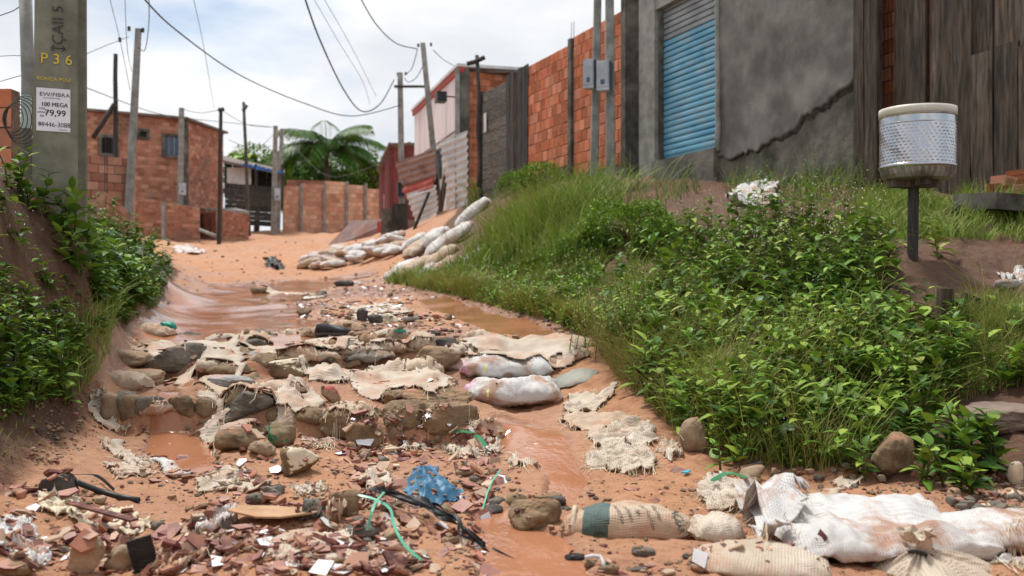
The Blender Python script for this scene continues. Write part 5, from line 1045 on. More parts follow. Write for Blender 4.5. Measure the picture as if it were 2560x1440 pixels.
# ------------------------------------------------------------------ torn sack cloth
def cloth(label, poly, mt, wr=.02, off=.012, n=64, fringe=0, flen=.07, seed=None, name='torn_cloth', cat='cloth', dirs=0.0, jag=.05, bridge=3, pleat=0.0, pf=30, group=None, edge_lift=0.0, threadm=None):
    seed = seed if seed is not None else int(sum(p[0] for p in poly)) % 991; WP_ = [hit(a, b, True) for a, b in poly]; X = np.array([p.x for p in WP_]); Y = np.array([p.y for p in WP_])
    ex, ey = X.max()-X.min(), Y.max()-Y.min(); s = max(ex, ey)/n; m_ = .06*max(ex, ey); xs_ = np.arange(X.min()-m_, X.max()+m_, s); ys_ = np.arange(Y.min()-m_, Y.max()+m_, s); gx, gy = np.meshgrid(xs_, ys_, indexing='ij'); sh = gx.shape; fx, fy = gx.ravel(), gy.ravel()
    jx = n2(fx, fy, 6/max(ex, ey), 4, seed)*jag*max(ex, ey); jy = n2(fx, fy, 6/max(ex, ey), 4, seed+1)*jag*max(ex, ey)
    ins = inpoly(fx+jx, fy+jy, list(zip(X, Y)))
    if ins.sum() < 8: return None
    Z = np.full(len(fx), -9.0)
    for i in np.nonzero(ins)[0]: Z[i] = surf(float(fx[i]), float(fy[i]))[0]
    Zg = Z.reshape(sh); dzm = np.zeros(sh)
    for ax in (0, 1): dzm = np.maximum(dzm, np.where((Zg > -5) & (np.roll(Zg, 1, ax) > -5), np.abs(Zg-np.roll(Zg, 1, ax)), 0))
    ins = ins & (dzm.ravel() < 1.6*s+.03)
    if ins.sum() < 8: return None
    I0 = ins.reshape(sh); lab = np.where(I0, np.arange(I0.size).reshape(sh)+1, 0)
    id_ = np.where(I0, np.arange(I0.size).reshape(sh), -1); fq = np.stack([id_[:-1, :-1], id_[1:, :-1], id_[1:, 1:], id_[:-1, 1:]], -1).reshape(-1, 4); fq = fq[(fq >= 0).all(1)]
    if len(fq) < 6: return None
    par = np.arange(I0.size)
    for _ in range(300):
        mn = par[fq].min(1); p2 = par.copy()
        for c_ in range(4): np.minimum.at(p2, fq[:, c_], mn)
        p2 = p2[p2]
        if (p2 == par).all(): break
        par = p2
    fl_l = par[fq[:, 0]]; vals, cn_ = np.unique(fl_l, return_counts=True); keep = fq[fl_l == vals[cn_.argmax()]]; ins = np.zeros(I0.size, bool); ins[np.unique(keep)] = True
    Zs = Z.reshape(sh)+off; I = ins.reshape(sh); Zc = Zs.copy()
    for _ in range(bridge*3):
        acc = np.zeros(sh); cntm = np.zeros(sh)
        for dx, dy in ((1, 0), (-1, 0), (0, 1), (0, -1)):
            r = np.roll(Zc, (dx, dy), (0, 1)); ri = np.roll(I, (dx, dy), (0, 1)); acc += np.where(ri, r, 0); cntm += ri
        Zc = np.where(I, np.maximum(Zs, acc/np.maximum(cntm, 1)), Zc)
    ca, sa = math.cos(dirs), math.sin(dirs); a_ = fx*ca+fy*sa; b_ = -fx*sa+fy*ca; q = 1/max(ex, ey)
    rid = 1-np.abs(n2(a_*q*3, b_*q*9+.6*n2(fx, fy, q*4, 2, seed+9), 1.0, 3, seed+3)); wz = wr*(rid*rid*1.3-.4)+wr*.5*n2(fx, fy, q*14, 2, seed+5)
    if pleat: wz = wz+pleat*np.sin(b_*pf*q*6.28+2.5*n2(fx, fy, q*2.5, 2, seed+7))*(.5+.5*n2(fx, fy, q*3, 2, seed+8))
    Zf = Zc.ravel()+np.maximum(wz, -off*.7); idx = -np.ones(len(fx), int); use = np.nonzero(ins)[0]; idx[use] = np.arange(len(use))
    id2 = idx.reshape(sh); A = np.stack([id2[:-1, :-1], id2[1:, :-1], id2[1:, 1:], id2[:-1, 1:]], -1).reshape(-1, 4); A = A[(A >= 0).all(1)]; pa_ = par[use]; A = A[pa_[A[:, 0]] == vals[cn_.argmax()]]
    V = np.stack([fx[use]+jx[use]*.12, fy[use]+jy[use]*.12, Zf[use]], 1); k = len(V)
    # thickness and closed rim
    ed = {}
    for f in A.tolist():
        for i in range(4):
            a, b = f[i], f[(i+1) % 4]; ed[(a, b)] = ed.get((a, b), 0)+1
    rim = [(a, b) for (a, b) in ed if (b, a) not in ed]
    V2 = V.copy(); V2[:, 2] -= .006; F = A.tolist()+[[k+i for i in reversed(f)] for f in A.tolist()]+[[b, a, k+a, k+b] for a, b in rim]
    root = V.mean(0); base = Vector((root[0], root[1], V[:, 2].min()))
    Vl = np.concatenate([V, V2])-np.array(base); o_ = link(name, fastmesh(name, Vl, F, True, [mt], None, np.concatenate([V, V2])[:, :2]), None, label, cat, group, None, base)
    dropped = False
    if fringe and rim:
        mb = []; fs = []; rg = np.random.default_rng(seed)
        for _ in range(int(fringe*.7)):
            a, b = rim[rg.integers(len(rim))]; p = V[a]; e = V[b]-V[a]; out = np.array([e[1], -e[0], 0]); out /= np.linalg.norm(out)+1e-9; ln = flen*.75*rg.uniform(.3, 1.2); sd = rg.normal(size=3)*.35; wv = rg.uniform(.0007, .0016); cur = p.copy(); dr_ = out+sd*np.array([1, 1, .2]); n0 = len(mb); side = np.array([-dr_[1], dr_[0], 0]); side /= np.linalg.norm(side)+1e-9
            for q_ in range(4):
                mb += [cur-side*wv, cur+side*wv]; cur = cur+dr_*ln/3+rg.normal(size=3)*ln*.09; z_ = float(surf(float(cur[0]), float(cur[1]))[0])+.004+rg.random()*.008; cur[2] = max(z_, cur[2]-ln*.5); dropped = abs(cur[2]-p[2]) > .035
            if dropped and rg.random() < .85: del mb[n0:]; continue
            fs += [[n0+2*q_, n0+2*q_+1, n0+2*q_+3, n0+2*q_+2] for q_ in range(3)]
        if fs: link('frayed_threads', fastmesh('frayed_threads', np.array(mb)-np.array(base), fs, False, [threadm or THREAD]), o_, kind='stuff')
    add_bvh(np.concatenate([V]), A); return o_
CL = [
 ('pale wet sheet spread under the small waterfall', [(300,1035),(530,1030),(545,1050),(500,1075),(420,1085),(350,1078),(300,1062)], SK_C, .006, 30, .05, 0),
 ('cream cloth strip curling round the ledge left end', [(225,985),(262,975),(262,1030),(310,1055),(345,1080),(300,1085),(250,1062),(222,1030)], SK_C, .02, 60, .06, .8),
 ('stretched beige cloth fanning from the ledge to the boulders', [(478,990),(545,992),(590,1020),(640,1040),(655,1062),(560,1082),(480,1085),(520,1060),(545,1030)], SK_C, .02, 120, .06, .4),
 ('beige cloth with torn holes over the ledge top centre', [(390,965),(640,968),(690,985),(670,1000),(560,992),(420,990)], SK_B, .010, 110, .05, 0),
 ('beige sack cloth flap right of the lower ledge', [(700,985),(765,990),(745,1030),(705,1055),(672,1060)], SK_C, .02, 60, .06, 1.0),
 ('frayed cream cloth between green stone and wide boulder', [(735,1062),(830,1080),(855,1110),(800,1120),(745,1105)], SK_C, .015, 260, .08, .5),
 ('cream cloth draped on top of the wide boulder', [(800,1022),(920,1015),(945,1040),(880,1050),(820,1045)], SK_B, .01, 160, .07, .2),
 ('twisted beige cloth in the upper step right of centre', [(900,875),(955,870),(985,895),(1010,925),(960,940),(900,925),(880,905)], SK_C, .025, 110, .06, .5),
 ('torn beige cloth webbing around the dark slabs', [(915,845),(1090,850),(1150,880),(1100,895),(1020,878),(930,870)], SK_B, .015, 200, .06, 0),
 ('beige cloth strip running down beside the white sacks', [(1030,895),(1090,905),(1150,960),(1145,985),(1110,965),(1060,935)], SK_B, .02, 120, .05, -.6),
 ('frayed cloth edge trailing below the white sacks', [(1170,1035),(1235,1060),(1255,1095),(1215,1100),(1180,1080)], SK_B, .02, 120, .06, -.6),
 ('crumpled cream cloth behind the blue rag', [(1080,1090),(1180,1085),(1250,1110),(1245,1140),(1180,1150),(1110,1130)], SK_C, .035, 200, .08, -.5),
 ('frayed pale cloth lump at the stream left bank', [(1270,1135),(1330,1118),(1365,1150),(1350,1178),(1285,1175)], SK_C, .03, 260, .08, .3),
 ('cream cloth flap hanging under the grass right of the stream', [(1415,990),(1500,985),(1545,965),(1520,1010),(1480,1040),(1420,1035)], SK_C, .03, 120, .08, .4),
 ('dirty frayed cloth spread on the right stream bank', [(1395,1040),(1480,1040),(1560,1035),(1600,1060),(1510,1078),(1420,1075)], SK_B, .02, 260, .07, .1),
 ('layered dirty cream cloth beside the sandy channel', [(1470,1090),(1560,1060),(1640,1075),(1650,1110),(1570,1130),(1480,1120)], SK_C, .035, 180, .07, .2),
 ('pale striped cloth sack end beside the sandy channel', [(1455,1150),(1520,1115),(1600,1125),(1650,1160),(1630,1185),(1540,1185),(1470,1175)], SK_C, .03, 260, .07, -.2),
 ('small crumpled cloth left of the upright tan rock', [(1640,1125),(1695,1115),(1712,1145),(1670,1160)], SK_C, .03, 60, .05, .2),
 ('ragged cloth hanging around the upright tan rock', [(1770,1030),(1790,1040),(1785,1110),(1765,1130),(1755,1090)], SK_C, .02, 60, .05, 1.4),
 ('folded cream cloth with green strip right of the sand', [(1735,1240),(1770,1200),(1870,1210),(1890,1260),(1840,1285),(1770,1280)], SK_C, .03, 160, .05, .2),
 ('crumpled ragged white cloth heap left of the big sack', [(1860,1235),(1960,1195),(2015,1240),(2010,1320),(1985,1375),(1920,1370),(1870,1330),(1840,1290)], SK_W, .07, 420, .09, 1.0),
 ('rolled cream cloth edge on top of the big white sack', [(2030,1235),(2080,1205),(2150,1198),(2170,1212),(2110,1228),(2060,1262),(2025,1285)], SK_C, .03, 50, .04, .6),
 ('frayed white cloth over sand right of the tied sack', [(2440,1345),(2540,1330),(2600,1380),(2560,1420),(2470,1400)], SK_W, .02, 260, .09, .1),
 ('yellowish cloth sheet on the sand in the left foreground', [(88,1240),(150,1232),(205,1250),(200,1290),(140,1300),(100,1275)], CREAM, .02, 20, .03, .3),
 ('torn cream paper sheet spread in the left foreground', [(170,1300),(250,1280),(330,1280),(385,1320),(340,1345),(240,1330)], CREAM, .02, 20, .03, .3),
 ('crumpled white plastic at the left picture edge', [(-30,1310),(60,1300),(95,1340),(60,1370),(-30,1385)], SK_W, .03, 0, .03, .3),
 ('white crumpled plastic bag left of the foreground rocks', [(20,1370),(90,1355),(130,1390),(110,1420),(50,1415)], SK_W, .03, 0, .03, .8),
 ('muddy crumpled plastic beside the square brown tile', [(480,1330),(540,1300),(580,1290),(600,1320),(540,1345),(500,1350)], SK_W, .05, 0, .03, .3),
 ('sandy beige cloth ridge in the foreground rubble', [(370,1430),(480,1380),(540,1370),(520,1400),(440,1440)], SK_B, .03, 40, .05, .4),
 ('pale muddy cloth under the foreground tile shards', [(620,1370),(780,1340),(900,1355),(960,1390),(880,1410),(700,1410)], SK_C, .015, 60, .05, .1),
 ('torn pale cloth flap on the left sand below the ledge', [(250,1095),(300,1110),(340,1140),(372,1168),(320,1160),(270,1130)], SK_C, .025, 140, .08, -.5),
 ('wet white sheet half buried in the left streamlet', [(375,1150),(470,1140),(540,1160),(480,1190),(420,1200)], SK_W, .008, 50, .05, -.2),
 ('frayed rope like cloth beside the rounded tan boulder', [(480,1120),(540,1095),(555,1110),(530,1135),(490,1140)], SK_C, .02, 180, .06, .3),
 ('cream woven cloth piece left of the blue rag', [(910,1180),(975,1195),(985,1240),(1010,1290),(960,1285),(920,1230)], SK_C, .025, 160, .07, -.8),
 ('woven striped cloth scrap in the sand centre left', [(730,1228),(800,1212),(815,1228),(760,1245)], SK_C, .012, 60, .04, 0),
 ('white torn plastic sheet on the right slope above the weeds', [(1815,500),(1880,470),(1935,468),(1950,510),(1900,525),(1830,520)], SK_W, .12, 0, .1, .5),
 ('white plastic sheet lying on the sandy street', [(436,622),(470,612),(525,630),(510,640),(450,632)], SK_F, .08, 0, .1, 0),
 ('white plastic litter at the far right slope', [(2490,680),(2560,675),(2580,700),(2520,704)], SK_W, .03, 0, .05, 0),
 ('dark plastic rubbish bag by the far sack heap', [(660,662),(690,645),(720,668),(705,680),(668,676)], BLACKM, .14, 0, .1, 0),
 ('cream sand caked cloth in the upper step left', [(255,845),(370,840),(378,868),(300,880),(258,872)], SK_B, .012, 120, .06, 0),
 ('torn cloth seam between the upper step stones', [(355,870),(385,860),(380,905),(420,935),(360,925),(345,900)], SK_C, .02, 100, .05, 1.2),
 ('sand caked cloth under the concrete drum chunk', [(560,850),(700,850),(740,890),(660,880),(600,870)], SK_B, .02, 160, .06, 0),
]
CL += [
 ('cream sand caked sheet across the upper step, left part', [(380,848),(560,846),(640,875),(620,915),(520,940),(400,905)], SK_C, .010, 160, .06, .1),
 ('cream sand caked sheet across the upper step, centre', [(640,846),(880,846),(900,890),(760,905),(660,895)], SK_C, .012, 160, .06, -.1),
 ('pale torn sheet between the concrete chunks', [(740,890),(860,900),(930,935),(860,960),(760,950)], SK_C, .015, 120, .06, .2),
 ('pale torn sheet behind the boulder row', [(860,950),(1060,925),(1140,960),(1100,1000),(900,990)], SK_C, .012, 140, .06, .1),
 ('cream sheet at the upper step right end', [(1150,848),(1330,842),(1440,850),(1440,905),(1300,915),(1170,895)], SK_C, .015, 120, .06, .1),
 ('beige sheet remnants left of the boulder row', [(640,985),(770,975),(810,1010),(760,1050),(690,1040)], SK_C, .015, 140, .06, .6),
 ('frayed cream sheet below the boulder row centre', [(930,1085),(1080,1090),(1100,1120),(990,1125)], SK_C, .02, 180, .06, .2),
 ('muddy cream sheet left of the cream cornered block', [(480,1205),(640,1190),(690,1215),(620,1235),(500,1232)], SK_C, .012, 60, .05, .1),
 ('cream sheet half buried in the left sand', [(250,1165),(360,1160),(390,1190),(300,1200)], SK_C, .015, 90, .06, .3),
 ('pale sheet scrap far up the muddy bed', [(650,735),(760,728),(800,745),(720,755)], SK_C, .015, 40, .06, .0),
 ('second pale sheet scrap in the muddy bed', [(860,770),(1000,765),(1030,785),(900,790)], SK_C, .015, 40, .06, .0),
]
for l, poly, mt_, wr_, fr_, fl_, dr_ in CL: cloth(l, poly, mt_, wr_, .010, 56 if wr_ < .06 else 44, fr_, fl_, dirs=dr_)
BLUE = mat('blue_plastic', (0.012, 0.085, 0.17), (0.04, 0.165, 0.28), 7, .5, .4, .006, dirt=(0.40, 0.22, 0.14), dirt_lo=.63, dirt_hi=.70, dirt_scale=14, spec=.5)
RAGP = [(1000,1205),(1030,1182),(1060,1165),(1085,1172),(1115,1205),(1150,1228),(1172,1250),(1120,1258),(1060,1266),(1015,1245)]
def rag():
    H = [hit(a, b) for a, b in RAGP]; X = np.array([p.x for p in H]); Y = np.array([p.y for p in H]); n = 130; xs_ = np.linspace(X.min(), X.max(), n); ys_ = np.linspace(Y.min(), Y.max(), n); gx, gy = np.meshgrid(xs_, ys_, indexing='ij'); fx, fy = gx.ravel(), gy.ravel(); ins = inpoly(fx+.02*n2(fx, fy, 14, 2, 3), fy+.03*n2(fx, fy, 14, 2, 4), list(zip(X, Y)))
    cx, cy = X.mean(), Y.mean(); ed_, _ = polydist(fx, fy, [(p.x, p.y) for p in H]+[(H[0].x, H[0].y)]); q = sstep(0, .10, ed_); a_ = (fx-cx)*.75+(fy-cy)*.25; fold = np.sin((a_*85+3*n2(fx, fy, 5, 2, 6)))*.5+np.sin(a_*190+4*n2(fx, fy, 7, 2, 7))*.3
    z = T(fx, fy)+.006+.05*q+fold*.012*q+n2(fx, fy, 5, 3, 8)*.012*q
    idx = -np.ones(len(fx), int); use = np.nonzero(ins)[0]; idx[use] = np.arange(len(use)); i2 = idx.reshape(n, n); A = np.stack([i2[:-1, :-1], i2[1:, :-1], i2[1:, 1:], i2[:-1, 1:]], -1).reshape(-1, 4); A = A[(A >= 0).all(1)]; V = np.stack([fx, fy, z], 1)[use]; used = np.unique(A); re = np.full(len(V), -1); re[used] = np.arange(len(used)); V = V[used]; A = re[A]; base = Vector((cx, cy, float(V[:, 2].min())))
    V2 = V.copy(); V2[:, 2] -= .004; k = len(V); link('blue_rag', fastmesh('blue_rag', np.concatenate([V, V2])-np.array(base), np.concatenate([A, A[:, ::-1]+k]), True, [BLUE]), None, 'crumpled blue plastic rag lying in the tile rubble', 'rag', None, None, base); add_bvh(V, A)
rag()
cloth('crumpled brown paper in the rubble left of the green strap', [(812,1285),(850,1265),(870,1290),(845,1312),(815,1308)], SK_B, .05, .02, 40, name='crumpled_paper', cat='paper')
cloth('dark grey rag scrap beside the broken cardboard', [(735,1300),(790,1280),(808,1295),(790,1310),(745,1312)], ROCK_G, .03, .02, 40, name='rag_scrap', cat='rag')
def ribbon(label, pts, w, mt, name, cat, tw=0.0, thick=.0012, z=.012, seg=8):
    P = []
    for a, b, h in pts: g = hit(a, b, True); P.append(g+Vector((0, 0, h+z)))
    out = []
    for i in range(len(P)-1):
        p0, p1, p2, p3 = P[max(i-1, 0)], P[i], P[i+1], P[min(i+2, len(P)-1)]
        for k in range(seg):
            t_ = k/seg; out.append(.5*((2*p1)+(p2-p0)*t_+(2*p0-5*p1+4*p2-p3)*t_*t_+(3*p1-p0-3*p2+p3)*t_**3))
    out.append(P[-1]); V = []; F = []
    for i, p in enumerate(out):
        t_ = (out[min(i+1, len(out)-1)]-out[max(i-1, 0)]).normalized(); s = t_.cross(Vector((0, -.6, 1))).normalized(); s = Matrix.Rotation(tw*i, 3, t_) @ s; n_ = t_.cross(s)
        V += [p-s*w/2, p+s*w/2, p+s*w/2+n_*thick, p-s*w/2+n_*thick]
    for i in range(len(out)-1):
        for q in range(4): F.append((i*4+q, i*4+(q+1) % 4, i*4+4+(q+1) % 4, i*4+4+q))
    o = out[0]; return link(name, fastmesh(name, np.array([tuple(v-o) for v in V]), F, False, [mt]), None, label, cat, None, None, o)
STRAP = mat('green_strap', (0.06, 0.36, 0.22), (0.15, 0.50, 0.34), 9, .35, 0, spec=.5); STRAPD = mat('dark_green_strap', (0.02, 0.16, 0.06), (0.05, 0.24, 0.10), 9, .4, 0)
ribbon('long green packing strap bent across the foreground tiles', [(895,1280,.05),(940,1300,.06),(975,1318,.05),(985,1345,.03),(1010,1385,.02),(1052,1418,.01)], .009, STRAP, 'packing_strap', 'strap', .02)
ribbon('short green packing strap crossing the long one', [(918,1342,.01),(935,1310,.05),(960,1280,.06)], .009, STRAP, 'packing_strap', 'strap', .01)
ribbon('thin green strap standing up near the stream stone', [(1206,1282,.0),(1225,1240,.03),(1250,1200,.03)], .006, STRAP, 'packing_strap', 'strap', .01)
ribbon('dark green strip over cloth behind the blue rag', [(1132,1095,.02),(1165,1100,.03),(1200,1118,.03),(1225,1140,.0)], .02, STRAPD, 'green_strip', 'strap', .03)
ribbon('dark green strip tucked in the folded cream cloth', [(1780,1222,.02),(1820,1208,.03),(1870,1215,.02)], .02, STRAPD, 'green_strip', 'strap', .0)
bp_ = thing('black_plastic_strip', 'twisted torn black plastic strip trailing to the bottom edge', 'plastic'); 
for k in range(6):
    pts = [(930+k*3,1258,.03),(985,1278,.04),(1040+k*4,1305-k*2,.04),(1100,1312+k*3,.04),(1140,1330,.03),(1160,1365-k*2,.02),(1200+k*3,1385,.01),(1245,1415,.01),(1300,1425,.0)]
    pts = [(a+random.uniform(-9, 9), b+random.uniform(-7, 7), h+random.uniform(0, .02)) for a, b, h in pts][:random.choice((5, 7, 9, 9))]
    r = ribbon('', pts, random.uniform(.008, .022), BLACKM, 'plastic_strand', '', random.uniform(.1, .45)); r.parent = bp_
hp = thing('black_hose', 'short black hose piece on the sand at the left', 'hose'); g0 = [hit(a, b, True)+Vector((0, 0, .012)) for a, b in ((190,1212),(240,1232),(300,1250),(345,1258))]
MB().tube(g0, .012, 12).build('hose_body', BLACKM, hp, True); r = ribbon('', [(180,1200,.01),(240,1208,.02),(285,1238,.01)], .012, BLACKM, 'hose_strand', '', .05); r.parent = hp
# cardboard, tiles, shoe, bent white pipe
CARD = mat('cardboard', (.34, .19, .10), (.50, .32, .19), 8, .85, .3, .004, dirt=SD, dirt_lo=.5, dirt_hi=.7)
def plate(label, poly, thick, mt, name, cat, lift=.02, tilt=None, mt2=None):
    P = [hit(a, b, True) for a, b in poly]; c = sum(P, Vector())/len(P); zz = max(p.z for p in P)*.3+c.z*.7+lift; V = []
    for p in P:
        z = zz+((p.x-c.x)*tilt[0]+(p.y-c.y)*tilt[1] if tilt else 0); V.append(Vector((p.x-c.x, p.y-c.y, z-c.z)))
    n_ = len(V); V2 = [v-Vector((0, 0, thick)) for v in V]; F = [tuple(range(n_)), tuple(reversed(range(n_, 2*n_)))]+[(i, n_+i, n_+(i+1) % n_, (i+1) % n_) for i in range(n_)]
    if sum(V[i].x*V[(i+1) % n_].y-V[(i+1) % n_].x*V[i].y for i in range(n_)) < 0: F = [tuple(reversed(f)) for f in F]
    me = fastmesh(name, np.array([tuple(v) for v in V+V2]), F, False, [mt, mt2 or mt], [0]+[1]*(len(F)-1)); return link(name, me, None, label, cat, None, None, c)
plate('flat sandy cardboard sheet in the foreground rubble', [(568,1318),(600,1295),(690,1285),(800,1290),(790,1305),(700,1325),(640,1322)], .006, CARD, 'cardboard_sheet', 'cardboard', .035)
TILEM = mat('tile_maroon', (0.085, 0.020, 0.016), (0.19, 0.058, 0.045), 7, .55, .25, .002, dirt=(0.40, 0.20, 0.125), dirt_lo=.47, dirt_hi=.66, dirt_scale=14, objrand=.35)
TILEMT = mat('tile_mauve_top', (0.22, 0.095, 0.078), (0.36, 0.18, 0.145), 9, .5, .15, .001, dirt=(0.44, 0.23, 0.14), dirt_lo=.45, dirt_hi=.62, dirt_scale=14, objrand=.3)
TILEB = mat('tile_beige', (0.36, 0.24, 0.16), (0.56, 0.43, 0.31), 9, .6, .15, .001, dirt=(0.42, 0.20, 0.11), dirt_lo=.56, dirt_hi=.72, dirt_scale=18, objrand=.2)
def tile_at(label, px, py, w, h, lean, rz, top, side, rot=0.0, seed=0, corners=5):
    g = hit(px, py, True); rg_ = np.random.default_rng(seed); k = corners; a = np.linspace(0, 2*np.pi, k, endpoint=False)+rot+rg_.uniform(-.25, .25, k); r = rg_.uniform(.85, 1.1, k); P = np.stack([np.cos(a)*r*w/2, np.sin(a)*r*h/2], 1); t_ = .0085; V = np.concatenate([np.c_[P, np.full(k, t_/2)], np.c_[P, np.full(k, -t_/2)]])
    M = np.array(Matrix.Rotation(rz, 3, 'Z') @ Matrix.Rotation(lean, 3, 'X')); V = V @ M.T; V[:, 2] -= V[:, 2].min()+.006
    return link('floor_tile', fastmesh('floor_tile', V, [tuple(range(k)), tuple(reversed(range(k, 2*k)))]+[(i, k+i, k+(i+1) % k, (i+1) % k) for i in range(k)], False, [top, side], [0]+[1]*(k+1)), None, label, 'tile', None, None, g)
tile_at('large square brown tile with a broken corner on the sand', 415, 1345, .105, .11, .55, -.3, TILEMT, TILEM, .6, 1, 4)
tile_at('big white tile shard under the wide boulder', 910, 1113, .10, .085, .7, .3, TILEW, TILEM, .2, 2)
tile_at('white tile shard in front of the cream cornered block', 690, 1180, .07, .06, .5, .2, TILEW, TILEM, .2, 3)
tile_at('white tile shard left of the maroon tile pile', 985, 1135, .10, .05, .4, .0, TILEW, TILEM, .2, 4, 4)
tile_at('pink topped tile with grid lines left of the blue rag', 1005, 1222, .085, .08, .8, .2, TILEMT, TILEM, .8, 5, 4)
tile_at('brown tile shard with grid lines right of the blue rag', 1155, 1278, .085, .07, .7, -.3, TILEMT, TILEM, .3, 6, 4)
tile_at('beige triangle tile shard right of the blue rag', 1205, 1242, .08, .07, .7, .2, TILEB, TILEM, .9, 7, 3)
tile_at('pale tile leaning left of the big wedge stone', 1275, 1310, .07, .09, .9, -.7, TILEB, TILEM, .3, 8, 4)
tile_at('white square tile near the muddy crumpled plastic', 492, 1350, .07, .06, .45, .1, TILEW, TILEM, .7, 9, 4)
tile_at('white tile shard at the bottom edge centre', 805, 1432, .09, .07, .5, .2, TILEW, TILEM, .4, 10, 4)
tile_at('second white tile shard at the bottom edge centre', 850, 1428, .06, .035, .4, .3, TILEW, TILEM, .4, 11, 5)
tile_at('white tile shard beside the dark stone at bottom right', 1750, 1415, .06, .08, 1.0, .2, TILEW, TILEM, .4, 12, 4)
plate('teal green shard in the mid bed right of the shoe', [(985,832),(1005,826),(1015,832),(995,838)], .02, TEAL, 'painted_shard', 'shard', .02)
plate('bright blue plastic scrap on the sand right of the stream', [(1705,1190),(1715,1183),(1728,1184),(1718,1191)], .006, mat('cyan_plastic', (.03, .35, .55), (.06, .48, .66), 8, .4, 0), 'plastic_scrap', 'plastic', .015)
tile_at('dark tile leaning behind the bright blue scrap', 1697, 1182, .09, .05, .5, -.3, TILEM, TILEM, .3, 13, 4)
lt = MB(); g = hit(358, 1425); lt.box((0, 0, .045), (.075, .016, .115), Matrix.Rotation(.25, 3, 'Z') @ Matrix.Rotation(-.25, 3, 'Y')); lt.build('dark_tile', COAL, None, label='thick dark tile leaning on the foreground rocks', cat='tile', loc=g)
g1, g2 = hit(175, 1290)+Vector((0, 0, .05)), hit(335, 1355)+Vector((0, 0, .075)); mid = (g1+g2)/2; L_ = (g2-g1).length
strip = MB(); strip.box((0, 0, 0), (L_, .035, .007), (g2-g1).to_track_quat('X', 'Z').to_matrix()); strip.build('tile_strip', TILEM, None, label='long thin tile strip resting on the foreground rocks', cat='tile', loc=mid)
wp = hit(1500, 1412); MB().tube([(-.045, 0, .022), (-.02, .005, .026), (0, .004, .024), (.008, -.01, .012), (.009, -.03, .002)], .0065, 10).build('bent_white_pipe', WHITE_P, None, True, label='bent white plastic pipe end right of the charcoal lump', cat='pipe', loc=wp)
# shoe lying on the sand
g = hit(827, 840); shoe = thing('shoe', 'old black shoe lying on the sand above the steps', 'shoe', None, (g.x-.13, g.y+.05, g.z+.01), -.05)
st = [(0, .020, .05, .05), (.015, .036, .085, .045), (.05, .040, .095, .05), (.09, .037, .09, .045), (.13, .036, .080, .04), (.17, .042, .070, .035), (.21, .046, .060, .03), (.25, .040, .050, .025), (.275, .022, .038, .02), (.284, .006, .025, .018)]
V = []; nn_ = 18
for x, hw, h, _ in st:
    for j in range(nn_):
        a = 2*math.pi*j/nn_; zz_ = math.sin(a); V.append((x, hw*math.cos(a)*(1-.18*max(0, zz_)), h/2+h/2*zz_))
F = [(i*nn_+j, i*nn_+(j+1) % nn_, (i+1)*nn_+(j+1) % nn_, (i+1)*nn_+j) for i in range(len(st)-1) for j in range(nn_) if not (1 <= i <= 3 and 3 <= j <= 5)]+[tuple(range(nn_-1, -1, -1))]
link('upper', fastmesh('upper', np.array(V), F, True, [BLACKM]), shoe)
V = []; 
for x, hw, h, _ in st:
    for (y, z) in ((-hw*1.06, 0), (hw*1.06, 0), (hw*1.08, .022), (-hw*1.08, .022)): V.append((x, y, z-.004))
F = [(i*4+q, i*4+(q+1) % 4, i*4+4+(q+1) % 4, i*4+4+q) for i in range(len(st)-1) for q in range(4)]; link('sole', fastmesh('sole', np.array(V), F, False, [ROCK_D]), shoe)
V = [(x, y*.6, z) for x, hw, h, _ in st[1:4] for y, z in ((-hw, .03), (hw, .03))]; link('lining', fastmesh('lining', np.array(V), [(0, 2, 3, 1), (2, 4, 5, 3)], False, [DARK]), shoe)
# ------------------------------------------------------------------ drum bin on a post
db = hit(2282, 642); DB = thing('drum_bin', 'washing machine drum bin with cream rim on a wooden post', 'bin', None, db); dd = db.y; sc = dd/FPX
def zd(py): return CZ+(720-py)*(dd-.24)/FPX-db.z if py < 450 else (642-py)*sc
MB().box((0, 0, zd(470)/2-.1), (.058, .05, zd(470)+.2), Matrix.Rotation(.015, 3, 'Y')).build('post', WOOD_N, DB); MB().box((.0, 0, zd(455)), (115*sc, .12, 27*sc)).build('crosspiece', WOOD_D, DB); MB().box((.02, 0, zd(455)), (.1, 115*sc, 24*sc)).build('crosspiece', WOOD_D, DB)
m, t, p, o = new_mat('drum_steel'); p.inputs['Metallic'].default_value = 1; p.inputs['Base Color'].default_value = (.46, .47, .49, 1); v = pos(t, 'obj'); t.links.new(ramp(t, noise(t, v, 9, 4), [(.3, .16), (.7, .34)]), p.inputs['Roughness']); bump(t, p, noise(t, v, 7, 2), .15, .02)
STEEL = m; R0 = 91*(dd-.12)/FPX; na, nz2 = 300, 84; V = []
for k in range(nz2+1):
    z = zd(408)+(zd(279)-zd(408))*k/nz2
    for a in range(na):
        th_ = 2*math.pi*a/na; u_ = th_*R0; dz = 0.0
        if 3 < k < nz2-14:
            row = math.floor(z/.022); c_ = (u_+row*.0135)/.034; dz = .0036*max(0, math.cos(c_*2*math.pi))**1.5*max(0, math.cos((z/.022-row-.5)*2*math.pi))
        r = R0+dz+(.004 if k in (0, 1, nz2-1, nz2) else 0)+.0025*math.sin(3*th_+z*9)*math.sin(z*12)+.0012*math.sin(7*th_+z*22)*math.sin(z*30+th_*2); V.append((r*math.cos(th_), r*math.sin(th_), z))
F = [(k*na+a, k*na+(a+1) % na, (k+1)*na+(a+1) % na, (k+1)*na+a) for k in range(nz2) for a in range(na)]
ctr = Vector((12*sc, 0, 0)); dr = link('drum', fastmesh('drum', np.array(V), F, True, [STEEL]), DB, loc=ctr)
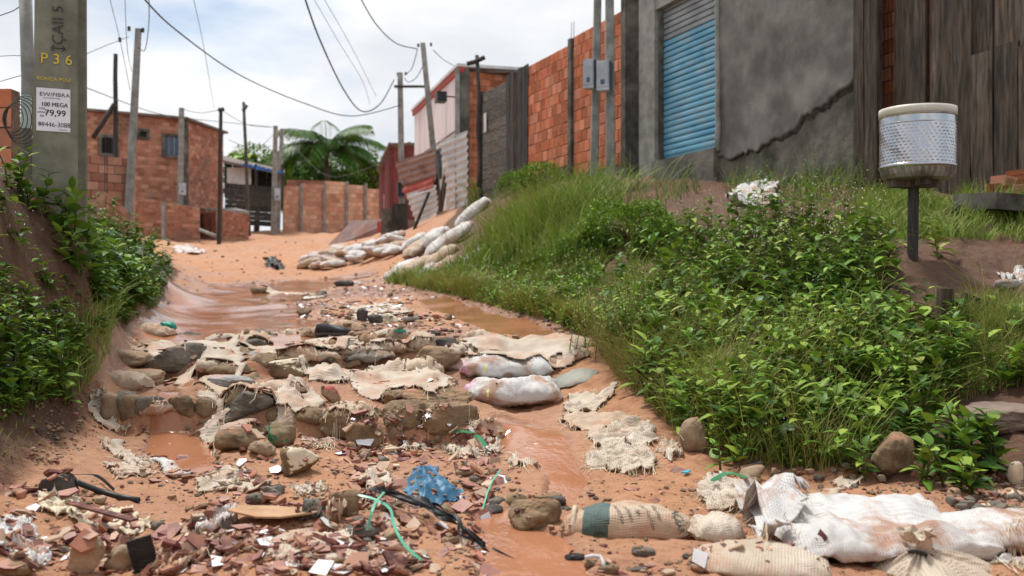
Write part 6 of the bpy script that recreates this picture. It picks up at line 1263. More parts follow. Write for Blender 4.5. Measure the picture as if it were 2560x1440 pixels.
CRP = mat('cream_plastic', (.56, .52, .44), (.68, .64, .55), 5, .45, .1, .002, dirt=(.36, .30, .22), dirt_lo=.55, dirt_hi=.75)
MB().lathe([(R0*1.0, zd(278)), (R0*1.025, zd(277)), (R0*1.03, zd(264)), (R0*1.02, zd(258)), (R0*.97, zd(258)), (R0*.95, zd(275)), (R0*.92, zd(400))], ctr, 72).build('rim', CRP, DB, True)
MB().lathe([(R0*1.005, zd(413)), (R0*1.035, zd(410)), (R0*1.035, zd(406)), (R0*1.005, zd(403))], ctr, 72).build('hoop', STEEL, DB, True); MB().lathe([(R0*1.0, zd(302)), (R0*1.02, zd(300)), (R0*1.0, zd(298))], ctr, 72).build('hoop', STEEL, DB, True)
V = []; nb = 144
for (rr, zz_) in ((1.0, 413), (.97, 428), (.90, 438), (.6, 442), (.0, 442)):
    for a in range(nb): th_ = 2*math.pi*a/nb; fl = (1 if a % 4 < 2 else .955) if .3 < rr < .98 else 1; V.append((R0*rr*fl*math.cos(th_), R0*rr*fl*math.sin(th_), zd(zz_)))
F = [(k*nb+a, (k+1)*nb+a, (k+1)*nb+(a+1) % nb, k*nb+(a+1) % nb) for k in range(4) for a in range(nb)]; link('fluted_base', fastmesh('fluted_base', np.array(V), F, False, [mat('dirty_steel', (.14, .12, .10), (.34, .31, .27), 8, .45, .2, .003, metal=.4)]), DB, loc=ctr)
# stumps on the right bank
for lab, px, py, w_, h_ in (('short cut wooden stake in the grass on the right', 2362, 800, .085, .19),): 
    g = hit(px, py); MB().box((0, 0, h_/2-.05), (w_, w_*.8, h_+.1), Matrix.Rotation(.03, 3, 'Y'), taper=.95).build('wooden_stake', WOOD_D, None, label=lab, cat='stake', loc=g)
g = hit(2430, 790); MB().box((0, 0, .05), (.16, .04, .14), Matrix.Rotation(.4, 3, 'Y')).build('dark_tile', COAL, None, label='dark slanted tile beside the wooden stake', cat='tile', loc=g)
# ------------------------------------------------------------------ tile rubble
def shard_poly(rg, size):
    k = int(rg.choice([3, 4, 4, 5, 5])); a = np.sort(rg.uniform(0, 2*np.pi, k)); a = np.linspace(0, 2*np.pi, k, endpoint=False)+rg.uniform(-.5, .5, k); r = rg.uniform(.65, 1.1, k)*size/2; el = rg.uniform(.4, .95)
    return np.stack([r*np.cos(a), r*np.sin(a)*el], 1)
ZONES = [([(400,1100),(1240,1085),(1260,1200),(1200,1330),(1260,1440),(380,1440),(350,1350),(600,1230),(430,1140)], 1500, .022, .115, .8),
 ([(850,1090),(1260,1090),(1230,1260),(880,1270)], 640, .03, .11, 1.2), ([(400,1330),(1000,1330),(1060,1440),(380,1440)], 800, .025, .11, .9),
 ([(0,1215),(160,1225),(400,1330),(380,1440),(0,1440)], 380, .03, .12, .8), ([(640,700),(1000,705),(1150,770),(1250,830),(1100,830),(760,800),(640,780)], 1150, .03, .14, .4),
 ([(1250,1395),(2050,1400),(2080,1440),(1250,1440)], 110, .02, .06, .5), ([(1380,1180),(1760,1180),(1700,1260),(1420,1260)], 22, .02, .07, .3), ([(230,1085),(520,1085),(560,1230),(280,1190)], 170, .04, .12, .8), ([(560,860),(1150,880),(1180,1000),(700,960)], 330, .02, .08, .3), ([(260,850),(600,850),(700,1000),(260,990)], 170, .02, .08, .3), ([(640,1000),(1240,1010),(1260,1100),(640,1090)], 220, .02, .09, .6),
 ([(1340,1235),(1620,1250),(1740,1300),(1760,1240),(1500,1215)], 26, .03, .09, .5), ([(2380,1220),(2560,1210),(2560,1330),(2480,1300)], 70, .02, .06, .4), ([(400,720),(640,700),(640,830),(500,830)], 60, .03, .09, .2), ([(880,1350),(1300,1290),(1280,1430),(900,1430)], 170, .025, .09, .8)]
SH = []
rg = np.random.default_rng(5)
for zi, (poly, cnt_, s0_, s1_, pile) in enumerate(ZONES):
    xs_ = [p[0] for p in poly]; ys_ = [p[1] for p in poly]; got = 0
    while got < cnt_:
        a, b = rg.uniform(min(xs_), max(xs_)), rg.uniform(min(ys_), max(ys_))
        if not inpoly(np.array([a]), np.array([b]), poly)[0]: continue
        got += 1
        if inpoly(np.array([a]), np.array([b]), [(995,1160),(1085,1150),(1180,1245),(1175,1262),(1010,1262)])[0] and rg.random() < .93: continue
        cl_ = float(fbm(np.array([[a/75., b/45., zi]]), 2, 40)[0])
        if cl_ < rg.uniform(-.75, .25): continue
        g = hit(a, b); z, n_ = surf(g.x, g.y); size = s0_*(s1_/s0_)**(rg.random()**1.5); n_ = Vector((n_.x*.6, n_.y*.6, max(n_.z, .5)))
        n_ = (n_+Vector(rg.normal(size=3)*(.16+.16*pile))).normalized(); lift = -.005+abs(rg.normal())*.016*pile*max(0, .6+cl_); ty = rg.choice([0, 0, 0, 0, 0, 1, 2, 2, 3, 3, 4]) if zi != 4 else rg.choice([0, 0, 1, 1, 2]); 
        SH.append((size*FPX/g.y, g.x, g.y, z+lift, n_, rg.uniform(0, 6.28), size, int(ty), zi, a, b))
SH.sort(key=lambda s: -s[0]); MSL = {0: [TILEMT, TILEM], 1: [TILEW, TILEM], 2: [TILEB, TILEB], 3: [TILEM, TILEM], 4: [BRICK_O, BRICK_O]}
SHAPES = []
for k in range(26):
    rgk = np.random.default_rng(900+k); P = shard_poly(rgk, 1.0); th_ = rgk.uniform(.07, .14); n_ = len(P); V = np.concatenate([np.c_[P, np.full(n_, th_/2)], np.c_[P*rgk.uniform(.94, 1.05), np.full(n_, -th_/2)]])
    SHAPES.append((V, [tuple(range(n_)), tuple(reversed(range(n_, 2*n_)))]+[(i, n_+i, n_+(i+1) % n_, (i+1) % n_) for i in range(n_)]))
SME = {(k, ty): fastmesh('tile_shard', V, F, False, MSL[ty], [0]+[1]*(len(F)-1)) for k, (V, F) in enumerate(SHAPES) for ty in range(5)}
CN = {0: 'maroon', 1: 'white glazed', 2: 'beige', 3: 'dark red brown', 4: 'orange brick'}
rest = {0: ([], [], []), 1: ([], [], []), 2: ([], [], []), 3: ([], [], [])}
MARKS = [(690,1305,'the cardboard sheet'),(1100,1315,'the black plastic strip'),(955,1320,'the crossed green straps'),(1080,1210,'the blue rag'),(205,1390,'the tall foreground rock'),(415,1320,'the square brown tile'),(260,1235,'the black hose'),(742,1160,'the cream cornered block'),(1000,1430,'the bottom centre stone'),(980,1095,'the boulder row'),(1443,1400,'the charcoal lump'),(1580,1330,'the printed sack'),(460,1405,'the sandy cloth ridge'),(790,1380,'the pale muddy cloth'),(135,1215,'the dark angular block'),(60,1340,'the crumpled plastic at the left edge'),(1340,1290,'the big wedge shaped stone'),(580,1180,'the flat brown slab'),(825,830,'the black shoe'),(940,795,'the mid bed stones'),(712,920,'the cream topped chunk'),(420,1120,'the left streamlet'),(1640,1400,'the bottom edge right of the charcoal'),(2080,1190,'the weeds above the folded cloth'),(2280,1200,'the rough brown rock'),(870,1290,'the long leaning stone'),(1180,1240,'the thin upright strap'),(2470,1290,'the big sack right end'),(520,1330,'the muddy crumpled plastic'),(590,1430,'the bottom edge left of centre'),(1180,1420,'the bottom edge by the stream')]
def near_mark(a, b): return 'near '+min(MARKS, key=lambda q: (q[0]-a)**2+(1.6*(q[1]-b))**2)[2]
def shard_zone(a, b):
    if b < 1000: return 'in the muddy bed above the boulders'
    if a < 400: return 'in the left foreground rubble'
    if a > 1260: return 'in the mud right of the stream'
    if b < 1270: return 'in the rubble around the blue rag'
    return 'in the rubble along the bottom edge'
for i, (spx, x, y, z, n_, rot, size, ty, zi, a, b) in enumerate(SH):
    R = (n_.to_track_quat('Z', 'Y').to_matrix()) @ Matrix.Rotation(rot, 3, 'Z'); k = i % 26
    if i < 300:
        o_ = link('tile_shard', SME[(k, ty)], None, ('large ' if spx > 75 else 'small ' if spx < 55 else '')+CN[ty]+' broken tile shard '+near_mark(a, b), 'tile shard', CN[ty]+' shards '+near_mark(a, b)); o_.matrix_world = Matrix.Translation((x, y, z)) @ R.to_4x4() @ Matrix.Diagonal((size, size, size if size < .1 else .1, 1))
    else:
        V, F = SHAPES[k]; vv, ff, mm = rest[0]; n0 = len(vv); M = np.array(R)*size; vv.extend((V @ M.T+np.array([x, y, z])).tolist()); ff.extend([tuple(q+n0 for q in f) for f in F]); mm.extend([ty*2]+[ty*2+1]*(len(F)-1))
vv, ff, mm = rest[0]; link('small_tile_rubble', fastmesh('small_tile_rubble', np.array(vv), ff, False, [MSL[t_][q] for t_ in range(5) for q in range(2)], mm), kind='stuff', label='small broken tile bits strewn over the muddy bed', cat='rubble')
# stone and brick fragments in the rubble
FRG = np.random.default_rng(3)
for k in range(128):
    zn = (((420,1230),(1000,1430)) if k < 38 else ((860,1100),(1250,1300)) if k < 62 else ((20,1240),(400,1420)) if k < 74 else ((1250,1390),(1800,1436)) if k < 84 else ((640,730),(1150,830)) if k < 95 else ((1850,1165),(2330,1215)) if k < 110 else ((2360,1215),(2560,1320))); a, b = FRG.uniform(zn[0][0], zn[1][0]), FRG.uniform(zn[0][1], zn[1][1]); kind = FRG.integers(4); s_ = FRG.uniform(16, 42)*(.6 if b < 900 else 1)
    nm = ('brown stone', 'grey concrete', 'orange brick', 'tan stone')[kind]; where = near_mark(a, b)
    if 990 < a < 1180 and 1150 < b < 1280: continue
    if b > 1000 and 1400 < a < 1760 and b < 1395: continue
    rock(('bigger ' if s_ > 30 else 'small ')+nm+' fragment '+where, a, b, s_, s_*FRG.uniform(.5, .85), ('angular', 'block', 'block', 'wedge')[kind], (ROCK_B, ROCK_G, BRICK_O, ROCK_T)[kind], FRG.uniform(.6, .9), FRG.uniform(0, 3), (FRG.normal()*.2, FRG.normal()*.2), 3000+k, name=('stone', 'concrete', 'brick', 'stone')[kind]+'_fragment', cat='fragment', group='fragments '+where, sub=3, reg=False)
# gravel and crumbs
V1, F1 = ICO[1]; vv = []; ff = []; mm = []; GZN = [([(90,960),(260,950),(260,1080),(180,1150),(60,1170)], 420, .004, .018), ([(1800,1150),(2560,1170),(2560,1260),(1850,1215)], 420, .005, .022), ([(0,1200),(2560,1200),(2560,1440),(0,1440)], 1500, .004, .016), ([(350,1050),(1300,1050),(1300,1250),(350,1250)], 700, .004, .018), ([(420,690),(1300,690),(1450,860),(420,860)], 1300, .008, .04), ([(2380,1200),(2560,1180),(2560,1330),(2450,1300)], 300, .008, .03), ([(400,600),(950,600),(900,690),(450,690)], 90, .02, .06)]
for poly, cnt_, a0, a1 in GZN:
    for _ in range(cnt_):
        xs_ = [p[0] for p in poly]; ys_ = [p[1] for p in poly]; a, b = rg.uniform(min(xs_), max(xs_)), rg.uniform(min(ys_), max(ys_))
        if not inpoly(np.array([a]), np.array([b]), poly)[0]: continue
        g = hit(a, b); s = a0*(a1/a0)**(rg.random()**2); n0 = len(vv); z = surf(g.x, g.y)[0]
        if z > g.z+.035 and a > 1400: continue
        z = z; vv.extend((V1*rg.uniform(.6, 1.3, (len(V1), 1))*np.array([s, s, s*.6])+np.array([g.x, g.y, z+s*.2])).tolist()); ff.extend((F1+n0).tolist()); mm += [int(rg.integers(4))]*len(F1)
link('gravel', fastmesh('gravel', np.array(vv), ff, False, [ROCK_B, TILEM, ROCK_G, ROCK_T], mm), kind='stuff', label='small stones and crumbs scattered over the sand', cat='gravel')
# ------------------------------------------------------------------ vegetation
VR = np.random.default_rng(77)
LEAF_D = leafmat('leaf_dark', (0.016, 0.052, 0.008), (0.075, 0.175, 0.022), .34)
LEAF_M = leafmat('leaf_mid', (0.04, 0.11, 0.012), (0.185, 0.345, 0.036), .34)
LEAF_L = leafmat('leaf_light', (0.10, 0.19, 0.022), (0.30, 0.42, 0.055), .46)
LEAF_Y = leafmat('leaf_yellowish', (0.16, 0.20, 0.03), (0.40, 0.44, 0.10), .45)
GRASS_G = leafmat('grass_green', (0.07, 0.14, 0.018), (0.26, 0.36, 0.06), .5); GRASS_O = leafmat('grass_olive', (0.14, 0.16, 0.03), (0.36, 0.35, 0.11), .55); GRASS_DRY = leafmat('grass_dry', (0.16, 0.10, 0.035), (0.36, 0.26, 0.11), .6, .2)
STEM = mat('stem_green', (0.06, 0.08, 0.025), (0.13, 0.13, 0.05), 9, .6, 0); STEM_R = mat('stem_reddish', (0.10, 0.05, 0.025), (0.18, 0.10, 0.05), 9, .6, 0)
FLOWER = mat('flower_pale', (0.55, 0.42, 0.34), (0.75, 0.66, 0.60), 40, .7, 0, objrand=.2); FLOWER_V = mat('flower_violet', (0.45, 0.38, 0.62), (0.66, 0.60, 0.78), 40, .7, 0)
BARK = mat('bark', (0.07, 0.05, 0.035), (0.17, 0.13, 0.09), 12, .9, .7, .01)
def scatter(poly, n, jitter=None):
    """n ground points whose foot lies inside the photo outline poly"""
    H = [hit0(a, b) for a, b in poly]; a0, a1 = min(x/y for x, y in H)-.02, max(x/y for x, y in H)+.02; y0, y1 = min(y for x, y in H)*.93, max(y for x, y in H)*1.07; out = []
    tot = 0
    for _ in range(40):
        k = max(4000, n); a = VR.uniform(a0, a1, k); y = np.exp(VR.uniform(math.log(y0), math.log(y1), k)); x = a*y; z = T(x, y); px = 1280+FPX*x/y; py = 720-FPX*(z-CZ)/y
        m_ = inpoly(px, py, poly); out.append(np.stack([x, y, z], 1)[m_]); tot += m_.sum()
        if tot >= n: break
    return np.concatenate(out)[:n]
def leaf_batch(B, D, L, Wd, droop=.3, fold=.25, nseg=4, shape='ovate', up=None, wave=0.0):
    """B base points, D unit directions, L lengths, Wd widths"""
    n = len(B); D = D/np.linalg.norm(D, axis=1)[:, None]; Z = np.array([0, 0, 1.]) if up is None else up
    S = np.cross(D, Z+np.zeros_like(D)); S /= np.linalg.norm(S, axis=1)[:, None]+1e-9; Nn = np.cross(S, D)
    ts = np.linspace(0, 1, nseg+1); prof = {'ovate': np.sin(np.pi*ts**.72)**.8, 'lance': np.sin(np.pi*np.clip(ts*.93+.05, 0, 1)**.85), 'blade': np.clip(1-ts**2.2, 0, 1)*.9+.1*(1-ts), 'round': np.sin(np.pi*ts**.9)**.55}[shape].copy()
    if shape != 'blade': prof[0] = .08
    prof[-1] = .02; V = np.empty((n, nseg+1, 3, 3)); dr = droop*(np.ones(n) if np.isscalar(droop) else 1)
    for i, t_ in enumerate(ts):
        c = B+D*(L*t_)[:, None]; c = c-np.array([0, 0, 1.])*(dr*L*t_**2)[:, None]; w_ = (Wd*prof[i]/2)[:, None]; f_ = (fold*Wd*prof[i]*.5)[:, None]
        if wave: f_ = f_+(wave*Wd*math.sin(i*2.4))[:, None]
        V[:, i, 0] = c-S*w_+Nn*f_; V[:, i, 1] = c; V[:, i, 2] = c+S*w_+Nn*f_
    base = (np.arange(n)*(nseg+1)*3)[:, None, None]; q = []
    for i in range(nseg):
        for s in (0, 1): q.append([i*3+s, i*3+s+1, (i+1)*3+s+1, (i+1)*3+s])
    return V.reshape(-1, 3), (base+np.array(q)[None]).reshape(-1, 4)
def blade_batch(B, H, lean, az, Wd, nseg=4, curl=1.0):
    n = len(B); ts = np.linspace(0, 1, nseg+1); d = np.stack([np.cos(az), np.sin(az), np.zeros(n)], 1); s = np.stack([-np.sin(az+.6), np.cos(az+.6), np.zeros(n)], 1); V = np.empty((n, nseg+1, 2, 3))
    for i, t_ in enumerate(ts):
        out = (lean*H*t_**1.6)[:, None]; zz = H*(t_-.38*curl*lean*t_**3); c = B+d*out; c[:, 2] += zz; w_ = (Wd*(1-t_**1.8)*.5+.0004)[:, None]; V[:, i, 0] = c-s*w_; V[:, i, 1] = c+s*w_
    base = (np.arange(n)*(nseg+1)*2)[:, None, None]; q = [[2*i, 2*i+1, 2*i+3, 2*i+2] for i in range(nseg)]
    return V.reshape(-1, 3), (base+np.array(q)[None]).reshape(-1, 4)
class Veg:
    def __init__(s): s.V = []; s.F = []; s.M = []; s.n = 0
    def add(s, VF, m):
        V, F = VF; s.V.append(V); s.F.append(F+s.n); s.M.append(np.full(len(F), m)); s.n += len(V)
    def build(s, name, mats, parent=None, **k):
        V = np.concatenate(s.V); off = np.array(k.pop('off', (0, 0, 0))); return link(name, fastmesh(name, V-off, np.concatenate(s.F), True, mats, np.concatenate(s.M)), parent, **k)
def rdir(n, elev_lo, elev_hi):
    a = VR.uniform(0, 2*np.pi, n); e = VR.uniform(elev_lo, elev_hi, n); return np.stack([np.cos(a)*np.cos(e), np.sin(a)*np.cos(e), np.sin(e)], 1)
def weeds(vg, P, h, per, ll, lw, ms, shape='ovate', spread=.35, droop=.35, stem_m=0, stemw=.004, elev=(.05, .9), top=1.0):
    """leafy weeds: stems at points P of height h[0..1], leaves along them"""
    q_ = fbm(np.stack([P[:, 0]*1.6, P[:, 1]*1.6, P[:, 0]*0+9], 1), 3, 63); P = P[q_ > VR.uniform(-.9, .2, len(P))]
    n = len(P); q_ = fbm(np.stack([P[:, 0]*1.9, P[:, 1]*1.9, P[:, 0]*0+5], 1), 3, 64); H = VR.uniform(*h, n)*np.clip(1+.7*q_, .4, 1.7); az = VR.uniform(0, 2*np.pi, n); ln = VR.uniform(0, spread, n)
    vg.add(blade_batch(P-np.array([0, 0, .03]), H, ln, az, np.full(n, stemw), 4, .3), stem_m)
    idx = np.repeat(np.arange(n), per); t_ = VR.uniform(.15, 1.0, len(idx))**(1/top); d = np.stack([np.cos(az), np.sin(az), np.zeros(n)], 1)
    B = P[idx]+d[idx]*(ln[idx]*H[idx]*t_**1.6)[:, None]; B[:, 2] += H[idx]*(t_-.11*ln[idx]*t_**3); D = rdir(len(idx), *elev)
    L = VR.uniform(*ll, len(idx))*(1.15-.45*t_); Wd = L*VR.uniform(*lw, len(idx)); mm = VR.integers(len(ms), size=len(idx))
    for k, m_ in enumerate(ms):
        q = mm == k
        if q.any(): vg.add(leaf_batch(B[q], D[q], L[q], Wd[q], droop, .25, 4, shape), m_)
def grass(vg, P, h, ms, lean=(.15, 1.0), w=.004, nseg=4, curl=1.0):
    n = len(P); q_ = fbm(np.stack([P[:, 0]*1.3, P[:, 1]*1.3, P[:, 0]*0], 1), 3, 61); P = P[q_ > VR.uniform(-.95, .15, n)]; n = len(P); q_ = fbm(np.stack([P[:, 0]*1.7, P[:, 1]*1.7, P[:, 0]*0+3], 1), 3, 62); H = VR.uniform(*h, n)*np.clip(1.0+.9*q_, .3, 1.9); mm = VR.integers(len(ms), size=n); ln = VR.uniform(*lean, n); az = VR.uniform(0, 2*np.pi, n); Wd = VR.uniform(.6, 1.3, n)*w
    for k, m_ in enumerate(ms):
        q = mm == k
        if q.any(): vg.add(blade_batch(P[q]-np.array([0, 0, .01]), H[q], ln[q], az[q], Wd[q]*(P[q][:, 1]/6)**.5, nseg, curl), m_)
def dots(vg, P, h, m_, s=.006, tilt=True):
    n = len(P); H = VR.uniform(*h, n); az = VR.uniform(0, 6.28, n); ln = VR.uniform(0, .4, n); vg.add(blade_batch(P, H, ln, az, np.full(n, .0016)*(P[:, 1]/5), 3, .3), 0)
    B = P+np.stack([np.cos(az)*ln*H, np.sin(az)*ln*H, H*(1-.11*ln)], 1)
    for k in range(4): vg.add(leaf_batch(B+VR.normal(size=B.shape)*s, rdir(n, -.2, 1.4), np.full(n, s*1.6), np.full(n, s*1.5), 0, .2, 2, 'round'), m_)
VM = [STEM, LEAF_D, LEAF_M, LEAF_L, LEAF_Y, GRASS_G, GRASS_O, GRASS_DRY, FLOWER, FLOWER_V, STEM_R]
# left bank
vg = Veg()
PL = [(-60,520),(60,520),(180,600),(300,640),(425,705),(395,770),(300,825),(235,905),(215,960),(120,1020),(30,1060),(-60,1080)]
P = scatter(PL, 520); mound = (np.hypot((1280+FPX*P[:, 0]/P[:, 1]-70)/95, (720-FPX*(P[:, 2]-CZ)/P[:, 1]-620)/110) < 1); P = P[~mound | (VR.random(len(P)) < .12)]
weeds(vg, P, (.10, .32), 18, (.05, .11), (.38, .62), [1, 2, 2, 3])
P2 = scatter([(-40,500),(215,500),(330,600),(300,680),(215,600),(140,560),(-40,560)], 130); weeds(vg, P2, (.18, .42), 22, (.05, .11), (.35, .55), [1, 2, 3])
P3 = scatter([(215,600),(320,620),(430,690),(400,765),(300,800),(230,780)], 260); weeds(vg, P3, (.2, .5), 22, (.07, .15), (.4, .65), [1, 1, 2])
P4 = scatter(PL, 2600); P4 = P4[~(np.hypot((1280+FPX*P4[:, 0]/P4[:, 1]-70)/95, (720-FPX*(P4[:, 2]-CZ)/P4[:, 1]-620)/110) < 1)]; weeds(vg, P4, (.03, .12), 7, (.015, .045), (.4, .7), [1, 2, 3], stemw=.002)
grass(vg, scatter([(150,800),(300,760),(265,900),(215,980),(120,990)], 900), (.10, .30), [5, 5, 6], w=.004)
grass(vg, scatter([(-40,1080),(70,1050),(100,1120),(-40,1200)], 160), (.06, .18), [5, 3], w=.007)
dots(vg, scatter([(-40,480),(215,520),(330,660),(200,800),(-40,1000)], 330), (.15, .42), 8, .004); dots(vg, scatter([(-40,820),(200,830),(180,960),(-40,1000)], 160), (.06, .2), 9, .004)
vg.build('left_bank_weeds', VM, kind='stuff', label='dense leafy green weeds covering the left bank', cat='weeds')
# right slope
vg = Veg()
ZA = [(960,706),(1040,690),(1180,655),(1300,600),(1440,560),(1520,640),(1480,760),(1470,850),(1380,805),(1280,780),(1150,745),(1050,722)]
grass(vg, scatter(ZA, 26000), (.06, .24), [5, 5, 6, 5, 7], w=.0055); weeds(vg, scatter(ZA, 1700), (.05, .24), 9, (.04, .10), (.35, .6), [2, 3, 2], stemw=.002)
edge = [(1030,722),(1150,738),(1280,772),(1400,800),(1480,850),(1480,800),(1400,760),(1280,735),(1150,710)]
grass(vg, scatter(edge, 7000), (.12, .34), [6, 7, 5, 6], (.5, 1.2), .005)
ZB = [(1480,850),(1500,700),(1620,600),(1720,560),(1900,560),(2150,600),(2210,700),(2200,800),(2320,830),(2560,790),(2600,960),(2380,1010),(2300,1120),(2050,1180),(1830,1160),(1680,1080),(1570,975)]
grass(vg, scatter(ZB, 26000), (.05, .20), [5, 5, 6, 7], w=.0035); weeds(vg, scatter(ZB, 2600), (.03, .13), 8, (.018, .05), (.4, .7), [1, 2, 3], stemw=.002)
weeds(vg, scatter(ZB, 460), (.10, .30), 9, (.05, .17), (.35, .55), [1, 2, 3])
grass(vg, scatter([(1530,900),(1700,850),(1850,1000),(1800,1130),(1660,1060),(1560,960)], 5200), (.10, .30), [5, 6, 7, 7], (.6, 1.3), .0035)
grass(vg, scatter([(1480,860),(1560,840),(1620,960),(1570,985)], 2500), (.12, .3), [6, 7, 7], (.7, 1.3), .003)
grass(vg, scatter([(2130,500),(2600,500),(2600,610),(2440,600),(2300,600),(2150,600)], 9000), (.06, .26), [5, 5, 6, 5], w=.006)
grass(vg, scatter([(2180,780),(2560,740),(2600,960),(2300,960)], 9000), (.04, .14), [5, 6, 5, 7], w=.0035)
grass(vg, scatter([(1760,430),(2150,430),(2200,520),(2000,520),(1820,480)], 5200), (.08, .40), [1, 5, 6], w=.007); weeds(vg, scatter([(1780,420),(2150,420),(2180,510),(1950,510),(1820,470)], 620), (.12, .5), 16, (.03, .07), (.35, .55), [1, 1, 2])
grass(vg, scatter([(1190,470),(1420,440),(1600,445),(1760,470),(1700,520),(1400,500),(1220,520)], 1700), (.1, .45), [1, 5, 6], w=.008)
dots(vg, scatter([(1650,640),(1900,560),(2200,620),(2200,760),(1800,800)], 420), (.35, .62), 8, .006); dots(vg, scatter(ZB, 420), (.08, .26), 8, .004); dots(vg, scatter(ZA, 500), (.1, .3), 8, .007)
grass(vg, scatter(ZB, 3400), (.22, .48), [6, 6, 7, 5], (.3, 1.1), .003)
grass(vg, scatter([(1230,600),(1400,560),(1480,560),(1520,640),(1400,680),(1250,660)], 2600), (.35, .8), [5, 5, 6], (.3, 1.1), .007)
weeds(vg, scatter([(1560,880),(1750,860),(2200,900),(2300,1000),(2200,1120),(1850,1140),(1650,1040)], 420), (.10, .26), 10, (.06, .12), (.4, .6), [3, 3, 2], stemw=.004)
vg.build('right_slope_grass', VM, kind='stuff', label='mixed grass and low weeds covering the right slope', cat='grass')
# weed bed: tall broad leaved plants in the middle of the slope, one thing each
def plant(label, px, py, h, nst, per, ll, lw, ms, shape='lance', spread=.4, name='leafy_weed', group=None, reach=.25, elev=(.0, .9), droop=.4, n_dots=0, top=1.0, g=None):
    g = g or hit(px, py); t_ = thing(name, label, 'plant', group, g); P = np.array([[g.x+VR.normal()*reach, g.y+VR.normal()*reach, 0] for _ in range(nst)]); P[:, 2] = T(P[:, 0], P[:, 1])
    vs_ = Veg(); H = VR.uniform(h*.65, h, nst); az = VR.uniform(0, 6.28, nst); ln = VR.uniform(0, spread, nst); vs_.add(blade_batch(P-np.array([0, 0, .03]), H, ln, az, np.full(nst, .007), 5, .3), 0); vs_.build('stems', [STEM_R if nst > 6 else STEM], t_, off=tuple(g), kind='stuff')
    idx = np.repeat(np.arange(nst), per); tt = np.tile(np.linspace(.12, 1, per), nst)**(1/top); d = np.stack([np.cos(az), np.sin(az), np.zeros(nst)], 1); B = P[idx]+d[idx]*(ln[idx]*H[idx]*tt**1.6)[:, None]; B[:, 2] += H[idx]*(tt-.11*ln[idx]*tt**3)
    D = rdir(len(idx), *elev); L = VR.uniform(*ll, len(idx))*(1.2-.55*tt); Wd = L*VR.uniform(*lw, len(idx)); return t_, B, D, L, Wd, g
def bed_plant(*a, mi=(1, 2, 3), shape='lance', **k):
    fl = k.pop('flowers', 0); t_, B, D, L, Wd, g = plant(*a, **k); vg = Veg(); mm = VR.integers(len(mi), size=len(B))
    for q in range(len(mi)):
        s = mm == q
        if s.any(): vg.add(leaf_batch(B[s], D[s], L[s], Wd[s], .4, .25, 4, shape), q)
    vg.build('foliage', [VM[i] for i in mi], t_, off=tuple(g), kind='stuff')
    if fl:
        vf = Veg(); ids = VR.integers(len(B), size=fl); Pb = B[ids]; dots(vf, Pb, (.08, .2), 1, .005); vf.build('flower_heads', [STEM, FLOWER], t_, off=tuple(g), kind='stuff')
BED = [(1720,620,.5,'leafy weed at the back left beside the smaller bush'),(1880,600,.5,'tall leafy weed at the very back of the weed bed'),(2120,900,.3,'pale leafy weed in the lower slope grass'),(1820,930,.28,'low pale weed in the lower slope left'),(1690,800,.42,'leafy weed clump at the left end of the slope weed bed'),(1760,730,.5,'tall leafy weed left of centre in the slope weed bed'),(1850,760,.5,'dark leafy weed at the front of the slope weed bed'),(1850,670,.55,'tall leafy weed at the back left of the weed bed'),
 (1950,720,.52,'bushy weed in the centre of the slope weed bed'),(1960,640,.5,'leafy weed at the back centre of the weed bed'),(2060,700,.5,'bushy weed right of centre in the slope weed bed'),(2060,620,.42,'leafy weed at the back right of the weed bed'),
 (2140,740,.42,'leafy weed at the right end of the slope weed bed'),(2030,800,.38,'broad leaved weed low at the front of the weed bed'),(1780,840,.32,'low leafy weed below the left end of the weed bed'),(1930,850,.3,'low leafy weed below the weed bed centre'),(2130,830,.3,'low leafy weed below the weed bed right end'),(2170,660,.35,'young weed beside the bare path near the drum post')]
for k, (a, b, h, l) in enumerate(BED): bed_plant(l, a, b, h, 17, 13, (.11, .22), (.28, .42), None, reach=.22, mi=((1, 1, 2, 3), (1, 2, 1, 3), (1, 2, 4, 3))[k % 3], flowers=26 if k < 9 else 6, group='leafy weeds of the slope bed')
# round small leaved bush by the meter posts
def bush(label, px, py, rx, ry, rz_, n, ll, lw, ms, name='round_bush', cat='bush', g=None, nst=26, trunk=None, hollow=.75):
    g = g or hit(px, py); t_ = thing(name, label, cat, None, g); d = VR.normal(size=(n, 3)); d /= np.linalg.norm(d, axis=1)[:, None]; d[:, 2] = np.abs(d[:, 2])*1.0-.12; lump = 1+.24*fbm(d*2.2+px, 3, 5); r = VR.uniform(hollow**3, 1, n)**(1/3)*lump; P = d*r[:, None]*np.array([rx, ry, rz_]); vg = Veg(); D = d+VR.normal(size=d.shape)*.55+np.array([0, 0, .25]); L = VR.uniform(*ll, n); mm = VR.integers(len(ms), size=n)
    for q in range(len(ms)):
        s = mm == q; vg.add(leaf_batch(P[s], D[s], L[s], L[s]*VR.uniform(*lw, s.sum()), .25, .25, 2, 'ovate'), q)
    vg.build('foliage', [VM[i] for i in ms], t_, kind='stuff'); sb = MB()
    for k in range(nst):
        e = Vector(tuple(P[VR.integers(n)]*.9)); sb.tube([Vector((0, 0, -.05)), e*.5+Vector((0, 0, .08)), e], [.012, .008, .004], 5)
    sb.build('stems', STEM_R, t_, kind='stuff'); return t_
bush('round bright green small leaved bush below the meter posts', 1580, 600, .62, .5, .50, 9000, (.025, .05), (.5, .7), (2, 3, 3, 1))
bush('smaller green bush touching the round one on its right', 1665, 625, .36, .36, .34, 3400, (.025, .05), (.5, .7), (1, 2, 2, 3))
bush('low green bush left of the round one', 1480, 640, .4, .4, .34, 3400, (.025, .05), (.45, .6), (1, 2, 3), name='low_bush')
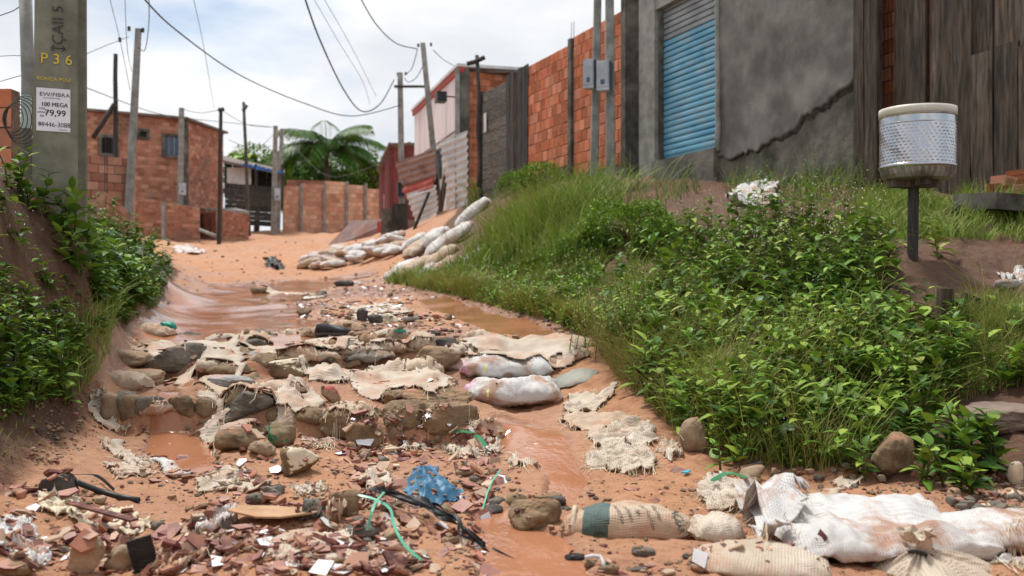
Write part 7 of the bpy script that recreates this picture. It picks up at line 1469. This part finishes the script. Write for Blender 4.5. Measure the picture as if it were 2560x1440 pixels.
bush('small weed bush under the grey plank fence', 1295, 470, .45, .4, .42, 1800, (.04, .08), (.4, .6), (1, 2, 3), name='low_bush')
bush('small leafy bush on the slope above the sack pile', 1350, 470, .5, .4, .55, 2000, (.05, .09), (.4, .6), (2, 3), name='low_bush')
# tall grass clumps
def clump(label, px, py, h, n, rad, ms=(5, 5, 6), w=.012, lean=(.2, 1.0), name='grass_clump', cat='grass'):
    g = hit(px, py); P = np.array([[g.x+VR.normal()*rad, g.y+VR.normal()*rad*.8, 0] for _ in range(n)]); P[:, 2] = T(P[:, 0], P[:, 1]); vg = Veg(); H = VR.uniform(h*.45, h, n); mm = VR.integers(len(ms), size=n); az = VR.uniform(0, 6.28, n); ln = VR.uniform(*lean, n)
    for q in range(len(ms)):
        s = mm == q; vg.add(blade_batch(P[s], H[s], ln[s], az[s], np.full(s.sum(), w), 6, 1.2), q)
    return vg.build(name, [VM[i] for i in ms], None, off=tuple(g), label=label, cat=cat, loc=g)
clump('tall grass clump left of the round bright green bush', 1375, 610, 1.15, 1900, .45); clump('tall grass clump farther left near the sack pile', 1290, 600, 1.0, 1200, .40, (5, 6, 7)); clump('tall thin grass under the tall white zinc sheet', 1215, 500, 1.0, 120, .25, (1, 5, 6), .025, (.5, 1.4))
clump('dark tufted grass at the foot of the meter posts', 1480, 470, .55, 220, .2, (1, 1, 5), .016, (.3, 1.2)); clump('grass tuft right beside the bare path under the drum', 2150, 660, .22, 300, .12, (5, 6), .005)
# feathery yellow green weed beside the stream
for l, a, b, h, n_ in (('feathery yellowish weed hanging over the stream edge', 1560, 880, .5, 80), ('feathery yellowish weed behind the stream edge one', 1600, 800, .5, 60)):
    t_, B, D, L, Wd, g = plant(l, a, b, h, n_, 34, (.018, .045), (.25, .4), None, reach=.16, spread=.9, name='feathery_weed', elev=(-.4, .9)); vg = Veg(); mm = VR.integers(3, size=len(B))
    for q in range(3): vg.add(leaf_batch(B[mm == q], D[mm == q], L[mm == q], Wd[mm == q], .3, .2, 2, 'lance'), q)
    vg.build('foliage', [LEAF_Y, LEAF_L, LEAF_M], t_, off=tuple(g), kind='stuff')
# large leaved single plants, every leaf a part
LM = [fastmesh('leaf', *(lambda vf: (vf[0], vf[1]))(leaf_batch(np.zeros((1, 3)), np.array([[1., 0, .0]]), np.array([1.]), np.array([w_]), dr_, .18, 8, sh_l, wave=.02)), True, [mt_]) for w_, dr_, sh_l in ((.5, .3, 'ovate'), (.62, .22, 'ovate'), (.4, .4, 'lance')) for mt_ in (LEAF_D, LEAF_M, LEAF_L)]
def hero(label, px, py, h, n, ll, spread=.35, g=None, elev=(-.1, .8), name='broad_leaved_weed', kinds=None, group=None, stem=.006, nst=3):
    g = g or hit(px, py); t_ = thing(name, label, 'plant', group, g)
    for s_i in range(nst):
        az0 = VR.uniform(0, 6.28); hh = h*VR.uniform(.6, 1.0); off = Vector((VR.normal()*.035, VR.normal()*.035, 0))*(s_i > 0); top = Vector((math.cos(az0)*spread*hh, math.sin(az0)*spread*hh, hh)); MB().tube([off+Vector((0, 0, -.06)), off+top*.5+Vector((.01, 0, .02)), off+top], [stem, stem*.8, stem*.4], 6).build('stem', STEM, t_, True)
        for k in range(n):
            t1_ = .12+.88*k/max(1, n-1); p = off+top*t1_; a = az0+k*2.4+VR.normal()*.3; e = VR.uniform(*elev)+.35*t1_; s = VR.uniform(*ll)*(1.25-.5*t1_); o_ = link('leaf', LM[VR.choice(kinds or range(9))], t_); o_.location = p; o_.rotation_euler = (VR.normal()*.25, -e, a); o_.scale = (s, s, s)
HERO = [(2310,1210,.18,10,(.06,.1),'low weed at the right foot of the rough brown rock'),(2430,1240,.16,10,(.06,.1),'low weed above the right end of the big white sack'),(2150,1190,.15,9,(.05,.08),'low weed at the left foot of the rough brown rock'),(1840,1160,.15,9,(.05,.08),'low weed above the wrapped tan wedge rock'),(2330,1000,.22,11,(.07,.11),'weed with round leaves above the pointed top weed'),(2440,1195,.30,16,(.08,.13),'big broad leaved weed right of the rough brown rock'),(2360,1190,.24,12,(.06,.10),'leafy weed directly right of the rough brown rock'),(2480,1170,.26,12,(.08,.13),'broad leaved weed at the right below the flat slab'),(2390,1120,.24,11,(.07,.11),'upright weed with a pointed top behind the brown rock'),
 (2240,1060,.26,12,(.07,.12),'broad leaved weed growing above the rough brown rock'),(2230,960,.24,11,(.06,.11),'weed with toothed leaves in the grass above the rock'),(2075,1085,.24,10,(.08,.13),'weed with big pale leaves above the folded cloth'),(2060,1010,.28,9,(.08,.12),'tall single weed in the middle of the lower slope'),
 (1960,1020,.22,10,(.06,.1),'leafy weed among grass left of the tall single weed'),(2195,880,.36,10,(.10,.16),'tall weed with long pointed leaves below the weed bed'),(2150,900,.3,9,(.09,.14),'weed with long leaves left of the tall pointed one'),(1660,690,.34,8,(.16,.24),'weed with large lobed dark leaves left of the weed bed'),
 (2120,1130,.16,10,(.05,.08),'low weed hanging over the folded cream cloth'),(2020,1150,.16,10,(.05,.08),'low weed left of the white fragment in the grass'),(1880,1120,.16,10,(.05,.08),'low weed right of the upright tan rock'),(2560,960,.2,9,(.06,.1),'weed with greyish leaves at the right picture edge'),
 (120,960,.2,13,(.06,.1),'low broad leaved weed in the middle of the left bank'),(60,1010,.18,12,(.05,.09),'low weed at the foot of the left bank'),(160,1010,.14,10,(.04,.08),'small weed on bare earth at the left bank foot'),(110,860,.2,13,(.06,.11),'bright weed with toothed leaves on the left bank'),
 (250,720,.4,14,(.10,.15),'tall dark leaved weed at the far end of the left bank'),(330,740,.4,14,(.10,.15),'dark leaved weed overhanging the stream on the left'),(180,600,.34,14,(.09,.14),'tall weed in front of the utility pole foot'),(100,540,.3,12,(.08,.12),'leafy weed at the left of the utility pole foot'),(250,640,.36,14,(.09,.14),'leafy weed right of the utility pole foot'),
 (40,480,.3,12,(.07,.1),'leafy weed below the red brick pillar at left'),(200,690,.3,14,(.08,.12),'leafy weed on the bank below the utility pole')]
for a, b, h, n_, ll, l in HERO: hero(l, a, b, h, n_, ll)
SL = [(1480,850,'the stream edge'),(1560,880,'the feathery weed'),(1700,1060,'the upright tan rock'),(1900,760,'the slope weed bed'),(2150,740,'the right end of the weed bed'),(2360,800,'the wooden stake'),(2240,1100,'the rough brown rock'),(2020,1090,'the white fragment'),(2450,1000,'the flat grey slab'),(1850,960,'the lower slope middle'),(2080,920,'the tall pointed weed'),(1600,700,'the low bushes')]
for k, p in enumerate(scatter([(1540,900),(1620,760),(1800,840),(2200,800),(2420,830),(2480,940),(2300,1080),(2050,1150),(1850,1130),(1680,1050)], 34)):
    a, b = 1280+FPX*p[0]/p[1], 720-FPX*(p[2]-CZ)/p[1]; nm = min(SL, key=lambda q: (q[0]-a)**2+(q[1]-b)**2)[2]; big = k % 3 == 0
    hero(('large leaved' if big else 'medium leaved')+' weed among grass near '+nm, a, b, VR.uniform(.16, .34), int(VR.integers(6, 10)), (.11, .19) if big else (.07, .12), g=Vector(tuple(p)), kinds=(1, 2, 4, 5) if big else None, group='single weeds among the slope grass', nst=2)
hero('leaf tip poking in at the top left edge', -20, 90, .3, 5, (.1, .14), g=W(-26, 120, 5.5)) if False else None
# ------------------------------------------------------------------ trees behind the far wall
def tree(label, px, pyb, pyt, d, rx, n, ll, ms, name='leafy_tree', seed=1):
    g = W(px, pyb, d); g.z = float(T(np.array([g.x]), np.array([g.y]))[0]); top = zat(pyt, d)-g.z; t_ = thing(name, label, 'tree', None, g); tb = MB(); tb.tube([(0, 0, -.3), (.1, 0, top*.3), (.05, .1, top*.7)], [.16, .12, .06], 8)
    for k in range(7): a = k*.9; tb.tube([(.08, 0, top*(.3+.05*k)), (math.cos(a)*rx*.4, math.sin(a)*rx*.4, top*(.55+.05*k)), (math.cos(a)*rx*.75, math.sin(a)*rx*.75, top*(.62+.05*k))], [.06, .04, .015], 6)
    tb.build('trunk', BARK, t_, True); c = VR.normal(size=(16, 3)); c /= np.linalg.norm(c, axis=1)[:, None]; c *= np.array([rx*.7, rx*.6, top*.24]); c[:, 2] += top*.68
    k = VR.integers(16, size=n); dd_ = VR.normal(size=(n, 3)); dd_ /= np.linalg.norm(dd_, axis=1)[:, None]; P = c[k]+dd_*(VR.uniform(.55, 1, n)**.5)[:, None]*np.array([rx*.42, rx*.42, top*.17]); D = dd_+VR.normal(size=(n, 3))*.6; L = VR.uniform(*ll, n); vg = Veg(); mm = VR.integers(len(ms), size=n)
    for q in range(len(ms)): s = mm == q; vg.add(leaf_batch(P[s], D[s], L[s], L[s]*.5, .3, .2, 2, 'ovate'), q)
    vg.build('crown', [VM[i] for i in ms], t_, kind='stuff')
tree('bushy dark tree behind the gate and far poles', 690, 560, 368, 54, 2.9, 6800, (.16, .32), (1, 1, 2)); tree('bushy tree left of the palm behind the orange wall', 760, 560, 385, 56, 2.6, 5600, (.16, .32), (1, 2, 2)); tree('low dark tree behind the right end of the orange wall', 880, 560, 405, 54, 2.4, 4600, (.16, .3), (1, 1, 2))
tree('small bright tree beside the red shack roof', 940, 560, 385, 50, .9, 1300, (.14, .26), (2, 3)); tree('low leafy tree above the tarp shed', 640, 560, 375, 50, 1.9, 3600, (.16, .3), (1, 2, 3)); tree('dark bush filling behind the orange wall centre', 830, 560, 420, 51, 2.3, 4600, (.16, .3), (1, 1, 2), name='dark_bush')
tree('light green shrub behind the slim pipe at the left edge', 45, 470, 300, 13, .5, 1500, (.05, .09), (2, 3), name='shrub'); tree('small green tree just left of the big utility pole', 58, 470, 265, 30, .7, 1300, (.1, .2), (1, 2), name='shrub')
# palm
pg_ = W(815, 470, 48.5); pg_.z = float(T(np.array([pg_.x]), np.array([pg_.y]))[0]); palm = thing('palm_tree', 'feathery palm tree rising behind the far orange wall', 'palm', None, pg_); ptop = zat(385, 48.5)-pg_.z
MB().tube([(0, 0, -.3), (.1, 0, ptop*.5), (0, 0, ptop)], [.2, .15, .13], 10).build('trunk', BARK, palm, True)
for k in range(19):
    a = k*2.399; e = 1.3-1.0*(k/19); Lf = 3.3*VR.uniform(.85, 1.1); pts = []; p = Vector((0, 0, ptop)); el = e
    for i in range(9): pts.append(p.copy()); p = p+Vector((math.cos(a)*math.cos(el)+.05, math.sin(a)*math.cos(el), math.sin(el)))*(Lf/9); el -= .20
    fb = MB(); fb.tube(pts, [.03-.003*i for i in range(9)], 5); fr_ = fb.build('frond', STEM, palm, True); vg = Veg(); B = []; D = []; L = []
    for i in range(74):
        u_ = .12+.88*i/73; f_ = u_*8; j = min(int(f_), 7); q = pts[j].lerp(pts[j+1], f_-j); tan = (pts[j+1]-pts[j]).normalized(); sd_ = tan.cross(Vector((0, 0, 1))).normalized()
        for s in (-1, 1): B.append(q[:]); D.append((tan*.55+sd_*s*.8+Vector((0, 0, -.1)))[:]); L.append(1.0*math.sin(math.pi*(.12+.8*u_))*VR.uniform(.8, 1.1))
    B, D, L = np.array(B), np.array(D), np.array(L); vg.add(leaf_batch(B, D, L, np.full(len(L), .045), .55, .1, 3, 'lance'), 0); vg.build('leaflets', [LEAF_D], fr_, kind='stuff')
# banana plants
for lab, px, py, d, k_ in (('banana plant with broad ragged leaves behind the shed', 612, 420, 48, 8), ('banana plant at the brick house side', 575, 430, 47, 6)):
    g = W(px, py, d); g.z = float(T(np.array([g.x]), np.array([g.y]))[0]); t_ = thing('banana_plant', lab, 'plant', None, g); hh = zat(py-15, d)-g.z; MB().tube([(0, 0, -.2), (0, 0, hh)], [.16, .10], 9).build('stalk', LEAF_L, t_, True)
    for k in range(k_):
        a = k*2.4+.4; V, F = leaf_batch(np.array([[0, 0, hh]]), np.array([[math.cos(a)*.6, math.sin(a)*.6, .9-.06*k]]), np.array([1.9*VR.uniform(.8, 1.1)]), np.array([.55]), .75, .25, 10, 'lance'); link('leaf', fastmesh('leaf', V, F, True, [LEAF_M if k % 2 else LEAF_L]), t_)
